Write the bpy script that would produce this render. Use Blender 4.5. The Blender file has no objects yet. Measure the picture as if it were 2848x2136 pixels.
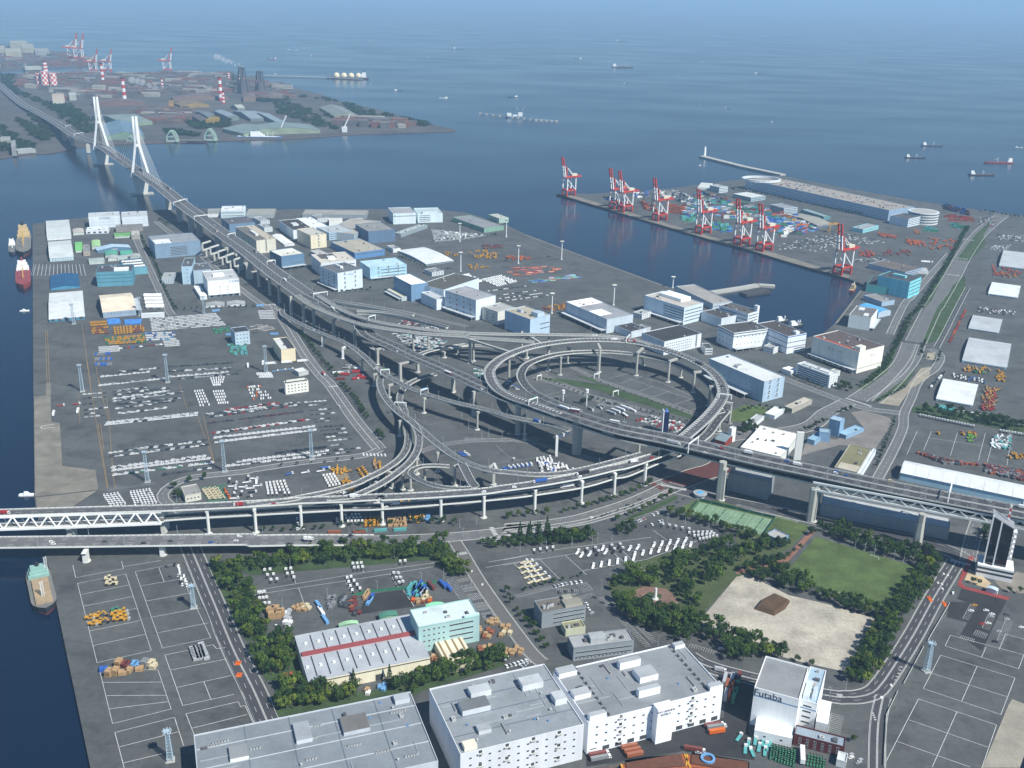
import bpy,bmesh,math,random
from mathutils import Vector,Matrix
from mathutils.geometry import tessellate_polygon
random.seed(11)
R=math.radians
S=bpy.context.scene
COL=S.collection
CAM_H,PITCH,ROLL,FPX,IW,IH=490.0,R(21.15),R(1.4),2850.0,2848,2136
_cr,_sr=math.cos(ROLL),math.sin(ROLL)
_R=Vector((1,0,0));_U=Vector((0,math.sin(PITCH),math.cos(PITCH)));_F=Vector((0,math.cos(PITCH),-math.sin(PITCH)))
cam_data=bpy.data.cameras.new('camera');cam=bpy.data.objects.new('camera',cam_data);COL.objects.link(cam)
cam_data.sensor_width=36.0;cam_data.lens=FPX/IW*36.0
cam_data.clip_start=5.0;cam_data.clip_end=250000.0
_cx=_R*_cr+_U*_sr;_cu=_U*_cr-_R*_sr
_m=Matrix(((_cx.x,_cu.x,-_F.x),(_cx.y,_cu.y,-_F.y),(_cx.z,_cu.z,-_F.z))).to_4x4()
_m.translation=Vector((0,0,CAM_H));cam.matrix_world=_m
S.camera=cam
SUN_EL,SUN_AZ=R(48),R(-40)
sun_from=Vector((math.cos(SUN_EL)*math.cos(SUN_AZ),math.cos(SUN_EL)*math.sin(SUN_AZ),math.sin(SUN_EL)))
sun_data=bpy.data.lights.new('sun','SUN');sun=bpy.data.objects.new('sun',sun_data);COL.objects.link(sun)
sun_data.energy=5.0;sun_data.angle=R(0.53);sun_data.color=(1.0,0.97,0.88)
sun.rotation_euler=sun_from.to_track_quat('Z','Y').to_euler()
world=bpy.data.worlds.new('World');S.world=world;world.use_nodes=True
nt=world.node_tree;nt.nodes.clear()
sky=nt.nodes.new('ShaderNodeTexSky');sky.sky_type='NISHITA';sky.sun_disc=False
sky.sun_elevation=SUN_EL;sky.sun_rotation=math.atan2(sun_from.x,sun_from.y)
sky.altitude=50;sky.air_density=1.3;sky.dust_density=0.1;sky.ozone_density=3.0
bg=nt.nodes.new('ShaderNodeBackground');bg.inputs['Strength'].default_value=0.062
wo=nt.nodes.new('ShaderNodeOutputWorld')
tint=nt.nodes.new('ShaderNodeMix');tint.data_type='RGBA';tint.blend_type='MULTIPLY';tint.inputs[0].default_value=1;tint.inputs[7].default_value=(0.70,0.93,1.14,1)
nt.links.new(sky.outputs[0],tint.inputs[6]);nt.links.new(tint.outputs[2],bg.inputs[0]);nt.links.new(bg.outputs[0],wo.inputs[0])
S.view_settings.view_transform='Standard';S.view_settings.look='None'
S.view_settings.exposure=0.32;S.view_settings.gamma=1.0
S.cycles.use_denoising=True
S.cycles.max_bounces=6;S.cycles.volume_bounces=1;S.cycles.transparent_max_bounces=4
S.cycles.volume_step_rate=4.0
TL=dict(A=(0,0,800),B=(700,0,800),C=(1400,0,800),D=(2048,300,800),E=(0,500,800),F=(500,500,800),G=(1200,500,800),H=(2048,800,800),I=(0,1000,800),J=(700,1000,800),K=(1300,800,800),L=(1400,1200,800),M=(0,1536,800),N=(700,1536,800),O=(1400,1536,800),Q=(2048,1536,800),R=(2048,1200,800),a=(900,850,400),b=(1250,900,400),c=(1400,1080,400),d=(1750,1130,400),e=(1000,1150,400),f=(750,750,400),h=(800,1250,400),i=(0,100,400),j=(400,200,400),n=(0,0,2212),p=(1950,760,697.24),q=(1500,420,697.24),r=(1900,460,697.24),s=(2448,560,697.24))
def _dir(t,x,y):
 o=TL[t];s=o[2]/2212.0
 px=(o[0]+x*s-IW/2)/FPX;py=-(o[1]+y*s-IH/2)/FPX
 return _F+_R*(_cr*px-_sr*py)+_U*(_sr*px+_cr*py)
def P(t,x,y,z=0.0):
 d=_dir(t,x,y);k=(z-CAM_H)/d.z
 return Vector((d.x*k,d.y*k,z))
def HT(t,b,top):
 g=P(t,*b);d=_dir(t,*top)
 return CAM_H+d.z*math.hypot(g.x,g.y)/math.hypot(d.x,d.y)
def PT(s,z=0.0):
 out=[];t='n'
 for k in s.split():
  if k[0].isalpha():t=k;continue
  v=[float(q)for q in k.split(',')]
  if len(v)>2:z=v[2]
  out.append(P(t,v[0],v[1],z))
 return out
MATS={}
def mat(name,rgb,rough=0.8,var=0.12,scale=0.08,metal=0.0,spec=0.3,fine=0.0,bump=0.0,emit=0.0,streak=False,seams=None,seam_dark=0.75):
 if name in MATS:return MATS[name]
 m=bpy.data.materials.new(name);m.use_nodes=True;n=m.node_tree;N=n.nodes;L=n.links
 b=N['Principled BSDF'];b.inputs['Roughness'].default_value=rough;b.inputs['Metallic'].default_value=metal
 b.inputs['Specular IOR Level'].default_value=spec
 b.inputs['Base Color'].default_value=(*rgb,1);m.diffuse_color=(*rgb,1)
 geo=N.new('ShaderNodeNewGeometry');src=geo.outputs['Position']
 if streak:
  mp=N.new('ShaderNodeMapping');mp.inputs['Scale'].default_value=(1,1,0.12);L.new(src,mp.inputs['Vector']);src=mp.outputs[0]
 cur=None
 def layer(sc,amt,det,rgh=0.6):
  nonlocal cur
  t=N.new('ShaderNodeTexNoise');t.inputs['Scale'].default_value=sc;t.inputs['Detail'].default_value=det;t.inputs['Roughness'].default_value=rgh
  L.new(src,t.inputs['Vector'])
  r=N.new('ShaderNodeMapRange');r.inputs['From Min'].default_value=0.3;r.inputs['From Max'].default_value=0.7
  r.inputs['To Min'].default_value=1-amt;r.inputs['To Max'].default_value=1+amt
  L.new(t.outputs['Fac'],r.inputs['Value'])
  x=N.new('ShaderNodeMix');x.data_type='RGBA';x.blend_type='MULTIPLY';x.inputs[0].default_value=1
  if cur is None:x.inputs[6].default_value=(*rgb,1)
  else:L.new(cur,x.inputs[6])
  L.new(r.outputs[0],x.inputs[7]);cur=x.outputs[2]
  return t
 t=None
 if var:t=layer(scale,var,5)
 if fine:layer(scale*14,fine,3)
 if seams:
  uv=N.new('ShaderNodeUVMap')
  br=N.new('ShaderNodeTexBrick');br.offset=0;br.inputs['Scale'].default_value=1
  br.inputs['Brick Width'].default_value=seams[0];br.inputs['Row Height'].default_value=seams[1]
  br.inputs['Mortar Size'].default_value=seams[2];br.inputs['Mortar Smooth'].default_value=0.3
  br.inputs['Color1'].default_value=(1,1,1,1);br.inputs['Color2'].default_value=(0.95,0.95,0.95,1);br.inputs['Mortar'].default_value=(seam_dark,)*3+(1,)
  L.new(uv.outputs[0],br.inputs['Vector'])
  x=N.new('ShaderNodeMix');x.data_type='RGBA';x.blend_type='MULTIPLY';x.inputs[0].default_value=1
  if cur is None:x.inputs[6].default_value=(*rgb,1)
  else:L.new(cur,x.inputs[6])
  L.new(br.outputs['Color'],x.inputs[7]);cur=x.outputs[2]
 if cur is not None:L.new(cur,b.inputs['Base Color'])
 if bump and t is not None:
  bp=N.new('ShaderNodeBump');bp.inputs['Strength'].default_value=bump;bp.inputs['Distance'].default_value=0.3
  L.new(t.outputs['Fac'],bp.inputs['Height']);L.new(bp.outputs[0],b.inputs['Normal'])
 MATS[name]=m
 return m
def hexc(h):
 v=[int(h[i:i+2],16)/255 for i in(0,2,4)]
 return tuple(c/12.92 if c<0.04045 else((c+0.055)/1.055)**2.4 for c in v)
ASPH=mat('asphalt_yard',(0.094,0.099,0.099),0.92,0.13,0.012,fine=0.10)
def patch_ground(m,size,rot,amt,stain):
 N=m.node_tree.nodes;L=m.node_tree.links;b=N['Principled BSDF'];src=b.inputs['Base Color'].links[0].from_socket;g=N.new('ShaderNodeNewGeometry')
 mp=N.new('ShaderNodeMapping');mp.inputs['Rotation'].default_value=(0,0,rot);L.new(g.outputs['Position'],mp.inputs['Vector'])
 br=N.new('ShaderNodeTexBrick');br.inputs['Scale'].default_value=1;br.inputs['Brick Width'].default_value=size or 1;br.inputs['Row Height'].default_value=(size or 1)*0.37;br.inputs['Mortar Size'].default_value=0.12;br.inputs['Bias'].default_value=0.1
 br.inputs['Color1'].default_value=(1+amt,1+amt,1+amt*0.9,1);br.inputs['Color2'].default_value=(1-amt,1-amt,1-amt,1);br.inputs['Mortar'].default_value=(0.72,0.72,0.73,1);L.new(mp.outputs[0],br.inputs['Vector'])
 def mul(a,c):
  x=N.new('ShaderNodeMix');x.data_type='RGBA';x.blend_type='MULTIPLY';x.inputs[0].default_value=1;L.new(a,x.inputs[6]);L.new(c,x.inputs[7]);return x.outputs[2]
 cur=mul(src,br.outputs['Color'])if size else src
 for sc,lo,hi,d,st in((0.035,0.50,0.72,stain,(1,1,1)),(0.22,0.56,0.75,stain*0.8,(1,1,1)),(0.5,0.5,0.8,stain*0.5,(0.04,1,1))):
  m2=N.new('ShaderNodeMapping');m2.inputs['Rotation'].default_value=(0,0,rot+0.08);m2.inputs['Scale'].default_value=st;L.new(g.outputs['Position'],m2.inputs['Vector'])
  t=N.new('ShaderNodeTexNoise');t.inputs['Scale'].default_value=sc;t.inputs['Detail'].default_value=6;t.inputs['Roughness'].default_value=0.65;L.new(m2.outputs[0],t.inputs['Vector'])
  r=N.new('ShaderNodeMapRange');r.inputs['From Min'].default_value=lo;r.inputs['From Max'].default_value=hi;r.inputs['To Min'].default_value=1;r.inputs['To Max'].default_value=1-d;L.new(t.outputs['Fac'],r.inputs['Value']);cur=mul(cur,r.outputs[0])
 L.new(cur,b.inputs['Base Color'])
patch_ground(ASPH,46,0.17,0.10,0.42)
ROAD=mat('asphalt_road',(0.06,0.061,0.067),0.9,0.15,0.03,fine=0.08)
ROADL=mat('asphalt_grey',(0.135,0.137,0.138),0.9,0.12,0.03,fine=0.08)
DECKR=mat('asphalt_deck',(0.092,0.094,0.10),0.9,0.14,0.03,fine=0.08)
PAINT=mat('road_paint',(0.62,0.63,0.62),0.7,0.18,0.2,fine=0.2)
PAINTD=mat('worn_paint',(0.36,0.37,0.38),0.8,0.25,0.2,fine=0.25)
PAINTY=mat('yellow_paint',(0.42,0.27,0.10),0.8,0.2,0.2)
REDPV=mat('red_paving_shaded',(0.10,0.036,0.03),0.85,0.2,0.1)  # red darkened so the colour carries the shade lying over the junction
CONC=mat('concrete',(0.40,0.40,0.37),0.85,0.14,0.08,fine=0.06,streak=True)
CONCW=mat('pale_concrete',(0.56,0.57,0.54),0.8,0.10,0.08,fine=0.05,streak=True)
CONCQ=mat('quay_concrete',(0.21,0.195,0.165),0.9,0.22,0.05,fine=0.12)
QWALL=mat('quay_wall',(0.13,0.105,0.09),0.9,0.3,0.1,fine=0.2)
STEELW=mat('white_steel',(0.80,0.82,0.82),0.5,0.05,0.1)
STEELG=mat('galvanised_steel',(0.42,0.46,0.48),0.5,0.1,0.2,metal=0.3)
STEELB=mat('blue_steel',(0.36,0.48,0.58),0.5,0.08,0.2)
DARK=mat('dark_rubber',(0.02,0.02,0.022),0.8,0.0)
GLASS=mat('window_glass',(0.03,0.045,0.06),0.12,0.0,spec=0.6)
GRASS=mat('grass',(0.085,0.125,0.04),0.95,0.30,0.05,fine=0.25)
GRASSD=mat('verge_grass',(0.045,0.075,0.03),0.95,0.3,0.06,fine=0.3)
DIRT=mat('bare_sand',(0.42,0.385,0.32),0.95,0.30,0.03,fine=0.14)
patch_ground(DIRT,400,0.6,0.02,0.34);patch_ground(GRASS,9,-0.5,0.05,0.22);patch_ground(CONCQ,26,0.05,0.06,0.3)
SOIL=mat('brown_soil',(0.10,0.062,0.035),0.95,0.2,0.1,fine=0.2)
class MB:
 def __init__(s):s.v=[];s.f=[];s.m=[];s.uv={}
 def quad(s,a,b,c,d,m=0,uv=None):
  i=len(s.v);s.v+=[tuple(a),tuple(b),tuple(c),tuple(d)];s.f.append((i,i+1,i+2,i+3));s.m.append(m)
  if uv:s.uv[len(s.f)-1]=uv
 def tri(s,a,b,c,m=0):
  i=len(s.v);s.v+=[tuple(a),tuple(b),tuple(c)];s.f.append((i,i+1,i+2));s.m.append(m)
 def hexa(s,p,m=0,skip=()):
  i=len(s.v);s.v+=[tuple(q)for q in p]
  for k,f in enumerate(((3,2,1,0),(4,5,6,7),(0,1,5,4),(1,2,6,5),(2,3,7,6),(3,0,4,7))):
   if k in skip:continue
   s.f.append(tuple(i+q for q in f));s.m.append(m)
 def box(s,x0,x1,y0,y1,z0,z1,m=0,skip=()):
  s.hexa([(x0,y0,z0),(x1,y0,z0),(x1,y1,z0),(x0,y1,z0),(x0,y0,z1),(x1,y0,z1),(x1,y1,z1),(x0,y1,z1)],m,skip)
 def beam(s,p,q,w,h,m=0):
  p,q=Vector(p),Vector(q);d=(q-p)
  if d.length<1e-6:return
  d.normalize();up=Vector((0,0,1))if abs(d.z)<0.95 else Vector((1,0,0))
  r=d.cross(up).normalized()*(w/2);u=r.cross(d).normalized()*(h/2)
  s.hexa([p-r-u,p+r-u,q+r-u,q-r-u,p-r+u,p+r+u,q+r+u,q-r+u],m)
 def cyl(s,p,q,r0,r1,n=8,m=0,caps=True):
  p,q=Vector(p),Vector(q);d=(q-p).normalized();up=Vector((0,0,1))if abs(d.z)<0.95 else Vector((1,0,0))
  x=d.cross(up).normalized();y=d.cross(x).normalized();i=len(s.v)
  for k in range(n):
   a=2*math.pi*k/n;o=x*math.cos(a)-y*math.sin(a)
   s.v.append(tuple(p+o*r0));s.v.append(tuple(q+o*r1))
  for k in range(n):
   j=(k+1)%n;s.f.append((i+2*k,i+2*j,i+2*j+1,i+2*k+1));s.m.append(m)
  if caps:
   s.f.append(tuple(i+2*k+1 for k in range(n)));s.m.append(m)
   s.f.append(tuple(i+2*k for k in reversed(range(n))));s.m.append(m)
 def poly(s,pts,z,m=0):
  pts=[Vector((p[0],p[1],z))for p in pts];i=len(s.v);s.v+=[tuple(p)for p in pts]
  for t in tessellate_polygon([pts]):
   a,b,c=(pts[k]for k in t)
   if(b-a).cross(c-a).z<0:t=(t[0],t[2],t[1])
   s.f.append(tuple(i+k for k in t));s.m.append(m)
 def prism(s,pts,z0,z1,m=0,ms=None):
  s.poly(pts,z1,m);ar=sum(a[0]*b[1]-b[0]*a[1]for a,b in zip(pts,pts[1:]+pts[:1]))
  if ar<0:pts=pts[::-1]
  for a,b in zip(pts,pts[1:]+pts[:1]):
   s.quad((a[0],a[1],z0),(b[0],b[1],z0),(b[0],b[1],z1),(a[0],a[1],z1),m if ms is None else ms)
 def line(s,p,q,w,z,m=0):
  p=Vector((p[0],p[1],0));q=Vector((q[0],q[1],0));d=q-p
  if d.length<1e-4:return
  n=Vector((-d.y,d.x,0)).normalized()*(w/2);o=Vector((0,0,z))
  s.quad(p-n+o,q-n+o,q+n+o,p+n+o,m)
 def mesh(s,name,mats):
  me=bpy.data.meshes.new(name);me.from_pydata(s.v,[],s.f)
  for k in(mats if isinstance(mats,(list,tuple))else[mats]):me.materials.append(k)
  if any(s.m):me.polygons.foreach_set('material_index',s.m)
  if s.uv:
   u=me.uv_layers.new(name='UVMap')
   for fi,q in s.uv.items():
    for li,c in zip(me.polygons[fi].loop_indices,q):u.data[li].uv=c
  me.update();return me
 def build(s,name,mats,parent=None):return ob(name,s.mesh(name,mats),parent)
def ob(name,me,parent=None,loc=None,rz=None):
 o=bpy.data.objects.new(name,me);COL.objects.link(o)
 if parent:o.parent=parent
 if loc is not None:o.location=loc
 if rz is not None:o.rotation_euler=(0,0,rz)
 return o
def tag(o,label,cat=None,group=None,kind=None):
 if label:o['label']=label
 if cat:o['category']=cat
 if group:o['group']=group
 if kind:o['kind']=kind
 return o
def thing(name,label,cat,loc=(0,0,0),rz=0.0,group=None):
 o=ob(name,None,None,loc,rz);o.empty_display_size=1;return tag(o,label,cat,group)
def structure(name,mb,mats):return tag(mb.build(name,mats),None,kind='structure')
def copy_tree(o,loc=None,rz=None,label=None,group=None,parent=None):
 c=o.copy();COL.objects.link(c)
 if parent is not None:c.parent=parent
 if loc is not None:c.location=loc
 if rz is not None:c.rotation_euler=(0,0,rz)
 if label:c['label']=label
 if group:c['group']=group
 for k in list(o.children):copy_tree(k,parent=c)
 return c
def ang(p,q):return math.atan2(q[1]-p[1],q[0]-p[0])
def smooth(pts,step=6.0,closed=False):
 out=[];n=len(pts)
 for k in range(n-1):
  p0=pts[max(k-1,0)];p1=pts[k];p2=pts[k+1];p3=pts[min(k+2,n-1)]
  c=max(2,int((p2-p1).length/step))
  for j in range(c):
   t=j/c;t2=t*t;t3=t2*t
   out.append(0.5*((2*p1)+(p2-p0)*t+(2*p0-5*p1+4*p2-p3)*t2+(3*p1-p0-3*p2+p3)*t3))
 out.append(pts[-1].copy());return out
def normals2(path):
 out=[]
 for k in range(len(path)):
  d=path[min(k+1,len(path)-1)]-path[max(k-1,0)]
  n=Vector((-d.y,d.x,0));n.normalize();out.append(n)
 return out
SEA=-3.0
def water_material():
 m=bpy.data.materials.new('sea_water');m.use_nodes=True;N=m.node_tree.nodes;L=m.node_tree.links;b=N['Principled BSDF']
 b.inputs['Base Color'].default_value=(0.004,0.013,0.034,1);b.inputs['Roughness'].default_value=0.24;b.inputs['IOR'].default_value=1.33
 b.inputs['Specular IOR Level'].default_value=0.5
 g=N.new('ShaderNodeNewGeometry')
 mp=N.new('ShaderNodeMapping');mp.inputs['Rotation'].default_value=(0,0,0.5);mp.inputs['Scale'].default_value=(1,2.2,1);L.new(g.outputs['Position'],mp.inputs['Vector'])
 hs=[]
 for sc,d in((0.0016,4),(0.16,4)):
  t=N.new('ShaderNodeTexNoise');t.inputs['Scale'].default_value=sc;t.inputs['Detail'].default_value=d;L.new(mp.outputs[0],t.inputs['Vector']);hs.append(t)
 bp=N.new('ShaderNodeBump');bp.inputs['Strength'].default_value=0.10;bp.inputs['Distance'].default_value=0.25
 L.new(hs[1].outputs['Fac'],bp.inputs['Height']);L.new(bp.outputs[0],b.inputs['Normal'])
 r=N.new('ShaderNodeMapRange');r.inputs['From Min'].default_value=0.35;r.inputs['From Max'].default_value=0.65;r.inputs['To Min'].default_value=0.13;r.inputs['To Max'].default_value=0.22
 L.new(hs[0].outputs['Fac'],r.inputs['Value']);L.new(r.outputs[0],b.inputs['Roughness'])
 return m
WATER=water_material()
mb=MB();mb.quad((-90000,-3000,SEA),(90000,-3000,SEA),(90000,120000,SEA),(-90000,120000,SEA));structure('sea',mb,WATER)
def land(name,pts,top=0.0,mats=(ASPH,QWALL)):
 mb=MB();mb.prism([tuple(p[:2])for p in pts],SEA-3,top,0,1);return structure(name,mb,list(mats))
isl=PT("M 980,2600 695,1659 365,70 I 360,1550 275,1140 265,1060 255,0 E 250,340 560,300 1200,232 1600,220 2130,217 F 740,230 930,225 1440,225 2040,232 " "G 90,235 250,250 540,330 720,415 1300,632 1820,822 2040,900 2330,980 K 2180,180 H 150,350 400,372 540,385 676,348 D 760,1655 985,1362 860,1312 400,1185 0,1062 " "G 2212,480 1400,240 980,112 C 408,1496 560,1488 700,1490 1300,1448 1500,1420 1870,1372 D 70,516 350,522 900,628 1400,715 1836,780 2212,830 2600,905 " "3300,1000 Q 3300,900 2600,900 2290,1280 2150,1659 2000,2100")
isl+=PT("Q 2050,2400 1000,2500 O 1930,2300 1890,1610 1380,1543 640,1668 560,2400 M 1000,3200")
ground=land('ground',isl)
OGI=mat('works_ground',(0.085,0.082,0.078),0.95,0.35,0.006,fine=0.2)
land('ground',PT("A 830,1108 2212,1062 B 850,1026 1562,1006 1565,994 1400,960 1040,858 640,768 540,728 260,660 90,618 A 2000,580 1100,562 0,566 -700,560 -900,900 -500,1300 0,1214 220,1178 400,1174 590,1128"),0.0,(OGI,QWALL))
land('ground',PT("A -900,300 -300,320 0,345 250,360 440,398 560,430 720,500 300,520 0,545 -900,545"),0.0,(OGI,QWALL))
def sheet(name,pts,z,m,parent=None):
 mb=MB();mb.poly([tuple(p[:2])for p in pts],z);o=mb.build(name,m,None)
 return tag(o,None,kind='structure')
def ribbon(mb,path,nrm,o0,o1,z,m=0,dash=None,phase=0.0):
 s=phase
 for k in range(len(path)-1):
  p,q=path[k],path[k+1];L=(q-p).length
  if L<1e-5:continue
  def emit(t0,t1):
   a=p.lerp(q,t0);b=p.lerp(q,t1);na=nrm[k].lerp(nrm[k+1],t0);nb=nrm[k].lerp(nrm[k+1],t1)
   mb.quad(a+na*o1+Vector((0,0,z)),a+na*o0+Vector((0,0,z)),b+nb*o0+Vector((0,0,z)),b+nb*o1+Vector((0,0,z)),m)
  if not dash:emit(0,1)
  else:
   on,off=dash;per=on+off;x=s
   while x<s+L:
    ph=x%per
    if ph<on:
     e=min(x+on-ph,s+L);emit((x-s)/L,(e-s)/L);x=e+1e-4
    else:x+=per-ph+1e-5
  s+=L
MARK=MB()
_rz=[0.03]
def road(name,s,w,m=None,lanes='d',edges=True,curb=None,z=None):
 if z is None:
  _rz[0]+=0.004;z=_rz[0]
 path=smooth(PT(s),8);nr=normals2(path)
 mb=MB();ribbon(mb,path,nr,-w/2,w/2,z);o=structure(name,mb,m or ROAD)
 zz=0.26
 if edges:
  for q in(-1,1):ribbon(MARK,path,nr,q*(w/2-0.5)-0.12,q*(w/2-0.5)+0.12,zz)
 if 'd' in lanes:ribbon(MARK,path,nr,-0.11,0.11,zz,dash=(5,5))
 if '2' in lanes:
  for q in(-1,1):ribbon(MARK,path,nr,q*w/4-0.11,q*w/4+0.11,zz,dash=(6,9))
 if 'z' in lanes:
  ribbon(MARK,path,nr,-0.75,0.75,zz,dash=(0.5,0.5))
 if 'c' in lanes:ribbon(MARK,path,nr,-0.15,0.15,zz)
 if curb:
  for q in(-1,1):
   cb=MB();o0=q*(w/2+0.05);o1=q*(w/2+0.05+curb);lo,hi=min(o0,o1),max(o0,o1)
   for k in range(len(path)-1):
    p,r=path[k],path[k+1];a,b=nr[k],nr[k+1]
    cb.hexa([p+a*hi,p+a*lo,r+b*lo,r+b*hi]+[v+Vector((0,0,z+0.15))for v in(p+a*hi,p+a*lo,r+b*lo,r+b*hi)],0,(0,))
   k2=cb.build('kerb',CONCW,o)
 return path
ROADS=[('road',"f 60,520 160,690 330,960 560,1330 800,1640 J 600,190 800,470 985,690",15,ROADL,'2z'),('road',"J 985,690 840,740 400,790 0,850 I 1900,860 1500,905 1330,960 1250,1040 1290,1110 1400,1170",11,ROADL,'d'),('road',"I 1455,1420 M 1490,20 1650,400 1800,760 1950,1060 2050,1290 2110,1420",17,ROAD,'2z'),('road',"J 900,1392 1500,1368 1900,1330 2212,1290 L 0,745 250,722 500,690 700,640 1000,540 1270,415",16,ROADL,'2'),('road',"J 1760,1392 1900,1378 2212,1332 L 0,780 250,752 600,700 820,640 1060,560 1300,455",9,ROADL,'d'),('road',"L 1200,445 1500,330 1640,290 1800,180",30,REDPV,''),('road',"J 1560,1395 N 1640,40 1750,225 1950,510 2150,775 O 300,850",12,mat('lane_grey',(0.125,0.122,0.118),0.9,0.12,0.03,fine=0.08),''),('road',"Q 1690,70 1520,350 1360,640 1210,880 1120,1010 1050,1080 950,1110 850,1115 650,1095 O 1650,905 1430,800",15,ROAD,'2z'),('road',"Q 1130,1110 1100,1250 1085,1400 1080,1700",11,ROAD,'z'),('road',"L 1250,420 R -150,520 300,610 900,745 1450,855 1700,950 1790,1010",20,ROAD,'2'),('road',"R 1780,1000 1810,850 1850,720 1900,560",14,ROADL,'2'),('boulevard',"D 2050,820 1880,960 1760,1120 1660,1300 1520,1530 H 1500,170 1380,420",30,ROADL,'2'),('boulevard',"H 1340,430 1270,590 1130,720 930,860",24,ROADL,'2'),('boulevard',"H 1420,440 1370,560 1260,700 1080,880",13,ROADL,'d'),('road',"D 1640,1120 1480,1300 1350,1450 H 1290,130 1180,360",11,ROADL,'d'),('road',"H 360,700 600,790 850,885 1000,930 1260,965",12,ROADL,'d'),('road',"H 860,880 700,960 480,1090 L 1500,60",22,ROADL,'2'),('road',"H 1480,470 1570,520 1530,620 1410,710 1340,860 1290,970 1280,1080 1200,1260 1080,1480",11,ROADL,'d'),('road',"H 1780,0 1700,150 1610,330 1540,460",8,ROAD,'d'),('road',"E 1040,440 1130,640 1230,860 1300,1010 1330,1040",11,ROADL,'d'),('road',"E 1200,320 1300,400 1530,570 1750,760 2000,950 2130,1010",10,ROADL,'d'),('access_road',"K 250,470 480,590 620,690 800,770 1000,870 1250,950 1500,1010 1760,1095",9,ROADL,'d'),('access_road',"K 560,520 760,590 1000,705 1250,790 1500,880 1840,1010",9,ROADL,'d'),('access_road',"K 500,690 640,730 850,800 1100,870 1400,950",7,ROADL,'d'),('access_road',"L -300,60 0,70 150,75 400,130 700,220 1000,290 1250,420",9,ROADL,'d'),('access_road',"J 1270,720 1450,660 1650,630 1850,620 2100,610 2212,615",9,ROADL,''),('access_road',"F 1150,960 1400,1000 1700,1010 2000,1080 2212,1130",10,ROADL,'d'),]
ROAD_PATHS=[road(n,s,w,m,ln,curb=0.35 if n in('road','boulevard')else None)for n,s,w,m,ln in ROADS]
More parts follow.
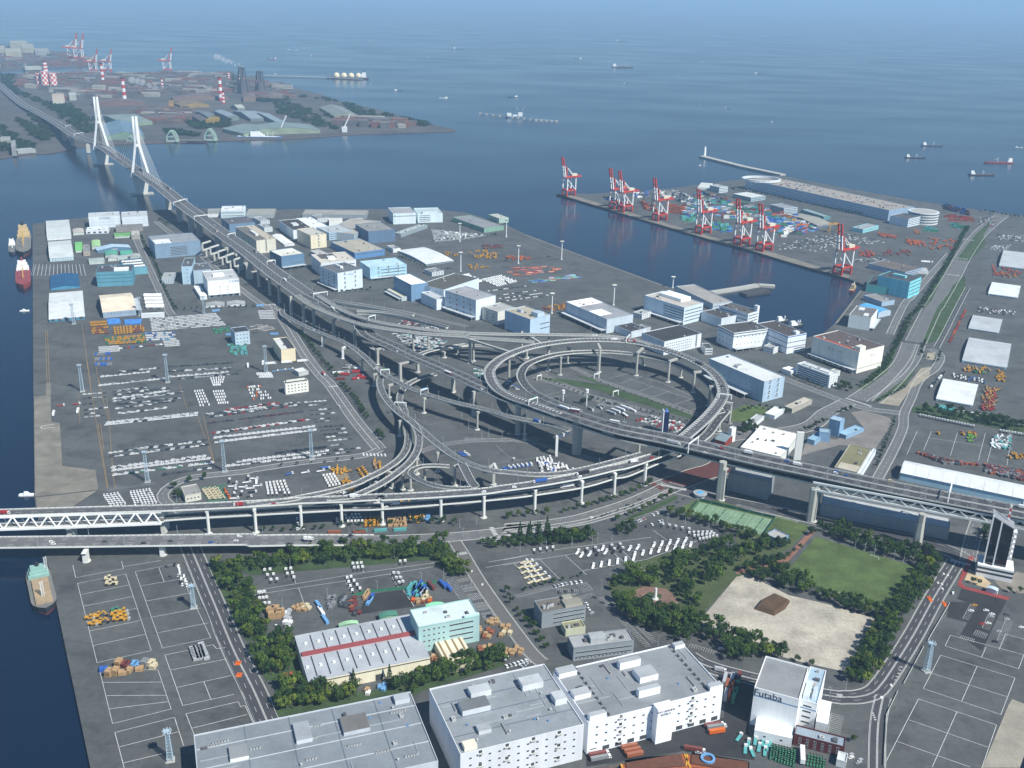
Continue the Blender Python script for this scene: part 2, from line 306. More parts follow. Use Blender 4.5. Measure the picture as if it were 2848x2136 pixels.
for nm,s,m in[('grass_verge',"K 510,690 700,700 1000,740 980,700 810,670 1000,735 1400,860 1840,1020 1800,1035 1350,900 1000,790 700,730",GRASSD),('grass_verge',"K 2010,960 2130,900 2300,920 2300,1010 2160,1040 2040,1030",GRASS),('grass_verge',"D 1690,1165 1790,1180 1920,1050 1900,980 1990,840 1850,960",GRASSD),('grass_verge',"D 1660,1370 1760,1290 1760,1400 1640,1600 1560,1690 1600,1500",GRASSD),('grass_verge',"H 1540,160 1620,60 1740,0 1660,200 1560,400 1480,430 1440,400",GRASSD),('grass_verge',"D 1420,1560 1600,1200 1730,950 1780,900 1700,1080 1500,1480 H 1330,280 1240,460 1160,650 980,780 930,770 1150,560",GRASSD),('grass_verge',"H 1060,870 1300,700 1390,600 1300,760 1090,880",GRASSD),('grass_verge',"H 1350,920 1460,900 1960,1000 2212,1070 2212,1130 1900,1060 1420,970 1350,960",GRASSD),('sandy_ground',"H 1420,620 1500,610 1480,690 1340,780 1250,910 1090,890 1300,770",mat('sandy_ground',(0.30,0.27,0.21),0.95,0.25,0.05,fine=0.15)),('sandy_ground',"H 1470,500 1540,500 1520,560 1460,550",MATS['sandy_ground']),('paved_yard',"H 880,960 980,945 1180,1000 1200,1040 1070,1240 800,1210 500,1290 560,1130 760,1170 990,1090",mat('pinkish_paving',(0.20,0.185,0.17),0.92,0.22,0.04,fine=0.15)),('sports_ground',"Q 0,190 60,160 400,330 700,400 1090,520 1030,640 930,800 840,920 560,860 180,760 0,640 O 1740,680 1500,540 1800,180",DIRT),('playing_field',"R 610,810 1440,1060 1110,1380 380,1090",GRASS),('park_lawn',"L 800,1160 1000,1010 1400,900 1800,880 2000,900 2212,960 2212,1050 1900,1090 1790,1120 1500,1440 1300,1560 1000,1480 840,1270",mat('park_lawn',(0.065,0.085,0.035),0.95,0.3,0.05,fine=0.25)),('park_lawn',"R 0,760 290,680 560,740 420,900 0,1060",MATS['park_lawn']),('park_path',"R 590,740 610,770 400,1000 0,1100 0,1060 360,985",mat('brick_path',(0.24,0.12,0.085),0.9,0.2,0.1)),('brick_plaza',"L 930,1260 1080,1190 1250,1210 1350,1290 1330,1380 1180,1390 1060,1330",mat('brick_plaza',(0.19,0.115,0.09),0.9,0.25,0.08)),('lawn_strip',"L 1330,600 1500,520 1690,540 2100,680 2050,760 1420,640",GRASS),('lawn_strip',"R 270,680 300,640 560,730 480,830 380,780",GRASS),('lawn_strip',"L 900,700 980,650 1330,490 1340,520 980,690",GRASSD),('kerb_lawn',"I 1600,1590 2212,1490 J 500,1450 1480,1410 1640,1650 1500,1640 1400,1540 0,1660 M 1850,140 2060,640 1900,690 1750,400 1600,120",GRASSD),('kerb_lawn',"M 1920,760 2050,690 2212,640 N 100,690 320,720 380,950 120,990 M 2050,1000",GRASSD),('kerb_lawn',"N 150,1110 400,1000 850,1080 1180,1000 1400,860 1900,790 1960,870 1330,1060 1200,1130 200,1270",GRASSD),('dark_yard',"O 640,1650 640,1540 1700,1270 1700,1180 1640,960 1900,960 1940,1010 1880,1340 1930,1600 1380,1530",mat('dark_yard',(0.035,0.035,0.037),0.9,0.25,0.06,fine=0.15)),('dark_yard',"N 820,480 880,330 1170,285 1250,420 1000,450",MATS['dark_yard']),('dark_yard',"Q 1740,260 2080,370 2030,470 1700,360",MATS['dark_yard']),('dark_yard',"Q 1640,380 1820,390 2030,460 1890,760 1720,640 1780,540 1620,500",MATS['dark_yard']),('red_walk',"Q 1830,40 1790,140 1730,230 1760,265 2110,350 2080,370 1740,280 1700,250 1750,110 1800,20",mat('red_walk',(0.26,0.05,0.045),0.85,0.15,0.1)),('sand_court',"Q 1790,130 1870,170 1960,240 1920,275 1750,225",mat('sand_court',(0.48,0.38,0.24),0.9,0.1,0.1)),('tower_court',"Q 1960,170 2110,200 2150,150 2300,180 2300,330 2060,300 1990,230",mat('tower_paving',(0.22,0.20,0.17),0.9,0.2,0.08)),('quay_apron',"I 262,290 388,272 395,480 460,490 480,820 735,850 755,1000 490,1030 270,1055",CONCQ),('quay_apron',"I 275,1062 490,1040 750,1008 560,1130 440,1145 285,1140",CONCQ),('quay_apron',"E 355,1565 390,1565 392,1660 350,1660",CONCQ),('quay_apron',"G 980,112 1040,105 1400,215 2212,455 D 100,1060 870,1290 860,1312 400,1185 0,1062 G 2212,480 1400,240",CONCQ),('quay_apron',"Q 2120,1130 2300,1200 2300,1320 2180,1659 1890,1659 2090,1180",mat('quay_apron_pale',(0.30,0.275,0.225),0.9,0.2,0.05,fine=0.12)),('quay_apron',"D 985,1362 1000,1355 780,1655 760,1655",CONCQ),('green_court',"I 1545,985 1730,960 1770,1080 1600,1100",mat('green_court',(0.06,0.13,0.095),0.9,0.15,0.1)),('brown_yard',"J 540,880 720,860 760,910 600,960",mat('brown_yard',(0.22,0.18,0.13),0.9,0.25,0.1)),('plot_ground',"G 0,380 430,430 250,460 20,480",mat('rubble_ground',(0.25,0.26,0.26),0.9,0.3,0.04,fine=0.3)),]:
 _rz[0]+=0.003
 sheet(nm,PT(s),_rz[0],m)
def nearest(path,p):
 k=min(range(len(path)),key=lambda q:(path[q].x-p.x)**2+(path[q].y-p.y)**2);return k
def viaduct(label,s,w,g=2.4,off=0.0,piers='',every=None,pr=1.5,kind='round',lanes='d',wallh=1.0,surf=None,stripes=None,walls=True,col=None,cat='viaduct',name='viaduct',pts=None,solid=False,rails=True,edge=None):
 base=pts if pts is not None else PT(s)
 if off:
  n0=normals2(base);base=[p+n*off for p,n in zip(base,n0)]
 path=smooth(base,5);nr=normals2(path)
 root=thing(name,label,cat,(path[0].x,path[0].y,0));inv=Vector((-path[0].x,-path[0].y,0))
 path=[p+inv for p in path]
 cm=col or CONC;h=w/2
 sec=[(h,-0.02),(-h,-0.02),(-h,-0.5),(-h*0.62,-0.9),(-h*0.55,-g),(h*0.55,-g),(h*0.62,-0.9),(h,-0.5)]
 mb=MB();ns=len(sec)
 for p,n in zip(path,nr):
  for o,z in sec:mb.v.append(tuple(p+n*o+Vector((0,0,z))))
 for k in range(len(path)-1):
  for j in range(ns):
   a=k*ns+j;b=k*ns+(j+1)%ns
   mb.f.append((a,b,b+ns,a+ns));mb.m.append(0)
 mb.f.append(tuple(range(ns))[::-1]);mb.m.append(0)
 e=(len(path)-1)*ns;mb.f.append(tuple(range(e,e+ns)));mb.m.append(0)
 mb.build('deck',cm,root)
 mb=MB();ribbon(mb,path,nr,-h+0.4,h-0.4,0.02);rs=mb.build('road_surface',surf or DECKR,root)
 if walls:
  for q in(-1,1):
   mb=MB();lo,hi=sorted((q*h,q*(h-0.4)))
   for k in range(len(path)-1):
    p,r=path[k],path[k+1];a,b=nr[k],nr[k+1];U=Vector((0,0,wallh));Dn=Vector((0,0,-0.015))
    mb.hexa([p+a*hi+Dn,p+a*lo+Dn,r+b*lo+Dn,r+b*hi+Dn,p+a*hi+U,p+a*lo+U,r+b*lo+U,r+b*hi+U],0,(0,))
   mb.build('parapet',edge or CONCW,root)
  if rails:
   mb=MB();s0=0
   for k in range(0,len(path)-1):
    if k%1==0:
     for q in(-1,1):
      b=path[k]+nr[k]*(q*(h-0.9))+Vector((0,0,0.03));mb.beam(b,b+Vector((0,0,1.5)),0.5,0.35)
   mb.build('railing',STEELG,root)['kind']='stuff'
 mb=MB()
 if lanes:
  for q in(-1,1):ribbon(mb,path,nr,q*(h-1.5)-0.12,q*(h-1.5)+0.12,0.06)
  if 'd' in lanes:ribbon(mb,path,nr,-0.13,0.13,0.06,dash=(6,8))
  if '4' in lanes:
   for o in(-0.62,-0.33,0.33,0.62):ribbon(mb,path,nr,o*h-0.13,o*h+0.13,0.06,dash=(6,9))
  if 'b' in lanes:
   for o in(-0.6,0.6):ribbon(mb,path,nr,o*h-0.13,o*h+0.13,0.06,dash=(6,9))
  if 'm' in lanes:ribbon(mb,path,nr,-0.9,-0.6,0.06);ribbon(mb,path,nr,0.6,0.9,0.06)
 if stripes:
  for o0,o1,sp,on in stripes:ribbon(mb,path,nr,o0*h,o1*h,0.08,dash=(on,sp-on))
 if mb.f:mb.build('lane_marking',PAINT,rs)['kind']='stuff'
 if 'm' in lanes:
  mb=MB()
  for k in range(len(path)-1):
   p,r=path[k],path[k+1];a,b=nr[k]*0.3,nr[k+1]*0.3;U=Vector((0,0,0.9));D=Vector((0,0,0.04))
   mb.hexa([p+a+D,p-a+D,r-b+D,r+b+D,p+a+U,p-a+U,r-b+U,r+b+U],0,(0,))
  mb.build('median_barrier',CONCW,root)
 sp=[]
 if piers:sp+=[(p+inv)for p in PT(piers)]
 if every:
  acc=every[1]if len(every)>1 else every[0]/2
  run=0.0
  for k in range(len(path)-1):
   run+=(path[k+1]-path[k]).length
   if run>=acc:sp.append(Vector((path[k].x,path[k].y,0)));acc+=every[0]
 for p in sp:
  k=nearest(path,p);top=path[k].z-g
  if top<2:continue
  d=(path[min(k+1,len(path)-1)]-path[max(k-1,0)]);az=math.atan2(d.y,d.x)
  mb=MB();c,sn=math.cos(az),math.sin(az)
  def L(x,y,z):return(p.x+c*x-sn*y,p.y+sn*x+c*y,z)
  def rb(x,y,z0,z1,cx=0,cy=0,tx=None,ty=None):
   tx=tx or x;ty=ty or y
   mb.hexa([L(cx-x,cy-y,z0),L(cx+x,cy-y,z0),L(cx+x,cy+y,z0),L(cx-x,cy+y,z0),L(cx-tx,cy-ty,z1),L(cx+tx,cy-ty,z1),L(cx+tx,cy+ty,z1),L(cx-tx,cy+ty,z1)])
  lat=(path[k]-p).dot(nr[k])
  if kind=='round':
   mb.cyl((p.x,p.y,-0.5),(p.x,p.y,top-0.2),pr,pr,12)
   if abs(lat)>1.0:
    rb(pr,abs(lat)/2+pr,top-2.4,top+0.02,0,lat/2)
   else:rb(pr*0.9,min(h*0.55,4),top-1.6,top+0.02)
  elif kind=='wall':
   rb(pr,h*0.34,-0.5,top*0.8);rb(pr,h*0.34,top*0.8,top+0.02,0,0,pr,h*0.56)
  else:
   rb(pr,pr,-0.5,top-1.8);rb(pr,max(h*0.42,abs(lat)/2+pr)if abs(lat)>2 else h*0.5,top-1.8,top+0.02,0,lat*0.5 if abs(lat)>2 else 0)
  pier=mb.build('pier',cm,root)
  mb=MB();mb.cyl((p.x,p.y,-0.4),(p.x,p.y,0.55),pr+2.0,pr+1.9,10);mb.build('footing',CONCW,pier)
 return root,path,nr,-inv
UC=PT("K 560,905,41.5 780,975,42.5 1130,1082,43.5 1500,1157,44.5 1900,1245,45.5 2212,1318,46 R 600,306,46.5 1200,432,46.8 2000,585,47 2700,720,47")
PURE=mat('clean_girder',(0.70,0.71,0.68),0.7,0.06,0.05)
VI={}
VI['U']=viaduct('wide upper highway deck with several dark lanes running to the right edge','',27,3.0,pts=UC,lanes='4m',surf=ROAD,kind='wall',pr=3.0,piers="",edge=CONCW)
main_pts=PT("A -60,600,5 130,770,8 270,855,13 400,925,22 500,990,32 595,1050,42 785,1128,50 930,1225,52 1085,1335,51 1240,1440,47 1390,1562,40 F 172,300,36 335,420,34 505,540,33 735,720,32 960,880,31 " "f 800,510,30 1000,630,29 1200,720,27.5 1400,850,25.5 a 700,455,24.5 1050,620,25.5 1400,790,27.5 1800,960,30 2100,1090,32 b 400,925,33.5 650,1030,34.8 1000,1180,36")
main_pts+=[Vector((p.x,p.y,37.2 if k<3 else 38))for k,p in enumerate(UC[2:])]
_k=11
VI['main1']=viaduct('long six lane highway with white edge girder crossing the strait','',34,3.4,pts=main_pts[:16],lanes='4m',surf=DECKR,edge=PURE,kind='wall',pr=3.2,piers="A 500,1080 560,1120 680,1172 E 1300,225 1385,320 1475,395 1540,440 F 300,545 395,640 470,690 540,760",name='highway_bridge',cat='bridge')
VI['main2']=viaduct('dark main carriageway passing below the curved ramps to the loop','',23,2.6,pts=main_pts[15:],lanes='4m',surf=ROAD,edge=CONCW,kind='tee',pr=1.8,piers="F 610,820 695,885 768,945 858,1030 955,1090 1033,1130 1185,1200 a 830,900 1180,1160 1450,1020 1990,1330 b 370,1410 60,1040 1050,1700 d 130,760 1420,1440 1570,1250 R 620,600 590,690")
RINGS="d 560,690,27.6 K 1700,1125,28 1850,990,28.5 1945,870,29 1965,785,29.5 1920,692,30.5 1820,605,31.5 1650,523,33 1450,458,35 1250,417,37 1000,403,38 750,415,38 490,457,38 290,530,37.5 185,612,37.5 172,680,38 222,770,39 335,842,40 500,900,41.5 700,975,42.6"
VI['ring']=viaduct('large elevated loop ramp with white hatched lane edges',RINGS,14.5,2.2,piers="K 318,720 1297,675 1542,725 1735,805 1855,910 2013,1040 b 1520,700 310,605 K 1010,650 455,545",pr=1.7,stripes=[(0.42,0.86,5.5,2.0),(-0.86,-0.62,5.5,1.6)],edge=CONCW)
VI['inner']=viaduct('inner descending loop ramp nested inside the large loop',"K 860,955,42 720,905,42 600,855,41 490,795,39 425,720,37 415,655,35 480,580,32 700,512,28 1000,493,24.5 1300,515,22 1550,570,20 1750,660,18 1880,765,17 1930,860,17 1890,960,17 d 1480,60,17 1350,230,17 1180,450,17 900,640,17.4",11.5,2.2,piers="K 713,670 1003,640 620,640 770,585 1350,600 1640,690 d 1380,380 1535,255",stripes=[(0.7,0.9,1.6,0.8)],edge=CONCW,surf=ROAD)
VI['W']=viaduct('upper front viaduct of two decks with white edge beams on round columns',"d 690,700,27.5 560,760 380,825 0,952 c 1700,1275 1200,1395 480,1522 0,1588 e 1920,1243 1250,1293 350,1340 h 1460,778 840,812 215,835 0,852 I 1960,1133 1590,1152 1240,1168",12.5,2.0,off=-6.25,piers="d 235,1210 L 1080,410 850,490 598,552 240,618 J 2175,1170 1785,1215 1455,1240 h 1460,1150 835,1180 215,1215 I 1970,1330 1608,1340",pr=1.5,edge=PURE,col=PURE)
VI['X']=viaduct('lower front viaduct deck hung on the same columns below the upper one',"d 800,760,17.5 690,805 400,910 0,1078 c 1730,1392 1240,1530 500,1648 e 2212,1322 1250,1408 350,1478 0,1492 h 850,942 0,988 I 1600,1218 1260,1242",11.5,2.0,off=-5.75,edge=PURE,col=PURE)
VI['RB2']=viaduct('curved ramp rising over the yard to join the front viaduct',"a 890,1080,15 865,1160,16 870,1240,17 930,1385,18.5 1040,1535,20 1150,1640,21 e 640,15,21.3 780,120,22 960,270,23 1130,420,24 1350,590,25 1560,720,25.5 1800,822,26 2100,892,26.5 c 0,1287,26.5 450,1330,27 850,1315,27.2 1250,1245,27.4 1700,1132,27.5 2150,1010,27.6",9,2.0,piers="e 1200,890 1465,1110 620,345 2060,1090 1660,1120",pr=1.4)
VI['RB1']=viaduct('outer of two curved slip ramps sweeping down to the left',"e 780,112,22 860,205,22.3 905,320,22.6 915,440,23 880,590,23.5 780,740,24 600,900,25 350,1070,26 100,1195,26.8 h 950,735,27.4 600,765,27.5",8.5,2.0,piers="e 895,690 880,930 665,1165 h 1370,820")
VI['RB0']=viaduct('inner of two curved slip ramps sweeping down to the left',"a 1720,1060,8.5 1480,1120,9 1290,1220,9.5 1190,1340,10 1172,1480,11 e 690,-40,12.5 705,100,13.5 730,220,14.5 748,330,15.2 748,430,16 720,545,17 640,672,18 500,790,19 300,912,20.5 50,1032,22 h 1106,507,23 800,610,24.5 500,682,26 215,737,27 0,782,27.5 I 1900,1120,27.5",8.5,2.0,piers="e 750,690 505,1140 h 1275,620")
VI['loop']=viaduct('small tight loop ramp beside the front viaduct',"e 1720,1150,27.4 1550,1158,27.2 1300,1142,26.8 1060,1090,26 880,1010,25.2 790,930,24.6 830,860,24 960,815,23.4 1150,805,22.8 1380,818,22",7,1.8,piers="e 1003,1065 785,1180",lanes='')
VI['link']=viaduct('short straight link deck between curved ramp and front viaduct',"e 1570,770,25.8 1640,910,26.5 1720,1060,27.2 1780,1130,27.4",9,1.8,lanes='',edge=PURE)
VI['RA']=viaduct('long low ramp with a red lane strip climbing beside the tree lined road',"f 190,610,3.5 205,690,6 330,762,9 500,850,12 700,945,14.5 900,1022,16 1100,1102,17 1300,1217,17.5 1500,1380,18 1640,1522,18.5 a 830,960,18.7 960,1070,19 1150,1182,19.5 1400,1302,20.5 1700,1402,22 2050,1500,23.3 b 300,1265,24 620,1345,25 915,1432,26.5 c 570,533,28.5 800,590,31 1000,645,34",8.5,1.8,piers="f 205,760 510,975 820,1170 1130,1365 1425,1545 a 780,1235 1010,1410 1545,1650 b 428,1630 1155,1700 c 325,795",pr=1.3)
VI['L']=viaduct('near one of two parallel ramps curving over the main carriageway',"f 420,400,31 620,540,30.8 850,650,31 1100,748,31.5 1400,838,32 1750,907,32.5 a 1200,392,33 1500,432,33.6 1900,458,34.4 2212,478,35 b 277,215,35 600,236,36 1000,264,37 1300,290,37.8",10,2.2,kind='tee',piers="a 480,600 b 320,605",edge=CONCW,surf=mat('pale_deck',(0.20,0.20,0.19),0.9,0.1,0.04))
VI['R']=viaduct('far one of two parallel ramps curving along the top of the loop',"f 700,370,31 900,500,31.2 1150,642,31.8 1400,737,32.4 1700,817,33 2000,867,33.6 a 1500,362,34.4 1900,402,35.2 2212,420,36 b 277,152,36 800,166,37 1400,172,38 2212,182,39 K 968,366,39 1230,392,38.2 1400,436,36.4",9,2.2,piers="a 1380,690 1610,650 b 370,575 1190,520 1110,480 K 620,560",surf=MATS['pale_deck'])
VI['T1']=viaduct('low curved slip ramp with red and white kerbs under the far side of loop',"a 1380,800,12 1600,705,11 1900,640,10 2212,598,9.5 b 0,375,9 250,340,8.5 500,345,8 700,380,7 850,430,5 980,500,3.5",8,1.6,piers="a 1860,800 b 130,470",edge=CONCW)
VI['T2']=viaduct('retaining wall ramp climbing past the warehouses behind the parked cars',"f 960,468,5 1200,510,5.5 1450,548,5.5 1700,590,5 2000,645,4 2212,690,3",9,5,lanes='',rails=False,col=CONCW)
VI['T3']=viaduct('lower retaining wall ramp bending around the parked cars',"f 1340,640,5 1500,640,5 1750,655,5 2000,695,4.6 2212,745,4 a 1650,260,3.4 1900,330,2.8",8,5,lanes='',rails=False,col=CONCW)
VI['Z']=viaduct('grey four lane road bridge with white front girder entering from the left',"I -200,1412,13 0,1408,13 700,1400,13 1300,1392,13 1900,1385,12.5 J 0,1395,12 300,1390,10 600,1390,7 800,1390,4.5 950,1390,2.5",20,2.4,lanes='4',kind='wall',pr=2.0,piers="I 665,1550 1255,1500",edge=PURE,col=PURE,name='road_bridge',cat='bridge',surf=ROADL)
def big_pier(label,foot,top,r0,r1):
 p=P(*foot);mb=MB()
 n=6
 for(z0,z1,a0,a1)in((-0.5,top*0.35,r0,r0),(top*0.35,top*0.75,r0,r1),(top*0.75,top,r1,r1*1.05)):
  mb.cyl((p.x,p.y,z0),(p.x,p.y,z1),a0,a1,n,0)
 o=mb.build('bridge_pier',CONC);return tag(o,label,'pier')
big_pier('massive faceted concrete pier under the wide upper deck',('c',1125,1000),40.2,6.0,6.6)
big_pier('tall tapered concrete pier at the red junction',('d',1385,1420),42.4,4.2,4.0)
big_pier('concrete pier where the ribbed truss span begins',('R',565,690),36,3.6,4.0)
big_pier('white pier below the truss beside the playing field',('R',1385,890),36,4.2,3.4)
big_pier('grey pier rising through the lower ramp near the loop',('c',220,690),38,3.6,3.6)
def bent(label,foot,arm,z,r=1.4,mt=None):
 p=P(*foot);q=PT(arm,z)[0];mb=MB();mb.beam((p.x,p.y,-0.5),(p.x,p.y,z),2*r,2*r);mb.beam((p.x,p.y,z-r),(q.x,q.y,z-r),2*r,2.6*r)
 o=mb.build('portal_pier',mt or STEELW);tag(o,label,'pier')
bent('white bent pier with slanted arm beside the parked blue lorries',('c',815,1040),'c 1010,660',25)
bent('cream bent pier with slanted arm beside the small loop',('e',2065,1090),'e 2130,905',24.5,mt=CONCW)
bent('white bent pier standing alone at the edge of the tree lined road',('f',820,1170),'f 860,1010',13.5)
bent('second white bent pier standing beside the low ramp',('f',1130,1365),'f 1190,1170',15.8)
for k,(x,y,l)in enumerate(((560,480,'farthest'),(650,530,'second'),(730,580,'third'),(800,630,'fourth'),(870,690,'nearest'))):
 p=P('E',1590+k*62,590+k*32);q=P('E',1680+k*62,560+k*32)
 mb=MB();z=27
 d=Vector((q.x-p.x,q.y-p.y,0)).normalized()*8
 mb.beam((p.x,p.y,-0.5),(p.x,p.y,15),2.6,2.6);mb.beam(Vector((p.x,p.y,14))-d*1.2,Vector((p.x,p.y,14))+d*1.6,2.6,2.6)
 mb.beam(Vector((p.x,p.y,14))-d*1.2,Vector((p.x,p.y,27))-d*1.2,2.6,2.6);mb.beam(Vector((p.x,p.y,27))-d*1.2,Vector((p.x,p.y,27))+d*1.8,2.6,2.6)
 tag(mb.build('portal_pier',CONCW),'%s stepped cream pier left of the main highway, counted from the strait'%l,'pier','stepped piers beside the highway')
def truss(label,top,bot,nb,mtl,w=0.9,back=11.0):
 n=nb;root=thing('truss_span',label,'truss',(top[0].x,top[0].y,0));o=-Vector((top[0].x,top[0].y,0))
 pa=smooth(top,3);pb=smooth(bot,3)
 def at(path,t):
  L=[0]
  for a,b in zip(path,path[1:]):L.append(L[-1]+(b-a).length)
  x=t*L[-1]
  for k in range(len(path)-1):
   if L[k+1]>=x:return path[k].lerp(path[k+1],(x-L[k])/max(1e-6,L[k+1]-L[k]))+o
  return path[-1]+o
 for side in(0,1):
  d=(at(pa,1)-at(pa,0));nn=Vector((-d.y,d.x,0)).normalized()
  if nn.y<0:nn=-nn
  sh=nn*(back*side)
  for pth,nm in((pa,'top_chord'),(pb,'bottom_chord')):
   mb=MB()
   for k in range(n*2):mb.beam(at(pth,k/(2*n))+sh,at(pth,(k+1)/(2*n))+sh,w*1.5,w*1.9)
   mb.build(nm,mtl,root)
  for k in range(n):
   a=at(pb,k/n)+sh;m=at(pa,(k+0.5)/n)+sh;b=at(pb,(k+1)/n)+sh
   for q,r_ in((a,m),(m,b)):
    mb=MB();mb.beam(q,r_,w,w);mb.build('diagonal',mtl,root)
 return root
tl=PT("I 1240,1172,26.4 600,1192 0,1212 -250,1222");bl=PT("I 1240,1262,17.2 600,1288 0,1308 -250,1318")
truss('white zigzag truss span at the left edge between two road decks',tl,bl,11,STEELW,1.0,11.5)
dk=[Vector((p.x,p.y,27.5))for p in PT("I 1240,1168,27.5 600,1186 0,1204 -250,1214")]
viaduct('upper road deck of the white truss bridge at the left edge','',12.5,0.9,off=-6.25,pts=dk,edge=PURE,col=PURE,name='truss_deck',cat='bridge')
viaduct('lower road deck inside the white truss bridge at the left edge','',11.5,0.9,off=-5.75,pts=PT("I 1260,1250,17.5 600,1276 0,1296 -250,1306"),edge=PURE,col=PURE,name='truss_deck',cat='bridge')
for nm,px,z in(('tall white frame pier where the truss span ends',(1262,1338),24.5),('short concrete pier under the middle of the left truss span',(545,1390),15.5)):
 p=P('I',*px);mb=MB();mb.box(p.x-2,p.x+2,p.y-2,p.y+11,SEA-2,z);tag(mb.build('bridge_pier',CONCW),nm,'pier')
tr=PT("R 590,392,43.6 1200,505 2000,652 2600,765");br_=[Vector((p.x,p.y,36.0))for p in tr]
truss('pale grey zigzag truss under the highway near the black tower',tr,br_,13,mat('pale_truss',(0.62,0.66,0.68),0.5,0.06,0.1),1.0,22)
def strait_tower(label,foot,z_deck):
 p=P(*foot,SEA);d=main_pts[8]-main_pts[6];az=math.atan2(d.y,d.x)
 root=thing('bridge_tower',label,'tower',(p.x,p.y,0),az)
 mb=MB();mb.box(-9,9,-26,26,SEA-3,SEA+3);mb.build('pile_cap',CONC,root)
 mb=MB();mb.hexa([(-6,-12,SEA+3),(6,-12,SEA+3),(6,12,SEA+3),(-6,12,SEA+3),(-6,-20,z_deck-8),(6,-20,z_deck-8),(6,20,z_deck-8),(-6,20,z_deck-8)]);mb.build('pier_wall',CONCW,root)
 for q in(-1,1):
  mb=MB();mb.beam((0,q*20,z_deck-9),(0,q*4.4,118),5.6,5.4);mb.beam((0,q*4.4,117),(0,q*4.0,183),5.4,5.2);mb.build('leg',STEELW,root)
 mb=MB();mb.box(-2,2,-5,5,112,118);mb.build('cross_beam',STEELW,root)
 for k in range(9):
  for s in(-1,1):
   c=MB();c.beam((0,0,176-k*5),(s*(235-k*24),0,z_deck+1),0.34,0.34);c.build('stay_cable',STEELW,root)
strait_tower('nearer white A shaped bridge tower with stay cables',('A',1095,1495),50)
strait_tower('farther white A shaped bridge tower with stay cables',('A',795,1268),49)
WCOL={}
def wallm(h,seam=True):
 k='wall_'+h
 return mat(k,hexc(h),0.75,0.09,0.12,fine=0.04,streak=True,seams=(6.0,4.2,0.05)if seam else None,seam_dark=0.86)
def roofm(h,ribs=False):
 k=('ribroof_' if ribs else 'roof_')+h
 new=k not in MATS;m=mat(k,hexc(h),0.85,0.10,0.06,fine=0.07,seams=(3.0,60,0.07)if ribs else None,seam_dark=0.8)
 if new:patch_ground(m,0,0.4,0,0.20)
 return m
UNIT=mat('roof_unit_grey',(0.42,0.43,0.43),0.7,0.15,0.3);UNITD=mat('roof_unit_dark',(0.10,0.10,0.11),0.7,0.15,0.3)
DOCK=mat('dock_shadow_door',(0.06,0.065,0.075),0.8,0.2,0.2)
FRAME=mat('window_frame',(0.55,0.57,0.58),0.6,0.0)
_wm={}
def window_mesh(w,h):
 k=(round(w,1),round(h,1))
 if k not in _wm:
  mb=MB();f=0.12
  mb.box(-w/2+f,w/2-f,-0.03,0.02,f,h-f,0,(0,1,3,4,5))
  for x0,x1,z0,z1 in((-w/2,w/2,0,f),(-w/2,w/2,h-f,h),(-w/2,-w/2+f,f,h-f),(w/2-f,w/2,f,h-f)):mb.box(x0,x1,-0.09,0.02,z0,z1,1,(4,))
  _wm[k]=mb.mesh('window',[GLASS,FRAME])
 return _wm[k]
class Bld:pass
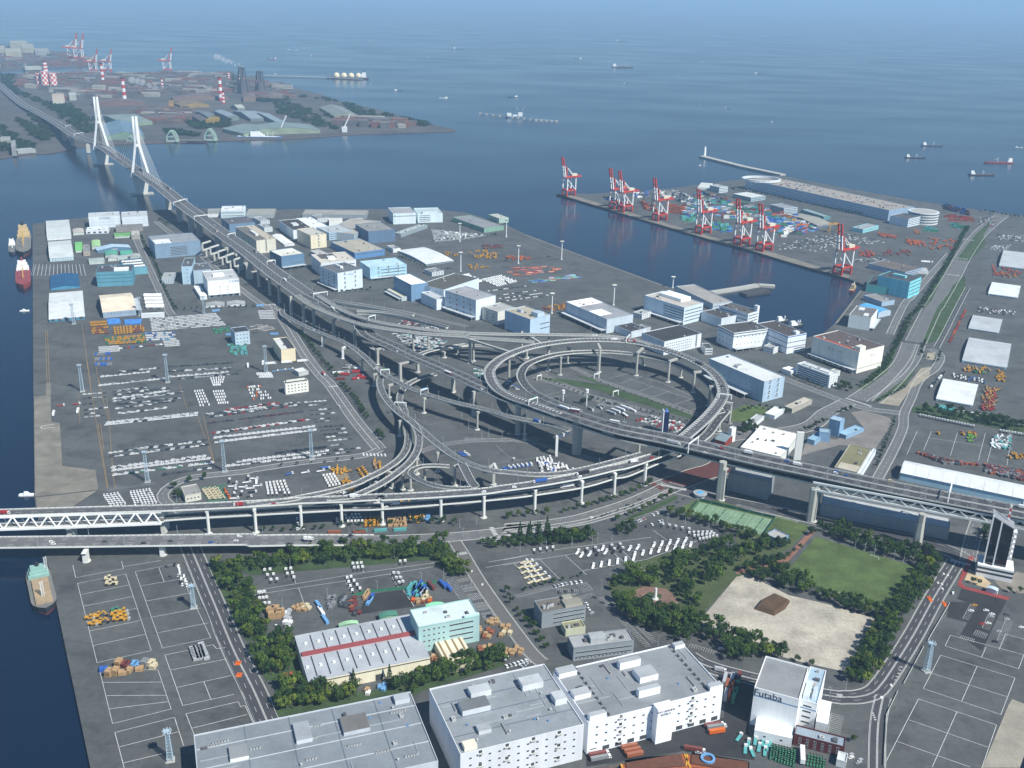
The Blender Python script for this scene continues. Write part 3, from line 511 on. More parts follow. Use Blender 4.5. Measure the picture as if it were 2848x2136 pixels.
def bld(label,s,base=None,h=None,wall='d9dde0',roof='9a9c9e',cat='warehouse',name='warehouse',shape='flat',w1='',w2='',units=None,par=0.9,dock='',canopy=(),bands=(),ribs=False,z0=-0.4,ww=(1.9,1.5),pent=(),ridge=None,seam=True,over=0.0,sub=None,minor=False):
 toks=s.split();t=None;cs=[]
 for k in toks:
  if k[0].isalpha():t=k;continue
  x,y=k.split(',')[:2];cs.append((t,float(x),float(y)))
 if h is None:h=HT(cs[1][0],base,cs[1][1:])
 h=max(2.5,h)
 a,b,c=(P(q[0],q[1],q[2],h)for q in cs)
 u=Vector((a.x-b.x,a.y-b.y,0));v=Vector((c.x-b.x,c.y-b.y,0))
 if u.length>=v.length:
  ud=u.normalized();n=Vector((-ud.y,ud.x,0));n*=1 if v.dot(n)>0 else-1;Lu=u.length;Lv=max(3,v.dot(n));vd=n
 else:
  vd=v.normalized();n=Vector((-vd.y,vd.x,0));n*=1 if u.dot(n)>0 else-1;Lv=v.length;Lu=max(3,u.dot(n));ud=n
 B=Bld();B.h=h
 if ud.x*vd.y-ud.y*vd.x>0:ex,Lx,Ly,f1,f2=ud,Lu,Lv,'x','y'
 else:ex,Lx,Ly,f1,f2=vd,Lv,Lu,'y','x'
 B.Lx,B.Ly=Lx,Ly;az=math.atan2(ex.y,ex.x)
 root=thing(name,label,cat,(b.x,b.y,0),az);B.root=root;B.f={1:f1,2:f2}
 wm=wall if not isinstance(wall,str)else wallm(wall,seam);rm=roof if not isinstance(roof,str)else roofm(roof,ribs)
 mb=MB();pts=[(0,0),(Lx,0),(Lx,Ly),(0,Ly)];gable=shape in('gx','gy');rise=0.0
 if shape in('gx','ax'):rise=Ly*(0.12 if shape=='gx' else 0.10)
 if shape in('gy','ay'):rise=Lx*(0.12 if shape=='gy' else 0.10)
 he=h-(rise if rise else 0)if rise<h*0.6 else h*0.5
 rise=h-he
 for k in range(4):
  p,q=pts[k],pts[(k+1)%4];L=math.hypot(q[0]-p[0],q[1]-p[1])
  mb.quad((p[0],p[1],z0),(q[0],q[1],z0),(q[0],q[1],he),(p[0],p[1],he),0,[(0,z0),(L,z0),(L,he),(0,he)])
 if rise:
  nseg=2 if gable else 10
  along='x' if shape in('gx','ax')else 'y';W_=Ly if along=='x' else Lx
  prof=[]
  for k in range(nseg+1):
   tt=k/nseg;prof.append((tt*W_,he+(rise*(1-abs(2*tt-1))if gable else rise*(1-(2*tt-1)**2))))
  for end in(0,1):
   e=(Lx if along=='x' else Ly)*end
   g=[((e,o,z)if along=='x' else(o,e,z))for o,z in prof]
   i=len(mb.v);mb.v+=g;f=list(range(i,i+len(g)))
   mb.f.append(tuple(f if(end==1)==(along=='x')else f[::-1]));mb.m.append(0)
 mb.build('wall',wm,root)
 mb=MB();ov=over
 if not rise:
  mb.quad((0,0,h-0.02),(Lx,0,h-0.02),(Lx,Ly,h-0.02),(0,Ly,h-0.02),0,[(0,0),(Lx,0),(Lx,Ly),(0,Ly)])
  if par:
   pm=MB();t_=0.45
   for x0,x1,y0,y1 in((0,Lx,0,t_),(0,Lx,Ly-t_,Ly),(0,t_,t_,Ly-t_),(Lx-t_,Lx,t_,Ly-t_)):
    pm.box(x0-(0.02 if x0==0 else 0),x1+(0.02 if x1==Lx else 0),y0-(0.02 if y0==0 else 0),y1+(0.02 if y1==Ly else 0),h-0.4,h+par)
   pm.build('parapet',wm,root)
 else:
  for k in range(len(prof)-1):
   (o0,y0),(o1,y1)=prof[k],prof[k+1];e=Lx if along=='x' else Ly
   if along=='x':q=[(-0.6,o0,y0+0.05),(e+0.6,o0,y0+0.05),(e+0.6,o1,y1+0.05),(-0.6,o1,y1+0.05)]
   else:q=[(o0,e+0.6,y0+0.05),(o0,-0.6,y0+0.05),(o1,-0.6,y1+0.05),(o1,e+0.6,y1+0.05)]
   mb.quad(*q,0,[(0,o0),(e,o0),(e,o1),(0,o1)])
 B.roof=mb.build('roof',rm,root)
 def fpos(f,s_,z,d=0.0):
  ax=B.f[f]if f in B.f else f
  return((s_,-d,z),0.0,Lx)if ax=='x' else((-d,s_,z),-math.pi/2,Ly)
 B.fpos=fpos
 def flen(f):return Lx if B.f[f]=='x' else Ly
 B.flen=flen
 for f,spec in((1,w1),(2,w2)):
  L=flen(f)
  for part in spec.split():
   if part[0]=='g':
    body,_,rng=part[1:].partition('@');r_,c_=(int(x)for x in body.split('x'))
    lo,hi,bl,tp=([float(x)for x in rng.split(',')]+[0.06,0.94,0.1,0.95][len(rng.split(','))if rng else 0:])if rng else[0.06,0.94,0.1,0.95]
    w_,h_=ww
    for i in range(r_):
     for j in range(c_):
      z=he*(bl+(tp-bl)*(i+0.5)/r_)-h_/2;s_=L*(lo+(hi-lo)*(j+0.5)/c_)
      pos,rz,_l=fpos(f,s_,z);ob('window',window_mesh(min(w_,L*(hi-lo)/c_*0.85),min(h_,he*(tp-bl)/r_*0.8)),root,pos,rz)
   elif part[0]=='b':
    body,_,rng=part[1:].partition('@');r_=int(body)
    lo,hi,bl,tp=[float(x)for x in rng.split(',')]if rng else[0.04,0.96,0.1,0.97]
    for i in range(r_):
     z=he*(bl+(tp-bl)*(i+0.5)/r_)-ww[1]/2;s_=L*(lo+hi)/2
     pos,rz,_l=fpos(f,s_,z);ob('window',window_mesh(L*(hi-lo),ww[1]),root,pos,rz)
   elif part[0]=='l':
    body,_,rng=part[1:].partition('@');r_,c_=(int(x)for x in body.split('x'))
    lo,hi=[float(x)for x in rng.split(',')]if rng else[0.1,0.9]
    for i in range(r_):
     for j in range(c_):
      z=he*(0.18+0.74*i/max(1,r_-1))if r_>1 else he*0.5;s_=L*(lo+(hi-lo)*(j+0.5)/c_)
      pos,rz,_l=fpos(f,s_,z);lm='ledge_mesh'
      if lm not in _wm:
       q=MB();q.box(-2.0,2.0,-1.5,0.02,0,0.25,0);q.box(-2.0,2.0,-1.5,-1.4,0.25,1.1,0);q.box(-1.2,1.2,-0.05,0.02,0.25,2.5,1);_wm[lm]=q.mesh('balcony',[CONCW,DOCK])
      ob('balcony',_wm[lm],root,pos,rz)
 for f in dock:
  f=int(f);L=flen(f);n=max(2,int(L/9));
  for j in range(n):
   pos,rz,_l=fpos(f,L*(j+0.5)/n,1.0)
   if 'dock_mesh' not in _wm:
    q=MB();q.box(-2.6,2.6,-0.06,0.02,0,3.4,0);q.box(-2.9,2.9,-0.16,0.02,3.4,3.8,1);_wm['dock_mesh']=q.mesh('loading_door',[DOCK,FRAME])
   ob('loading_door',_wm['dock_mesh'],root,pos,rz)
 for f,z,d,lo,hi in canopy:
  L=flen(f);mb=MB();ax=B.f[f]
  if ax=='x':mb.box(L*lo,L*hi,-d,0.02,z,z+0.5)
  else:mb.box(-d,0.02,L*lo,L*hi,z,z+0.5)
  n=max(2,int(L*(hi-lo)/12))
  for j in range(n+1):
   s_=L*lo+0.4+(L*(hi-lo)-0.8)*j/n;p0=fpos(f,s_,0,d-0.4)[0];mb.beam((p0[0],p0[1],z0),(p0[0],p0[1],z+0.02),0.35,0.35)
  mb.build('canopy',roofm('b9bfc2'),root)
 for f,z,hh,colr in bands:
  L=flen(f);mb=MB()
  if B.f[f]=='x':mb.box(0.05,L-0.05,-0.05,0.02,z*he,z*he+hh)
  else:mb.box(-0.05,0.02,0.05,L-0.05,z*he,z*he+hh)
  mb.build('band',mat('band_'+colr,hexc(colr),0.6,0.05,0.2),root)
 for lo,hi,bl,bh,ph,wc,rc in pent:
  mb=MB();x0,x1,y0,y1=Lx*lo,Lx*hi,Ly*bl,Ly*bh
  mb.box(x0,x1,y0,y1,h-0.03,h+ph,0,(0,1));mb.quad((x0,y0,h+ph),(x1,y0,h+ph),(x1,y1,h+ph),(x0,y1,h+ph),1)
  mb.build('penthouse',[wallm(wc,False),roofm(rc)],root)
 rr=random.Random(label)
 if units is None:units=0 if rise or minor else min(7,int(Lx*Ly/260))
 for k in range(units):
  w_,d_,hh=rr.uniform(1.4,4.5),rr.uniform(1.4,4),rr.uniform(0.9,2.2)
  x,y=rr.uniform(2,max(2.1,Lx-3-w_)),rr.uniform(2,max(2.1,Ly-3-d_));mb=MB()
  mb.box(x,x+w_,y,y+d_,h-0.03,h+hh,0)
  mb.cyl((x+w_*0.3,y+d_*0.5,h+hh),(x+w_*0.3,y+d_*0.5,h+hh+0.35),0.5,0.5,8,1)
  mb.build('roof_unit',[UNIT if k%3 else UNITD,UNITD],B.roof)
 return B
def lettering(text,size,bl,f,s_,z,colr=(0.02,0.03,0.06),flip=False):
 cu=bpy.data.curves.new('lettering','FONT');cu.body=text;cu.size=size;cu.align_x='CENTER';cu.align_y='CENTER';cu.extrude=0.02
 o=bpy.data.objects.new('lettering',cu);COL.objects.link(o)
 dg=bpy.context.evaluated_depsgraph_get();me=bpy.data.meshes.new_from_object(o.evaluated_get(dg));COL.objects.unlink(o);bpy.data.objects.remove(o)
 me.materials.clear();me.materials.append(mat('sign_%d'%int(sum(colr)*1000),colr,0.6,0.0))
 pos,rz,L=bl.fpos(f,s_,z,0.12)
 o=ob('lettering',me,bl.root,pos);o.rotation_euler=(math.pi/2,0,rz);return o
def roof_plant(B,n,seed):
 rr=random.Random(seed)
 for k in range(n):
  x,y=rr.uniform(6,B.Lx-16),rr.uniform(4,B.Ly-8);q=rr.random();z=B.h-0.015;mb=MB()
  if q<0.3:
   for j in range(rr.randint(3,6)):
    mb=MB();mb.box(x+j*1.9,x+j*1.9+1.3,y,y+1.0,z,z+1.3,0);mb.cyl((x+j*1.9+0.65,y+0.5,z+1.3),(x+j*1.9+0.65,y+0.5,z+1.42),0.45,0.45,8,1);mb.build('condenser',[UNIT,UNITD],B.roof)
  elif q<0.6:
   L=rr.uniform(8,30)
   if rr.random()<0.5:mb.box(x,min(x+L,B.Lx-1),y,y+0.5,z,z+0.5)
   else:mb.box(x,x+0.5,y,min(y+L,B.Ly-1),z,z+0.5)
   mb.build('duct',STEELG,B.roof)
  elif q<0.8:mb.cyl((x,y,z),(x,y,z+1.5),0.6,0.6,10);mb.cyl((x,y,z+1.5),(x,y,z+1.9),0.95,0.5,10);mb.build('roof_vent',UNIT,B.roof)
  else:mb.box(x,x+1.6,y,y+1.6,z,z+0.7);mb.build('roof_hatch',mat('hatch_blue',(0.12,0.24,0.42),0.6,0.1,0.2),B.roof)
bld('pale ribbed warehouse at the far end of the left quay',"E 360,430 545,422 525,290",h=9,roof='c3c9c8',ribs=True,shape='gy')
bld('pale warehouse with raised roof spine beside the moored cargo ship',"E 378,572 560,562 540,438",base=(565,618),wall='b9d0d8',roof='c6cccb',ribs=True,shape='gy',w1='g2x8')
bld('low shed with deep blue roof on the left quay',"E 385,815 612,803 600,708",base=(613,832),wall='4d8db0',roof='27587f',ribs=True,shape='gx')
B_=bld('wide white ribbed warehouse nearest the open left quay',"E 375,1056 648,1033 630,834",base=(650,1072),wall='4b86a0',roof='d2d6d6',ribs=True,shape='gy',dock='1');lettering('大黒倉庫',3.2,B_,1,B_.flen(1)*0.6,4.0,(0.75,0.75,0.72))
B_=bld('wide warehouse with pale cream roof and blue grey front',"E 785,978 1040,955 1000,827",base=(1040,1042),wall='93a5b8',roof='dccfba',shape='gy',w1='g1x8@0.1,0.9,0.55,0.8',canopy=((2,6,9,0.05,0.75),))
bld('teal block with white pipework on its roof',"E 737,715 1015,703 992,652",base=(1018,812),wall='5f98ab',roof='4c4f55',bands=((1,0.3,0.7,'2d4a57'),(1,0.55,0.7,'2d4a57'),(1,0.8,0.7,'2d4a57')),units=6,pent=((0.0,0.35,0.1,0.5,4,'e2e6e8','dfe3e5'),))
bld('teal annex with white roof strips behind the pipework block',"E 960,690 1130,668 1085,602",base=(1132,722),wall='6aa3b5',roof='565a60',units=3,pent=((0.1,0.2,0.05,0.95,1.2,'e8eaea','e8eaea'),(0.4,0.5,0.05,0.95,1.2,'e8eaea','e8eaea'),(0.7,0.8,0.05,0.95,1.2,'e8eaea','e8eaea')))
B_=bld('long pale blue shed with white letters on its front',"E 745,528 1005,503 995,480",base=(1005,538),wall='5c7f9c',roof='a9c2d4',shape='gx');lettering('大黒埠頭',3.0,B_,1,B_.flen(1)*0.5,4.2,(0.8,0.8,0.8))
B_=bld('white banded warehouse facing the strait, left of a pair',"E 680,290 922,278 912,247",base=(924,362),wall='d6dfe6',roof='babfc1',bands=((1,0.25,0.6,'9fb0bd'),(1,0.5,0.6,'9fb0bd'),(1,0.72,0.6,'9fb0bd')),units=5);lettering('東洋埠頭倉庫',3.6,B_,1,B_.flen(1)*0.5,B_.h*0.86,(0.12,0.18,0.28))
bld('white banded warehouse facing the strait, right of a pair',"E 935,287 1135,281 1130,242",base=(1136,356),wall='d9e1e8',roof='b3b8ba',bands=((1,0.25,0.6,'a4b4c0'),(1,0.5,0.6,'a4b4c0'),(1,0.72,0.6,'a4b4c0')),units=4)
bld('low white dock building in front of the banded pair',"E 660,392 832,386 835,362",h=7,wall='dfe6ea',roof='d0d6d8',dock='1')
bld('low grey brick building with arches before the banded pair',"E 890,372 1098,362 1095,340",base=(1098,394),wall='8f8c88',roof='77787a',w1='g1x10')
for k,(a,l,c_)in enumerate((("E 880,425 1012,420 1010,392",'green tented shed beside the low grey brick building','6b9a62'),("E 808,575 903,570 898,535",'left of two teal tented sheds behind the pipework block','5aa089'),("E 928,566 1018,560 1012,526",'right of two teal tented sheds behind the pipework block','57a08c'),("E 705,512 772,507 768,458",'light green shed with pointed roof near the blue shed','9ec38c'),("E 580,538 632,532 628,464",'bright green shed beside the pale spine roof warehouse','74bb6e'),("E 828,600 900,597 898,573",'left grey tented shed in a row before the pipework block','a4aaa9'),("E 905,596 978,592 975,570",'middle grey tented shed in a row before the pipework block','a2a8a8'),("E 1000,592 1078,588 1075,562",'right grey tented shed in a row before the pipework block','a6acab'),("E 685,625 800,618 795,585",'grey green tented shed left of the grey row','9aa7a2'),("E 560,402 645,398 640,368",'small pale tented hall beside the far quay warehouse','b5b0a8'))):
 bld(l,a,h=6.5,wall='c0c8c2',roof=c_,shape='ax' if k%2 else 'ay',cat='shed',name='tented_shed')
B_=bld('large blue grey warehouse with a white window grid in its front',"E 1188,500 1540,470 1440,412",base=(1546,575),wall='7f97ae',roof='8e9296',w1='b6@0.3,0.68,0.1,0.75',units=4,pent=((0.02,0.5,0.62,0.98,1.2,'d5d7d6','d8dad9'),));
bld('pale blue tower block beside the white box warehouse',"E 1398,660 1478,668 1500,602",base=(1482,802),wall='aecbdc',roof='55585c',w1='g4x1',units=2)
bld('pale blue grey lower wing joined to the tower block',"E 1482,690 1622,692 1600,640",base=(1622,802),wall='a9bccb',roof='5a5d62',units=4)
B_=bld('white box warehouse with blue characters by the highway piers',"E 1590,772 1838,762 1792,690",base=(1845,888),wall='eef1f0',roof='b4b7b8',w1='g3x2@0.25,0.75,0.15,0.7',dock='1',pent=((0.4,0.62,0.4,0.75,3,'eceeee','e8eaea'),),canopy=((1,5,4,0.0,1.0),));lettering('日本通運',4.2,B_,1,B_.flen(1)*0.17,B_.h*0.88,(0.12,0.25,0.42))
bld('white slanting loading canopy beside the white box warehouse',"E 1545,905 1592,890 1540,812",h=6.5,wall='d5d9d9',roof='f0f2f2',cat='canopy',name='loading_canopy',par=0)
bld('left of two low grey sheds behind the car compound hedge',"E 1578,962 1722,956 1718,930",h=4.5,roof='9a9c9c',shape='gx',cat='shed',name='shed')
bld('right of two low grey sheds behind the car compound hedge',"E 1742,954 1882,948 1875,922",h=4.5,roof='a0a2a2',shape='gx',cat='shed',name='shed')
bld('small pale blue gate office amid the tyre stacks in the yard',"E 1815,1192 1918,1165 1885,1128",base=(1922,1262),wall='b4c6d4',roof='3e4044',w1='g3x4',w2='g3x3',cat='office',name='office_block',units=1)
bld('cream workshop with half pale half dark roof by the tree lined road',"F 775,1305 888,1298 822,1212",base=(890,1392),wall='e3d6b8',roof='c9cbc8',units=1,pent=((0.02,0.98,0.02,0.5,0.3,'55585c','3f4146'),),cat='workshop',name='workshop')
bld('white yard office with small windows and flat roofs',"J 258,190 435,166 425,148",base=(437,246),wall='ecebe2',roof='35373c',w1='g3x6',cat='office',name='office_block',pent=((0.75,0.95,0.1,0.9,3,'ecebe2','3a3c40'),),units=0)
bld('small white portacabin shed beside the yard office',"F 905,1480 990,1470 950,1445",h=5,wall='b9bcbb',roof='dcdedd',cat='shed',name='shed',minor=True)
bld('grey house with flat roof between trees beside the slip road',"I 1420,1048 1545,1030 1512,960",base=(1546,1078),wall='cfcdc2',roof='8d8c8a',w1='g1x4',cat='office',name='office_block',units=0)
bld('white canopy strip at the wharf end near the storage tanks',"E 1085,1045 1262,1036 1258,1020",h=4,roof='c8cfd0',cat='shed',name='shed',minor=True)
bld('slate blue warehouse beside the highway where it reaches land',"F 320,298 380,345 572,325",base=(385,405),wall='6c86a2',roof='5c5d62',w1='g4x3',units=3)
bld('white terminal with cluttered roof at the waterside',"F 315,242 500,240 508,202",base=(501,292),wall='c9dbe0',roof='d7dbdc',units=7,w1='b2')
bld('long grey transit shed left of the terminal on the far quay',"F 215,262 330,262 330,222",h=7,roof='8f938f',par=0.3,units=0)
bld('long grey transit shed right of the terminal on the far quay',"F 510,268 722,270 738,224",h=7,wall='9ba3a4',roof='94968f',par=0.3,units=0)
bld('longest grey transit shed on the far quay edge',"F 940,265 1435,272 1432,236",h=8,wall='8d979c',roof='969690',par=0.3,units=0)
bld('cream warehouse with balconies close right of the highway',"F 430,365 588,470 742,458",base=(596,568),wall='d8d5c4',roof='6d6a66',w1='g5x7',w2='l5x1@0.2,0.8',units=4,pent=((0.55,0.98,0.02,0.98,0.4,'cfccc0','b5ad9c'),(0.3,0.45,0.3,0.6,4,'d5d5cc','cccfce')))
bld('low white sawtooth shed behind the cream balcony warehouse',"F 705,418 805,490 868,472",h=6,roof='dfe1dc',shape='gy',cat='shed',name='shed')
bld('white warehouse with dark brown roof in the second row',"F 762,315 872,390 1010,370",base=(880,462),wall='d7dfe4',roof='3f3c3b',w1='g4x5',units=3,pent=((0.3,0.6,0.4,0.6,3,'d8dcde','c8ccce'),))
bld('long white roofed shed leading back to the quay',"F 890,300 1040,385 1140,358",h=10,wall='c6cfd4',roof='dfe5e8')
bld('cream warehouse with zigzag stair on its bright front',"F 900,382 1005,432 1145,426",base=(1015,532),wall='e2d9bf',roof='b7b4ac',w1='g5x4',w2='l4x1@0.25,0.75',units=3)
bld('pale blue warehouse with light roof behind the zigzag stair',"F 1050,368 1148,412 1335,392",base=(1150,466),wall='a8c0d2',roof='adb3b5',w2='b3',units=3)
bld('pale rounded hall with cream vaulted roof in the second row',"F 1150,330 1250,335 1248,268",h=16,wall='c3c8c8',roof='cdccc6',shape='ay')
bld('broad low warehouse with tan roof behind the slate block',"F 1250,330 1340,420 1545,320",h=14,wall='a3b1bb',roof='a6a198',units=2)
bld('dark slate warehouse block near the pale tower warehouse',"F 1350,345 1450,402 1635,372",base=(1455,492),wall='5d7590',roof='8a8a88',w2='g4x2',units=3)
B_=bld('bright white tall warehouse at the far waterside, left half',"F 1635,256 1815,256 1772,212",base=(1818,336),wall='dbe9ee',roof='9b9da0',units=3,bands=((1,0.72,1.4,'5b7080'),),w1='g4x1@0.86,0.99')
B_=bld('bright white tall warehouse at the far waterside, right half',"F 1820,250 2022,260 1985,216",base=(2023,326),wall='dbebf0',roof='b5c4c6',units=4,w1='b4@0.5,0.95,0.1,0.9',pent=((0.05,0.2,0.2,0.8,6,'dbe9ee','b0b4b6'),))
bld('slanting pale roofed shed below the bright white warehouse',"F 1640,412 1700,418 1905,348",h=7,wall='8b9aa0',roof='a9b3b0')
bld('blue warehouse with curved front and cluttered tan roof',"F 1160,480 1345,566 1600,546",base=(1350,612),wall='5a87b4',roof='a7a193',w2='b2',units=7,bands=((2,0.2,2.2,'3f78b4'),))
B_=bld('slate blue warehouse with off white roof right of the highway',"F 690,547 780,592 975,577",base=(800,692),wall='61809c',roof='dcdacf',w2='b2@0.4,0.95,0.1,0.5',units=3,canopy=((2,5,8,0.0,1.0),))
bld('white warehouse complex with beige roof sections',"F 970,582 1085,642 1355,617",base=(1096,742),wall='d9dde0',roof='c7c0b3',w1='g4x5',w2='b2',units=4,pent=((0.15,0.6,0.45,0.98,0.4,'6a6662','5a5654'),(0.3,0.5,0.3,0.5,4,'dfe2e3','d2d6d7')))
B_=bld('tall white warehouse with paired balcony columns',"F 1075,665 1212,722 1450,708",base=(1215,862),wall='d4e2ec',roof='64666a',w1='l5x3@0.05,0.95',w2='l4x2@0.08,0.92',units=4,canopy=((1,4,7,0,1),),pent=((0.42,0.52,0.4,0.7,4,'dfe4e6','c8cdd0'),));lettering('大黒流通',3.6,B_,2,B_.flen(2)*0.5,B_.h*0.84,(0.3,0.45,0.6))
bld('long light blue warehouse with light blue roof',"F 1362,632 1462,682 1745,652",base=(1466,772),wall='a9cfe0',roof='b4d0dc',w1='g2x4',w2='b3@0.3,0.95,0.1,0.9 l3x3',units=2,canopy=((2,3.5,6,0,1),))
bld('slate block with glaring white roof in the middle row',"F 1645,742 1780,812 1905,792",base=(1786,938),wall='7394b4',roof='f2f4f2',units=0)
bld('low cream annex with white canopy before the slate block',"F 1590,845 1705,905 1762,892",base=(1705,934),wall='b9c6c9',roof='cfc9b0',units=0,canopy=((1,4,5,0,1),),minor=True)
bld('wide low hall with gently curved white roof beside the machine yard',"F 1670,532 1895,637 2100,607",base=(1898,660),wall='a7b9c2',roof='d5d9da',shape='ax',w2='b1')
bld('small white kiosk block behind the curved white hall',"F 1590,510 1640,535 1680,520",h=7,cat='office',name='office_block',units=1)
bld('stepped white cold store with dark roof, upper left part',"F 1860,800 2030,850 2300,760",h=24,wall='d3dfe8',roof='57564f',w1='g3x6',units=3)
bld('white stepped front wing of the cold store',"F 1855,870 1975,925 2035,905",base=(1980,1003),wall='dde7ee',roof='b8bcc0',w1='g2x4',units=1)
B_=bld('long white cold store with grey roof beyond the ramps',"G 105,852 342,930 535,906",base=(346,1082),wall='d9e4ec',roof='9b9c9f',w1='l4x4@0.05,0.95',canopy=((1,6,9,0,1),),units=2)
bld('pale warehouse squeezed between cold store and banded offices',"G 395,977 510,1020 650,986",base=(515,1118),wall='d8d8d0',roof='a9aaa8',w1='l4x2',units=2)
bld('pale blue warehouse with a stair tower right behind the ramps',"G 565,1007 760,1077 990,1066",base=(766,1220),wall='b5cce0',roof='b0a895',w2='b2@0.5,0.98,0.25,0.75',units=3,pent=((0.36,0.7,0.0,0.25,7,'bdd3e6','a5b4c4'),(0.3,0.42,0.6,0.75,4,'aebfcc','a6a8a8')))
B_=bld('long warehouse with white and grey striped roof and strutted canopy',"G 1035,942 1350,1077 1558,1042",base=(1356,1184),wall='c2cfd9',roof='96989c',canopy=((1,6,10,0,1),),units=3,pent=((0.0,1.0,0.72,1.0,0.4,'e9ecec','f4f5f4'),(0.03,0.5,0.2,0.45,0.8,'e9ecec','f4f5f4')))
B_=bld('white warehouse with tan roof and white penthouse at the basin',"G 1640,892 1945,987 2145,966",base=(1945,1118),wall='cfe0ea',roof='b8b2aa',w1='b5@0.0,0.5,0.1,0.9',w2='b4@0.05,0.95,0.1,0.9',units=6,pent=((0.45,0.98,0.3,0.85,5,'e9eeee','e4eff0'),),canopy=((1,5,9,0.0,1.0),))
bld('long grey roofed warehouse on the basin edge',"G 1880,822 2165,957 2290,928",base=(2165,1002),wall='b7c3cc',roof='9b9894',units=2,bands=((2,0.55,0.8,'4f5f6c'),))
bld('low dark roofed warehouse tucked behind the striped roof',"K 1090,277 1260,342 1395,322",base=(1262,390),wall='ccd6de',roof='3a3a3e',units=5)
bld('white warehouse with broad dark roof directly behind the loop',"K 1330,352 1515,420 1800,356",h=20,wall='dfe6ec',roof='3f3e40',w2='g4x14@0.05,0.75,0.1,0.9 l5x1@0.8,0.95',units=2)
bld('small low dark flat roofed building right of the loop warehouse',"K 1800,430 1830,470 1875,455",h=9,roof='4a4a4c',w2='b2',units=0,minor=True)
B_=bld('white warehouse with dark bands below its roof edge',"p 65,472 290,532 588,492",base=(285,682),wall='e3eaef',roof='4d4c4b',bands=((1,0.93,1.2,'2b3038'),(1,0.78,1.0,'2b3038'),(2,0.93,1.2,'2b3038'),(2,0.78,1.0,'2b3038')),w1='g3x4',w2='g2x8',units=5,canopy=((2,4,10,0.0,0.6),))
bld('white warehouse striped with blue bands beside the basin',"p 488,447 768,562 930,532",base=(760,714),wall='dfe7f0',roof='4f4948',bands=((1,0.95,1.2,'3566ad'),(2,0.95,1.2,'3566ad'),(1,0.62,1.0,'39475a'),(2,0.62,1.0,'39475a'),(1,0.34,1.0,'39475a'),(2,0.34,1.0,'39475a')),units=2,w2='b2@0.4,0.95,0.05,0.3',pent=((0.5,0.7,0.05,0.15,4,'e0e6ea','cfd4d6'),))
bld('white warehouse with slim white stair tower at its corner',"p 160,287 415,362 558,347",base=(420,482),wall='e1e9ef',roof='5b5754',w1='b3',w2='b4@0.05,0.9,0.1,0.95',units=4,pent=((0.82,1.0,0.0,0.12,9,'e9edf0','d5d9dc'),))
bld('dark roofed warehouse with grey ventilators behind the banded one',"p 5,340 180,402 395,400",h=15,wall='cfdae2',roof='4b494a',units=7)
bld('long pale warehouse with metal clad left side beside the loop',"K 1862,550 H 215,728 378,690",base=(205,884),wall='a9bfd2',roof='cfd2d0',w1='g1x9',w2='l4x2@0.1,0.9',units=1,canopy=((1,6,12,0.2,1.0),),pent=((0.2,0.45,0.55,0.62,3,'bfc5c8','9ca0a2'),))
B_=bld('massive white cold store with rust red roof strip',"H 590,377 945,500 1150,453",base=(930,662),wall='e9e8dd',roof='5d5250',units=9,bands=((1,0.2,0.5,'343a40'),(2,0.2,0.5,'343a40')),canopy=((1,6,8,0,1),),pent=((0.08,0.3,0.03,0.14,6,'eceade','dad8cd'),),dock='1')
mb=MB();(mb.box(1,B_.Lx-6,1,B_.Ly*0.13,B_.h-0.015,B_.h+0.3)if B_.f[1]=='x' else mb.box(1,B_.Lx*0.13,6,B_.Ly-1,B_.h-0.015,B_.h+0.3));mb.build('rust_strip',roofm('a3492f'),B_.roof)
lettering('日 口 二 十',5.0,B_,1,B_.flen(1)*0.5,B_.h*0.72,(0.25,0.24,0.22));lettering('口 十',4.0,B_,2,B_.flen(2)*0.55,B_.h*0.7,(0.32,0.31,0.28))
bld('slim white office with ribbon windows below the cold store',"H 465,587 720,680 798,666",base=(708,772),wall='e4eaee',roof='c4c7c8',cat='office',name='office_block',w1='b5',w2='g4x3',units=4,pent=((0.3,0.7,0.1,0.9,1.6,'d5d9db','c8ccce'),))
bld('bright white flat canopy next to the slim office',"H 350,618 420,645 462,625",h=7,roof='f0f3f3',cat='canopy',name='canopy_roof',par=0,minor=True)
bld('white block with grey roof by the basin corner',"H 872,206 1035,237 1088,166",base=(1030,332),wall='e2eceb',roof='6d6c6c',units=0,pent=((0.1,0.35,0.2,0.4,1.5,'d8dcdc','d8dcdc'),(0.6,0.85,0.55,0.8,1.5,'d8dcdc','d8dcdc')),canopy=((2,4,7,0,1),))
bld('shed with bright sky blue vaulted roof',"H 935,132 1095,182 1175,155",base=(1100,236),wall='b3c4d2',roof='58a8de',shape='ay')
bld('plain blue grey block behind the sky blue vault',"H 980,62 1120,112 1202,92",base=(1122,146),wall='9fb4c8',roof='8d8c88',units=2)
bld('teal warehouse with dark roof on the basin corner',"D 1010,1347 1200,1387 1242,1322",base=(1200,1442),wall='55a1a2',roof='454648',units=2)
bld('aqua warehouse with several storeys beside the boulevard',"D 1092,1292 1335,1342 1366,1292",base=(1335,1472),wall='7fd0de',roof='4a4a4c',w2='b4',bands=((1,0.3,0.5,'5aa6b8'),(1,0.55,0.5,'5aa6b8'),(1,0.8,0.5,'5aa6b8')),units=2,pent=((0.4,0.55,0.3,0.7,4,'8fd6e0','88c0c8'),))
bld('blue grey warehouse with brown roof behind the aqua one',"D 1018,1200 1300,1267 1330,1207",base=(1300,1302),wall='9bb0c6',roof='6a625c',units=3,w2='b2')
bld('open parking shelter with pale slab roof near the boulevard',"D 1330,1245 1478,1256 1480,1232",h=6,roof='aeb4b4',cat='canopy',name='canopy_roof',par=0,minor=True)
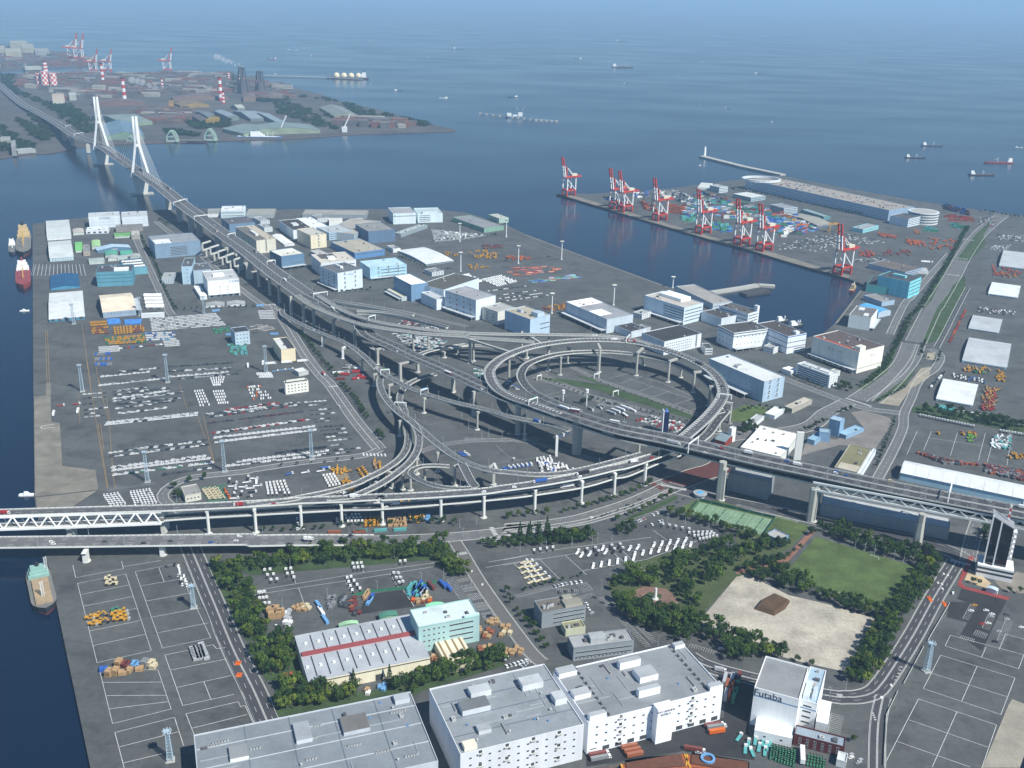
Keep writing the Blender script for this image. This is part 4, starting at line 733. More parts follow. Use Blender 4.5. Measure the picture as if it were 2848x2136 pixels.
for k,(s_,h_,wc,l)in enumerate((("F 600,345 650,372 702,360",9,'cfd8dc','small white block behind the cream balcony warehouse'),("F 1000,548 1060,578 1135,566",9,'b9bfc2','low grey link building behind the white complex'),("F 1010,275 1060,300 1150,292",9,'c9ced0','small grey store at the far quay sheds'),("F 560,290 620,320 690,312",8,'c2cbd0','low pale store right of the white terminal'),("F 1330,300 1370,330 1440,320",12,'b4bcc2','grey block behind the dark slate warehouse'),("F 1880,690 1940,715 2030,700",7,'c6cdd0','low pale shed before the curved white hall'),("G 1570,1015 1620,1040 1690,1015",8,'d3d9dc','small white office between striped roof and tan roof'),("G 440,270 520,300 560,280",10,'a7c2b4','grey green end block of the quay corner shed'),("K 1290,300 1340,325 1410,305",9,'c3ccd2','low pale annex behind the broad dark roof'),("E 1250,745 1330,760 1350,715",9,'b9c4cc','pale domed store left of the tower block'),("E 1010,430 1075,425 1072,392",8,'a9a49c','brown store behind the warehouse lane'),("E 640,560 690,555 686,500",7,'b7aa98','tan store between green shed and grey tents'),("p 560,640 640,668 700,640",8,'dfe3e2','small pale pump house before the blue banded warehouse'),("H 690,650 720,672 800,640",7,'d9dcd8','low pale gate house under the cold store'),("G 160,290 405,375 540,350",9,'7fa390','long grey shed with green end at the far quay corner'))):
 bld(l,s_,h=h_,wall=wc,roof=('9fa2a3','b5b3ad','85888a')[k%3],units=2,w1='g2x4',w2='g2x4')
HALL=bld('very long blue grey logistics hall with white floor bands and rooftop parking',"D 75,547 1175,790 1387,766",base=(1170,872),wall='8fa6bd',roof='9a948c',units=6,bands=tuple((1,z,1.6,'c9d6e0')for z in(0.12,0.32,0.52,0.72,0.92)),seam=False)
p0=P('D',1452,893);mb=MB();mb.cyl((0,0,-0.4),(0,0,26),34,34,32,0);mb.cyl((0,0,26),(0,0,26.05),30,30,32,1)
rd=thing('ramp_drum','round white parking ramp drum at the end of the logistics hall','ramp',(p0.x,p0.y+20,0));mb.build('drum_wall',[wallm('dfe6ea'),roofm('a8a8a4')],rd)
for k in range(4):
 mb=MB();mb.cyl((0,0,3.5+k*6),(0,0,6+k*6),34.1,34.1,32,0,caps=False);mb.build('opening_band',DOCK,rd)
p0=P('D',190,555,28);mb=MB()
for k in range(24):
 a0=math.pi*2*k/24;a1=math.pi*2*(k+1)/24
 for r_ in(38,):mb.beam((r_*1.3*math.cos(a0),r_*math.sin(a0),30),(r_*1.3*math.cos(a1),r_*math.sin(a1),30),3,6)
tag(mb.build('ramp_ring',wallm('dfe6ea')),'white spiral ramp ring at the far end of the logistics hall','ramp').location=(p0.x,p0.y,0)
bld('white office block with louvred end before the logistics hall',"D 1195,827 1325,857 1420,836",base=(1325,920),wall='cfdce6',roof='55565a',w2='b4',units=1)
bld('small aqua gate building in the container yard',"D 905,917 975,937 1095,906",base=(975,964),wall='8fd0d8',roof='9a9ca0',w2='b1',units=1)
bld('grey terminal office with louvred storeys',"r 768,347 890,382 975,361",base=(890,432),wall='b5c4ce',roof='8c9094',w1='b5',w2='b3',cat='office',name='office_block',units=2)
bld('customs hall with pale overhanging roof amid the containers',"r 440,252 600,287 722,268",base=(600,322),wall='9fb4bd',roof='cdd0cb',w1='b2',w2='b2',units=0)
bld('small white office at the far corner of the container yard',"r 235,177 320,197 385,186",base=(325,245),wall='c5d3d8',roof='a3a8a8',w1='b4',w2='b3',cat='office',name='office_block',units=1)
bld('flat pale canopy behind the far corner office',"r 135,182 230,200 262,158",h=6,roof='c3c8c4',cat='canopy',name='canopy_roof',par=0,minor=True)
bld('long low grey maintenance shed in the container yard',"r 910,417 1190,514 1290,490",h=9,wall='5f7480',roof='9a988e',shape='gx')
bld('blue green workshop behind the maintenance shed',"r 1040,390 1240,455 1269,440",h=7,wall='5f8f94',roof='8a9ca0',units=0)
for a,b_,l in(("H 1742,542 2082,598 2115,416",(2082,632),'largest grey curved roof shed on the right quay'),("H 1540,842 1818,888 1862,729",(1816,922),'white curved roof shed nearest the machine compound hedge'),("H 1788,301 2018,336 2047,233",(2018,358),'grey curved roof shed just beyond the largest one'),("D 1942,1411 2165,1446 2188,1356",(2165,1472),'bright white curved roof shed beside the drainage channel'),("D 2030,1181 2300,1232 2320,1111",(2300,1262),'farthest curved roof shed on the right quay')):
 bld(l,a,base=b_,wall='a9c6d4',roof='d8dcdc' if 'white' in l else 'b3b8bc',shape='ay',w1='b1@0.05,0.95,0.1,0.6',name='quay_shed',cat='shed')
B_=bld('long pale blue shed with white panel roof right of the highway',"R 2700,592 1268,290 1303,197",base=(1250,372),wall='a8cbdd',roof='d5dadb',shape='gx',name='panel_shed',units=0,canopy=((1,5,6,0.68,0.9),))
Ls=B_.flen(1)
for k in range(13):
 ax=B_.f[1];W_=(B_.Ly if ax=='x' else B_.Lx);mb=MB();s0=Ls*k/13+0.25;s1=Ls*(k+1)/13-0.25;he=B_.h-W_*0.12
 lo=[(s0,-0.8,he+0.06),(s1,-0.8,he+0.06),(s1,W_/2,B_.h+0.16),(s0,W_/2,B_.h+0.16)];up=[(x,y,z+0.15)for x,y,z in lo]
 pts=lo+up if ax=='x' else[(y,x,z)for x,y,z in lo[::-1]]+[(y,x,z)for x,y,z in up[::-1]]
 mb.hexa(pts);mb.build('roof_panel',mat('white_panel',(0.66,0.68,0.69),0.5,0.08,0.1),B_.roof)
B_=bld('bright white roofed recreation hall beside the highway',"H 35,1226 345,1306 490,1131",h=9,wall='d5d8d4',roof='f0f0ea',units=8)
p0=P('H',466,1322);mb=MB();mb.box(-4,4,-1.5,1.5,-0.4,34);tag(mb.build('slab_tower',wallm('d9dcda',False)),'thin free standing pale concrete slab beside the white roofed hall','tower').location=p0
bld('tall blue grey plant block on the paved yard',"H 715,1012 800,1034 835,1006",base=(790,1152),wall='83a3c0',roof='9fb3c2',units=0)
bld('flat blue grey plant hall with small windows',"H 790,1112 845,1142 985,1082",base=(845,1168),wall='86a6c2',roof='8fb0c4',w1='g1x5',units=1)
bld('middle blue grey plant box on the paved yard',"H 640,1112 725,1122 750,1096",base=(722,1192),wall='85a5c2',roof='93aab8',units=0)
bld('small blue grey plant box nearest the highway',"H 540,1167 602,1182 675,1131",base=(602,1216),wall='83a4c1',roof='8fb3c8',units=0)
bld('large olive roofed depot beside the small road',"H 752,1388 927,1425 1037,1244",h=10,wall='b7b7ad',roof='7d7a5c',units=3,pent=((0.0,0.25,0.0,0.9,0.3,'b8b0a0','b5ad9c'),))
bld('white covered walkway wall along the olive roofed depot',"H 935,1432 960,1438 1075,1246",h=6,wall='dfe6ec',roof='c5d0da',name='covered_walkway',cat='shed',minor=True,units=0)
bld('low pale roofed filling station by the crossroads',"H 365,915 430,935 585,862",h=6,wall='a8a49a',roof='b9b3a6',cat='shed',name='filling_station',units=2,par=0.5)
bld('small white roofed hut beside the lawn',"H 230,962 295,990 372,935",h=4.5,roof='dfe3e0',cat='shed',name='hut',minor=True,units=0)
bld('grey hut with flat roof near the lawn edge',"H 95,1022 150,1042 215,990",h=4.5,roof='a7aaac',cat='shed',name='hut',minor=True,units=0)
bld('long narrow pale shelter roof below the lawn',"H 55,1035 150,1078 178,1062",h=4,roof='b5b5ae',cat='shed',name='shelter',minor=True,units=0,par=0)
bld('long grey depot in the shade below the truss',"R 650,560 1640,752 1750,690",h=12,wall='a2a6a9',roof='b3b6b8',units=0)
bld('grey multistorey wall block in the shade left of the truss pier',"R -60,320 250,395 300,330",h=20,wall='8d9296',roof='9a9ea0',units=0)
bld('blue roofed clubhouse beside the tennis courts',"R 226,792 330,840 390,796",h=5.5,wall='7f9fc0',roof='a9a8a4',cat='clubhouse',name='clubhouse',w1='g1x5',units=0)
bld('red walled service building with glass vault below the highway',"d 1330,470 1480,520 1640,412",h=9,wall='8a3a2c',roof='7d8f98',shape='ay',cat='shop',name='service_building')
bld('white stair block on top of the red service building',"d 1545,330 1580,355 1648,332",h=17,wall='e3e5e2',roof='d8dad8',cat='tower',name='stair_block',minor=True,units=0)
B_=bld('grey office with terraces and brown roof among car parks',"O 215,382 297,472 635,412",base=(299,588),wall='8b9298',roof='6c6862',cat='office',name='office_block',w1='g3x2',w2='b3@0.25,0.98,0.1,0.95',units=7,pent=((0.55,0.95,0.1,0.6,2.5,'a8a698','8f8d80'),(0.6,0.8,0.6,0.9,3,'b5b2a2','9a988a')))
bld('low planted terrace wing before the grey office',"O 330,562 480,602 632,577",h=6,wall='b9bda6',roof='8d8a6c',cat='office',name='office_wing',units=4,seam=False)
B_=bld('silver office with rounded corner and crowded roof plant',"O 400,662 540,742 1005,682",base=(545,838),wall='8d959b',roof='9c9fa0',cat='office',name='office_block',w1='b2',w2='b2@0.03,0.97,0.1,0.8 g1x14@0.02,0.9,0.02,0.3',units=14,pent=((0.3,0.55,0.2,0.75,4.5,'b9bfc2','a5a9aa'),))
B_=bld('large white warehouse with grey roof and loading yard',"O 655,1318 1690,1055 1345,702",base=(1684,1292),wall='e9eef5',roof='868a8e',w1='g3x14@0.03,0.97,0.2,0.95 l4x3@0.1,0.9',dock='1',units=4,bands=((1,0.97,0.35,'f2f0d8'),),seam=False,pent=((0.44,0.64,0.36,0.5,5,'eef1f4','a4a8ac'),(0.2,0.27,0.42,0.58,6,'eef1f4','a8acb0'),(0.76,0.84,0.4,0.56,6,'eef1f4','a8acb0'),(0.86,0.99,0.86,0.99,4,'eef1f4','a8acb0'),(0.42,0.55,0.87,0.99,4,'eef1f4','a8acb0'),(0.01,0.08,0.87,0.99,5,'eef1f4','a8acb0'),(0.01,0.09,0.0,0.1,4,'eef1f4','a8acb0'),(0.9,0.98,0.0,0.08,3,'eef1f4','a8acb0')))
ax=B_.f[1];L_=B_.flen(1);mb=MB();s0,s1=L_*0.415,L_*0.535
if ax=='x':mb.box(s0,s1,-7,0.02,-0.4,B_.h+3,0)
else:mb.box(-7,0.02,s0,s1,-0.4,B_.h+3,0)
mb.build('lift_tower',wallm('f1f4f8',False),B_.root)
for txt,dz in(('神奈川倉庫事業',0.0),('協同組合',-2.6)):
 o=lettering(txt,2.1,B_,1,(s0+s1)/2,B_.h+0.4+dz,(0.04,0.06,0.12));p1,rz,_l=B_.fpos(1,(s0+s1)/2,B_.h+0.2+dz,7.12);o.location=p1
roof_plant(B_,18,3)
for k in range(20):
 rr=random.Random(k);mb=MB();fx=(k%10+0.5)/10;fy=0.1 if k<10 else 0.84
 x,y=B_.Lx*fx,B_.Ly*fy;mb.cyl((x,y,B_.h-0.05),(x,y,B_.h+1.3),0.7,0.7,8);mb.beam((x,y,B_.h+1.2),(x+1.6,y+0.6,B_.h+1.5),0.9,0.9);mb.build('vent_cowl',UNITD,B_.roof)
B_=bld('big pale grey warehouse in the bottom middle with a shaded left wall',"N 1605,1562 O 620,1330 283,870",base=(615,1592),wall='d5d8dd',roof='8a9095',units=6,seam=False,w1='g4x12@0.04,0.96,0.15,0.95 l3x4@0.1,0.95',w2='',pent=((0.5,0.66,0.62,0.85,4.5,'c9ced4','6f7376'),(0.72,0.84,0.55,0.72,4.5,'d2d6da','b3b8bc'),(0.66,0.8,0.12,0.3,5,'d2d6da','b3b8bc'),(0.35,0.48,0.02,0.12,5,'d5d9dd','b8bcc0'),(0.2,0.3,0.7,0.8,3,'c3c7cb','a0a4a8'),(0.03,0.12,0.86,0.96,3.5,'e6e2cf','d8d4c2')))
roof_plant(B_,26,4)
for k in range(3):
 mb=MB();x=B_.Lx*(0.25+0.25*k);mb.box(x-0.35,x+0.35,0.6,B_.Ly-0.6,B_.h-0.01,B_.h+0.25);mb.build('roof_joint',mat('roof_joint',(0.13,0.16,0.2),0.8,0.1,0.2),B_.roof)
B_=bld('wide grey roofed warehouse at the bottom left corner of the block',"M 1490,1412 N 1220,1078 1480,1602",h=21,wall='bfc5cd',roof='7f868c',units=5,seam=False,pent=((0.24,0.36,0.2,0.42,3,'b9bfc6','6f6e6c'),(0.5,0.57,0.15,0.4,3,'ccd1d6','999ea4'),(0.02,0.09,0.04,0.14,3.5,'c5cad0','a5aab0'),(0.78,0.86,0.28,0.45,2.5,'dfe1dc','8c8f92')))
roof_plant(B_,30,5)
for k in range(4):
 mb=MB();x=B_.Lx*(0.18+0.2*k);mb.box(x-0.3,x+0.3,0.6,B_.Ly-0.6,B_.h-0.01,B_.h+0.25);mb.build('roof_joint',MATS['roof_joint'],B_.roof)
for k in range(3):
 mb=MB();y=B_.Ly*(0.2+0.26*k);mb.box(0.8,B_.Lx-0.8,y-0.25,y+0.25,B_.h-0.01,B_.h+0.35);mb.build('roof_pipe',mat('pale_pipe',(0.5,0.53,0.56),0.6,0.1,0.2),B_.roof)
B_=bld('white factory hall with red ridge and dark roof slots',"N 435,998 1372,807 1190,480",base=(1375,902),wall='e6dfc6',roof='a9aeb4',cat='factory',name='factory_hall',shape='flat',par=0.0,units=0,bands=((1,0.82,0.9,'4a4d52'),))
ax=B_.f[1];Lf=B_.flen(1);W_=B_.Ly if ax=='x' else B_.Lx
def FP(s_,t_,z):return(s_,t_,z)if ax=='x' else(t_,s_,z)
def fbox(mb,s0,s1,t0,t1,z0,z1):
 a,b=FP(s0,t0,z0),FP(s1,t1,z1);mb.box(min(a[0],b[0]),max(a[0],b[0]),min(a[1],b[1]),max(a[1],b[1]),z0,z1)
mb=MB();fbox(mb,Lf*0.01,Lf*0.99,W_*0.52,W_*0.585,B_.h-0.02,B_.h+1.6);mb.build('ridge',mat('red_ridge',(0.30,0.075,0.075),0.6,0.1,0.1),B_.roof)
for k in range(8):
 for lo,hi in((0.07,0.5),(0.61,0.95)):
  mb=MB();s_=Lf*(0.07+0.86*(k+0.5)/8)+(4 if lo<0.3 else 0);fbox(mb,s_-0.45,s_+0.45,W_*lo,W_*hi,B_.h-0.015,B_.h+0.22);mb.build('roof_slot',mat('roof_slot',(0.05,0.055,0.065),0.5,0.1,0.2),B_.roof)
  mb=MB();fbox(mb,s_+4,s_+6,W_*(lo+hi)/2-1,W_*(lo+hi)/2+1,B_.h-0.015,B_.h+1.1);mb.build('skylight',STEELW,B_.roof)
mb=MB();pp,rz,_l=B_.fpos(1,Lf*0.43,0.0);fbox(mb,Lf*0.40,Lf*0.46,-0.15,0.02,0.0,5.5);mb.build('doorway',DOCK,B_.root)
bld('aqua green office with pale roof behind the white factory',"N 1283,584 1752,493 1620,373",base=(1754,682),wall='a3c4c4',roof='c8d6d8',cat='office',name='office_block',w1='b4@0.1,0.5,0.1,0.97 g4x5@0.55,0.95,0.1,0.97',w2='b4',units=4,pent=((0.0,0.1,0.0,0.25,2.5,'b3dcd8','c8d8d8'),))
B_=bld('tan and white striped lean-to shed beside the aqua office',"N 1495,860 1722,833 1615,646",h=7,wall='c7bfa8',roof='d8cdb8',name='striped_shed',cat='shed',units=0,par=0)
ax=B_.f[1];Lf=B_.flen(1);W_=B_.Ly if ax=='x' else B_.Lx
for k in range(4):
 mb=MB();fbox(mb,Lf*(0.1+0.25*k),Lf*(0.16+0.25*k),0.2,W_-0.2,B_.h-0.015,B_.h+0.3);mb.build('roof_strip',mat('tan_strip',(0.26,0.19,0.09),0.8,0.2,0.1),B_.roof)
for a,l,c_ in(("N 672,560 822,535 815,515",'pale green arched tent next to the factory hall','9fc7a2'),("N 985,495 1125,472 1115,442",'dark green arched tent next to the factory hall','4f8674'),("N 1342,412 1482,395 1475,376",'mint green arched tent behind the aqua office','93e0b4')):
 bld(l,a,h=6,wall='7fa58c',roof=c_,shape='ax',cat='shed',name='arched_tent')
FUT=bld('tall white box warehouse with blue stripe and grey roof',"Q 132,1062 482,1140 555,892",base=(458,1425),wall='f3f5f5',roof='8a8c8e',units=0,bands=((1,0.8,0.9,'6f93b8'),),seam=False)
lettering('Futaba',7.6,FUT,1,FUT.flen(1)*0.68,FUT.h*0.9,(0.015,0.03,0.07))
bld('white stair and lift wing with plant on its roof beside the tall box',"Q 492,1137 622,1174 690,917",base=(604,1368),wall='eff2f4',roof='9ab0c0',w1='b4@0.3,0.8,0.1,0.95',units=6,bands=((1,0.72,0.9,'6f93b8'),),pent=((0.05,0.5,0.55,0.9,4,'e6eaec','b5c0c8'),(0.1,0.4,0.2,0.4,3,'e6eaec','b5c0c8')))
bld('glaring white lean-to roof at the foot of the tall box',"Q 140,1368 430,1434 456,1322",base=(428,1502),wall='eceff0',roof='f6f8f8',units=0,par=0.2,w1='g1x2')
bld('dark red brick office with grey roof at the bottom right',"Q 445,1404 832,1504 856,1434",base=(822,1582),wall='5c2a2c',roof='8f9ca8',cat='office',name='office_block',w1='g3x6@0.05,0.95,0.05,0.95',units=3)
bld('bright white awning slab beside the stair wing',"Q 612,1300 706,1322 732,1152",h=11,wall='dfe4e6',roof='f6f8f8',cat='canopy',name='awning',par=0,minor=True)
bld('small white gatehouse beside the dark red office',"Q 770,1600 845,1620 858,1555",h=5,wall='e0e3e2',roof='cfd6d6',cat='hut',name='gatehouse',minor=True,units=0)
bld('low white arched pavilion near the black tower',"Q 1925,265 2010,292 2045,285",h=5,wall='cfd6da',roof='c5d8e2',shape='ax',cat='pavilion',name='pavilion')
pt=P('Q',1965,165);az=ang(P('Q',1870,130),P('Q',2040,165))
BT=thing('glass_tower','slim glossy black tower with white spine and sloped top','tower',(pt.x,pt.y,0),az)
BLK=mat('black_glass',(0.006,0.007,0.011),0.07,0.0,spec=0.8);WT=mat('white_cladding',(0.80,0.81,0.82),0.5,0.04,0.1)
mb=MB();mb.hexa([(-9,-6,12),(9,-6,12),(9,8,12),(-9,8,12),(-9,-6,60),(9,-6,51),(9,8,51),(-9,8,60)]);mb.build('shaft',BLK,BT)
for x,y,z in((-9.1,-6.1,61),(-1.5,-7.2,56),(9.1,8,52)):
 mb=MB();mb.box(x-0.6,x+0.6,y-0.6,y+0.6,0,z);mb.build('spine',WT,BT)
mb=MB();mb.hexa([(-9.6,-6.6,60),(9.6,-6.6,51),(9.6,8.6,51),(-9.6,8.6,60),(-9.6,-6.6,60.8),(9.6,-6.6,51.8),(9.6,8.6,51.8),(-9.6,8.6,60.8)]);mb.build('sloped_roof',mat('tower_cap',(0.25,0.26,0.28),0.4,0.05,0.1),BT)
mb=MB();mb.box(-14,16,-10,10,-0.4,12.02);mb.build('podium',WT,BT)
for z in(4,8.2):
 mb=MB();mb.box(-14.06,16.06,-10.06,10.06,z,z+2);mb.build('podium_window',GLASS,BT)
for z in range(6):
 mb=MB();mb.box(9,13,-1,6,18+z*5,21+z*5);mb.build('balcony',WT,BT)
mb=MB()
for k in range(6):mb.box(3.2,4.8,2.2,3.8,52+k*3,55+k*3,k%2)
mb.build('mast',[mat('signal_red',(0.55,0.05,0.035),0.5,0.05,0.2),WT],BT)
p0=P('d',545,400);TS=thing('pylon_sign','tall dark blue pylon sign tower with white edge in the parking area','sign',(p0.x,p0.y,0),0.2)
mb=MB();mb.box(-3.2,3.2,-2.2,2.2,-0.3,27);mb.build('shaft',mat('navy_panel',(0.012,0.02,0.07),0.25,0.05,0.1),TS)
mb=MB();mb.box(-4.2,-3.2,-2.4,2.4,-0.3,29.5);mb.build('edge_panel',WT,TS)
mb=MB();mb.cyl((0,0,27),(0,0,31),3.0,0.4,8);mb.build('cap',mat('blue_cap',(0.08,0.16,0.4),0.4,0.05,0.1),TS)
p0=P('d',1085,1390);GP=thing('guard_post','round grey and blue roofed kiosk at the red junction','kiosk',(p0.x,p0.y,0))
mb=MB();mb.cyl((0,0,-0.3),(0,0,4),5,5,16);mb.build('wall',wallm('c0c8cc',False),GP);mb=MB();mb.cyl((0,0,4),(0,0,4.8),7.5,7.2,16);mb.cyl((0,0,4.8),(0,0,5.2),3.4,3.2,8,1);mb.build('roof',[roofm('9aa0a4'),roofm('58a8de')],GP)
def lines(s,w=0.35,m=0,close=False):
 for part in s.split(';'):
  q=PT(part)
  for a,b in zip(q,q[1:]+(q[:1]if close else[])):MARK.line(a,b,w,0.27,m)
def grid(s,nu,nv,w=0.3,m=0):
 q=PT(s);o,u,v=q[:3];f=q[3]if len(q)>3 else u+v-o
 for k in range(nu+1):
  t=k/nu;MARK.line(o.lerp(u,t),v.lerp(f,t),w,0.27,m)
 for k in range(nv+1):
  t=k/nv;MARK.line(o.lerp(v,t),u.lerp(f,t),w,0.27,m)
grid("M 597,241 968,169 747,851 1164,758",1,1);grid("M 1040,150 1350,92 1249,739 1622,660",1,1)
lines("M 560,100 582,197 950,128 935,72 ; M 950,112 1240,65 ; M 1222,120 1262,228 ; M 625,326 997,252 ; M 645,417 1020,342 ; M 665,510 1053,432 ; M 690,607 1080,527 ; M 720,719 1122,632 ; M 1086,260 1400,205 ; M 1125,377 1480,312 ; M 1172,500 1540,430 ; M 1212,622 1600,545")
grid("M 766,908 1215,906 866,1320 1317,1208",1,1);lines("M 790,1003 1247,1000 ; M 820,1104 1280,1102 ; M 845,1206 1300,1150")
lines("M 1268,793 1640,712 1665,745 1735,735 ; M 1268,793 1405,1181 1800,1095 ; M 1318,907 1740,823 ; M 1362,1041 1780,950 ; M 1568,998 1622,1132 ; M 1430,1244 1833,1151 1850,1190 1885,1180 1945,1310 ; M 1430,1244 1495,1410 ; M 1475,1356 1900,1250 ; M 884,1388 1342,1272 1412,1488 ; M 884,1388 955,1659 ; M 918,1499 1375,1382 ; M 950,1622 1250,1550")
lines("N 20,297 860,158 1410,82 ; N 20,330 360,275 720,222 1080,165 1405,112 ; N 303,140 340,240 ; N 360,275 405,398 ; N 720,222 775,328 ; N 1062,165 1130,275 ; N 835,100 865,160 ; N 1165,290 1250,420")
lines("L 0,990 440,905 1140,815 1220,865 ; L 0,1030 480,952 620,930 ; L 85,1020 235,1180 ; L 280,985 440,1145 ; L 475,952 640,1105 ; L 615,1072 1100,985 1490,842 ; L 870,880 1100,1085 ; L 840,930 1010,1075 ; L 1150,760 1450,975 ; L 1280,920 1390,1005 ; L 1140,815 1230,870 ; J 1820,1560 2212,1490 ; J 1800,1600 2212,1530")
lines("Q 1645,640 2210,790 2170,898 1605,722 1645,640 ; Q 1920,730 1885,808 ; Q 1570,793 2142,968 2033,1250 1437,1050 1570,793 ; Q 1505,933 2088,1115 ; Q 1850,880 1733,1145 ; Q 1400,1130 2000,1330 1880,1680 ; Q 1400,1130 1150,1610 ; Q 1325,1290 1930,1500 ; Q 1240,1458 1800,1655 ; Q 1695,1230 1505,1655 ; Q 2070,630 2212,670 ; Q 2070,630 2020,750")
lines("R 1390,0 1310,180 ; R 1500,0 1440,145 ; R 1700,10 1645,190 ; R 1915,15 1860,225 ; R 1980,40 1930,235 ; R 1480,50 1880,110 ; R 2115,40 2080,262",0.4)
lines("K 1090,700 1240,660 ; K 1170,740 1350,680 ; K 1320,800 1430,760 ; K 1430,840 1560,795 ; K 1590,900 1720,860 ; K 1710,950 1810,910 ; K 1240,700 1430,765 1730,860 ; K 1180,640 1540,750 1800,870 ; K 600,830 720,800 ; K 610,850 790,825",0.3)
lines("J 820,345 960,335 ; J 1180,345 1360,320 ; J 1290,445 1460,415 ; J 1350,505 1500,480 ; J 1420,870 1560,1010 ; J 1880,660 2010,770 ; J 1890,790 2200,755 ; K 220,1215 350,1335 ; K 130,1370 580,1305 780,1275 ; K 480,1360 540,1410",0.25,1)
for k in range(7):lines("L %d,%d %d,%d"%(60+165*k*1.0,590-38*k,120+165*k,645-38*k),0.25,1)
lines("I 665,0 700,235 760,600 825,990 ; I 745,100 790,300 840,480 870,900 890,990 ; I 605,270 615,490 ; I 815,270 845,470 ; I 1380,190 1440,385 ; I 1560,410 1655,830 ; I 1520,440 1660,835 ; I 755,500 800,800 830,985 ; I 755,500 775,497 800,700",0.3,2)
lines("E 365,1160 380,1560 ; E 350,1160 362,1560 ; E 630,1110 700,1600 ; E 720,1330 765,1590",0.35,2);lines("I 320,515 418,498 ; I 320,532 420,522 ; I 320,515 315,524 320,532",0.9)
lines("E 260,650 240,740",0.3);
for k in range(14):lines("E %d,652 %d,738"%(275+28*k,255+31*k),1.2,1)
lines("G 640,440 800,495 1000,570 ; G 880,635 940,632 ; G 950,645 1000,640",0.6,1);lines("G 720,425 1300,640 1815,828",1.2,1)
def bays(s,n,depth,w=0.18,m=0):
 q=PT(s);a,b=q[0],q[1];d=(b-a).normalized();nn=Vector((-d.y,d.x,0))
 if len(q)>2 and(q[2]-a).dot(nn)<0:nn=-nn
 for k in range(n+1):
  p=a.lerp(b,k/n);MARK.line(p,p+nn*depth,w,0.27,m)
 MARK.line(a,b,w,0.27,m)
bays("O 105,350 505,250 110,320",26,5);bays("O 410,280 575,285 420,330",11,5);bays("O 570,345 680,318 580,380",7,5);bays("O 760,345 1130,720 700,390",34,5);bays("O 800,345 1150,700 850,320",32,5);bays("O 635,230 690,290 600,250",6,10)
bays("Q 1730,640 1830,672 1700,700",7,5);bays("Q 1845,600 1930,630 1810,690",6,9);bays("Q 1800,400 1740,510 1860,430",11,5);bays("Q 1940,470 1890,580 1990,490",11,6);bays("Q 2070,520 2000,690 2110,540",16,6);bays("Q 730,1240 700,1390 830,1260",11,9);bays("R 10,560 480,690 0,590",44,5);bays("O 1440,705 1660,770 1430,740",12,5)
bays("L 930,690 1250,590 960,730",22,5);bays("N 1500,215 1600,360 1560,210",14,7);bays("N 1575,215 1660,200 1590,240",8,5);grid("N 1608,262 1690,248 1640,305 1725,290",7,2,0.2);grid("N 1655,330 1740,315 1690,372 1775,355",7,2,0.2);grid("N 1705,400 1790,385 1745,450 1825,435",7,2,0.2);grid("N 1765,475 1850,458 1795,523 1885,508",7,2,0.2)
bays("I 830,1010 1190,960 830,990",26,6,0.2,1);bays("c 1330,350 1480,240 1380,400",9,12,0.25)
for s,n in(("J 1840,1290 1900,1390",9),("N 1570,20 1655,5",9),("d 490,1210 880,1290",22),("Q 1640,60 1800,100",18),("Q 790,1090 800,1115",3),("F 650,965 740,962",10),("J 590,210 665,205",9),("H 840,850 1040,915",24),("D 1700,1010 1830,1020",16),("D 1690,1155 1780,1165",12),("D 1620,1280 1720,1292",12)):
 q=PT(s);d=(q[1]-q[0]).normalized();nn=Vector((-d.y,d.x,0))*2.2
 for k in range(n):
  p=q[0].lerp(q[1],(k+0.5)/n);MARK.line(p-nn,p+nn,(q[1]-q[0]).length/n*0.5,0.28,0)
rr=random.Random(5)
for s in("Q 1600,175","Q 1630,185","Q 1555,245","Q 1585,252","Q 1590,290","Q 1120,1130","Q 1195,1035","N 1690,155","N 1772,257"):
 p=PT(s)[0];MARK.line(p,p+Vector((0.4,3.4,0)),1.6,0.29,0)
for s,n in(("Q 1270,885 1225,985",5),("Q 1050,1240 1068,1290",4)):
 q=PT(s)
 for k in range(n):
  p=q[0].lerp(q[1],k/(n-1));MARK.line(p+Vector((-1,0,0)),p+Vector((1,0.3,0)),0.7,0.29,0);MARK.line(p+Vector((0,-0.9,0)),p+Vector((0.2,0.9,0)),0.5,0.29,0)
p=P('J',950,735)
for k in range(7):MARK.line(p+Vector((-14+4*k,4,0)),p+Vector((-12+4*k,-3,0)),1.6,0.29,0)
mk=MARK.build('painted_marking',[PAINT,PAINTD,PAINTY],ground);mk['kind']='stuff'
CP={'w':('white',(0.78,0.79,0.79)),'k':('black',(0.02,0.02,0.024)),'s':('silver',(0.42,0.44,0.46)),'d':('dark grey',(0.07,0.075,0.085)),'r':('red',(0.38,0.03,0.03)),'b':('blue',(0.04,0.12,0.42)),'y':('yellow',(0.58,0.30,0.03)),'o':('orange',(0.60,0.13,0.02)),'g':('green',(0.06,0.22,0.12)),'t':('teal',(0.10,0.36,0.36)),'c':('cream',(0.62,0.54,0.36)),'n':('tan',(0.44,0.29,0.15)),'m':('maroon',(0.17,0.045,0.04)),'l':('light blue',(0.16,0.36,0.62)),'e':('grey',(0.22,0.23,0.24)),'f':('rust brown',(0.30,0.10,0.05)),'j':('lime green',(0.18,0.42,0.08))}
def pm(c):return mat('paint_'+CP[c][0].replace(' ','_'),CP[c][1],0.35,0.06,0.3,spec=0.5)
_vm={}
def wheels(mb,xs,y,r,w,m):
 for x in xs:
  for s in(-1,1):mb.cyl((x,s*y,r),(x,s*(y-w),r)if s>0 else(x,s*(y-w),r),r,r,8,m)
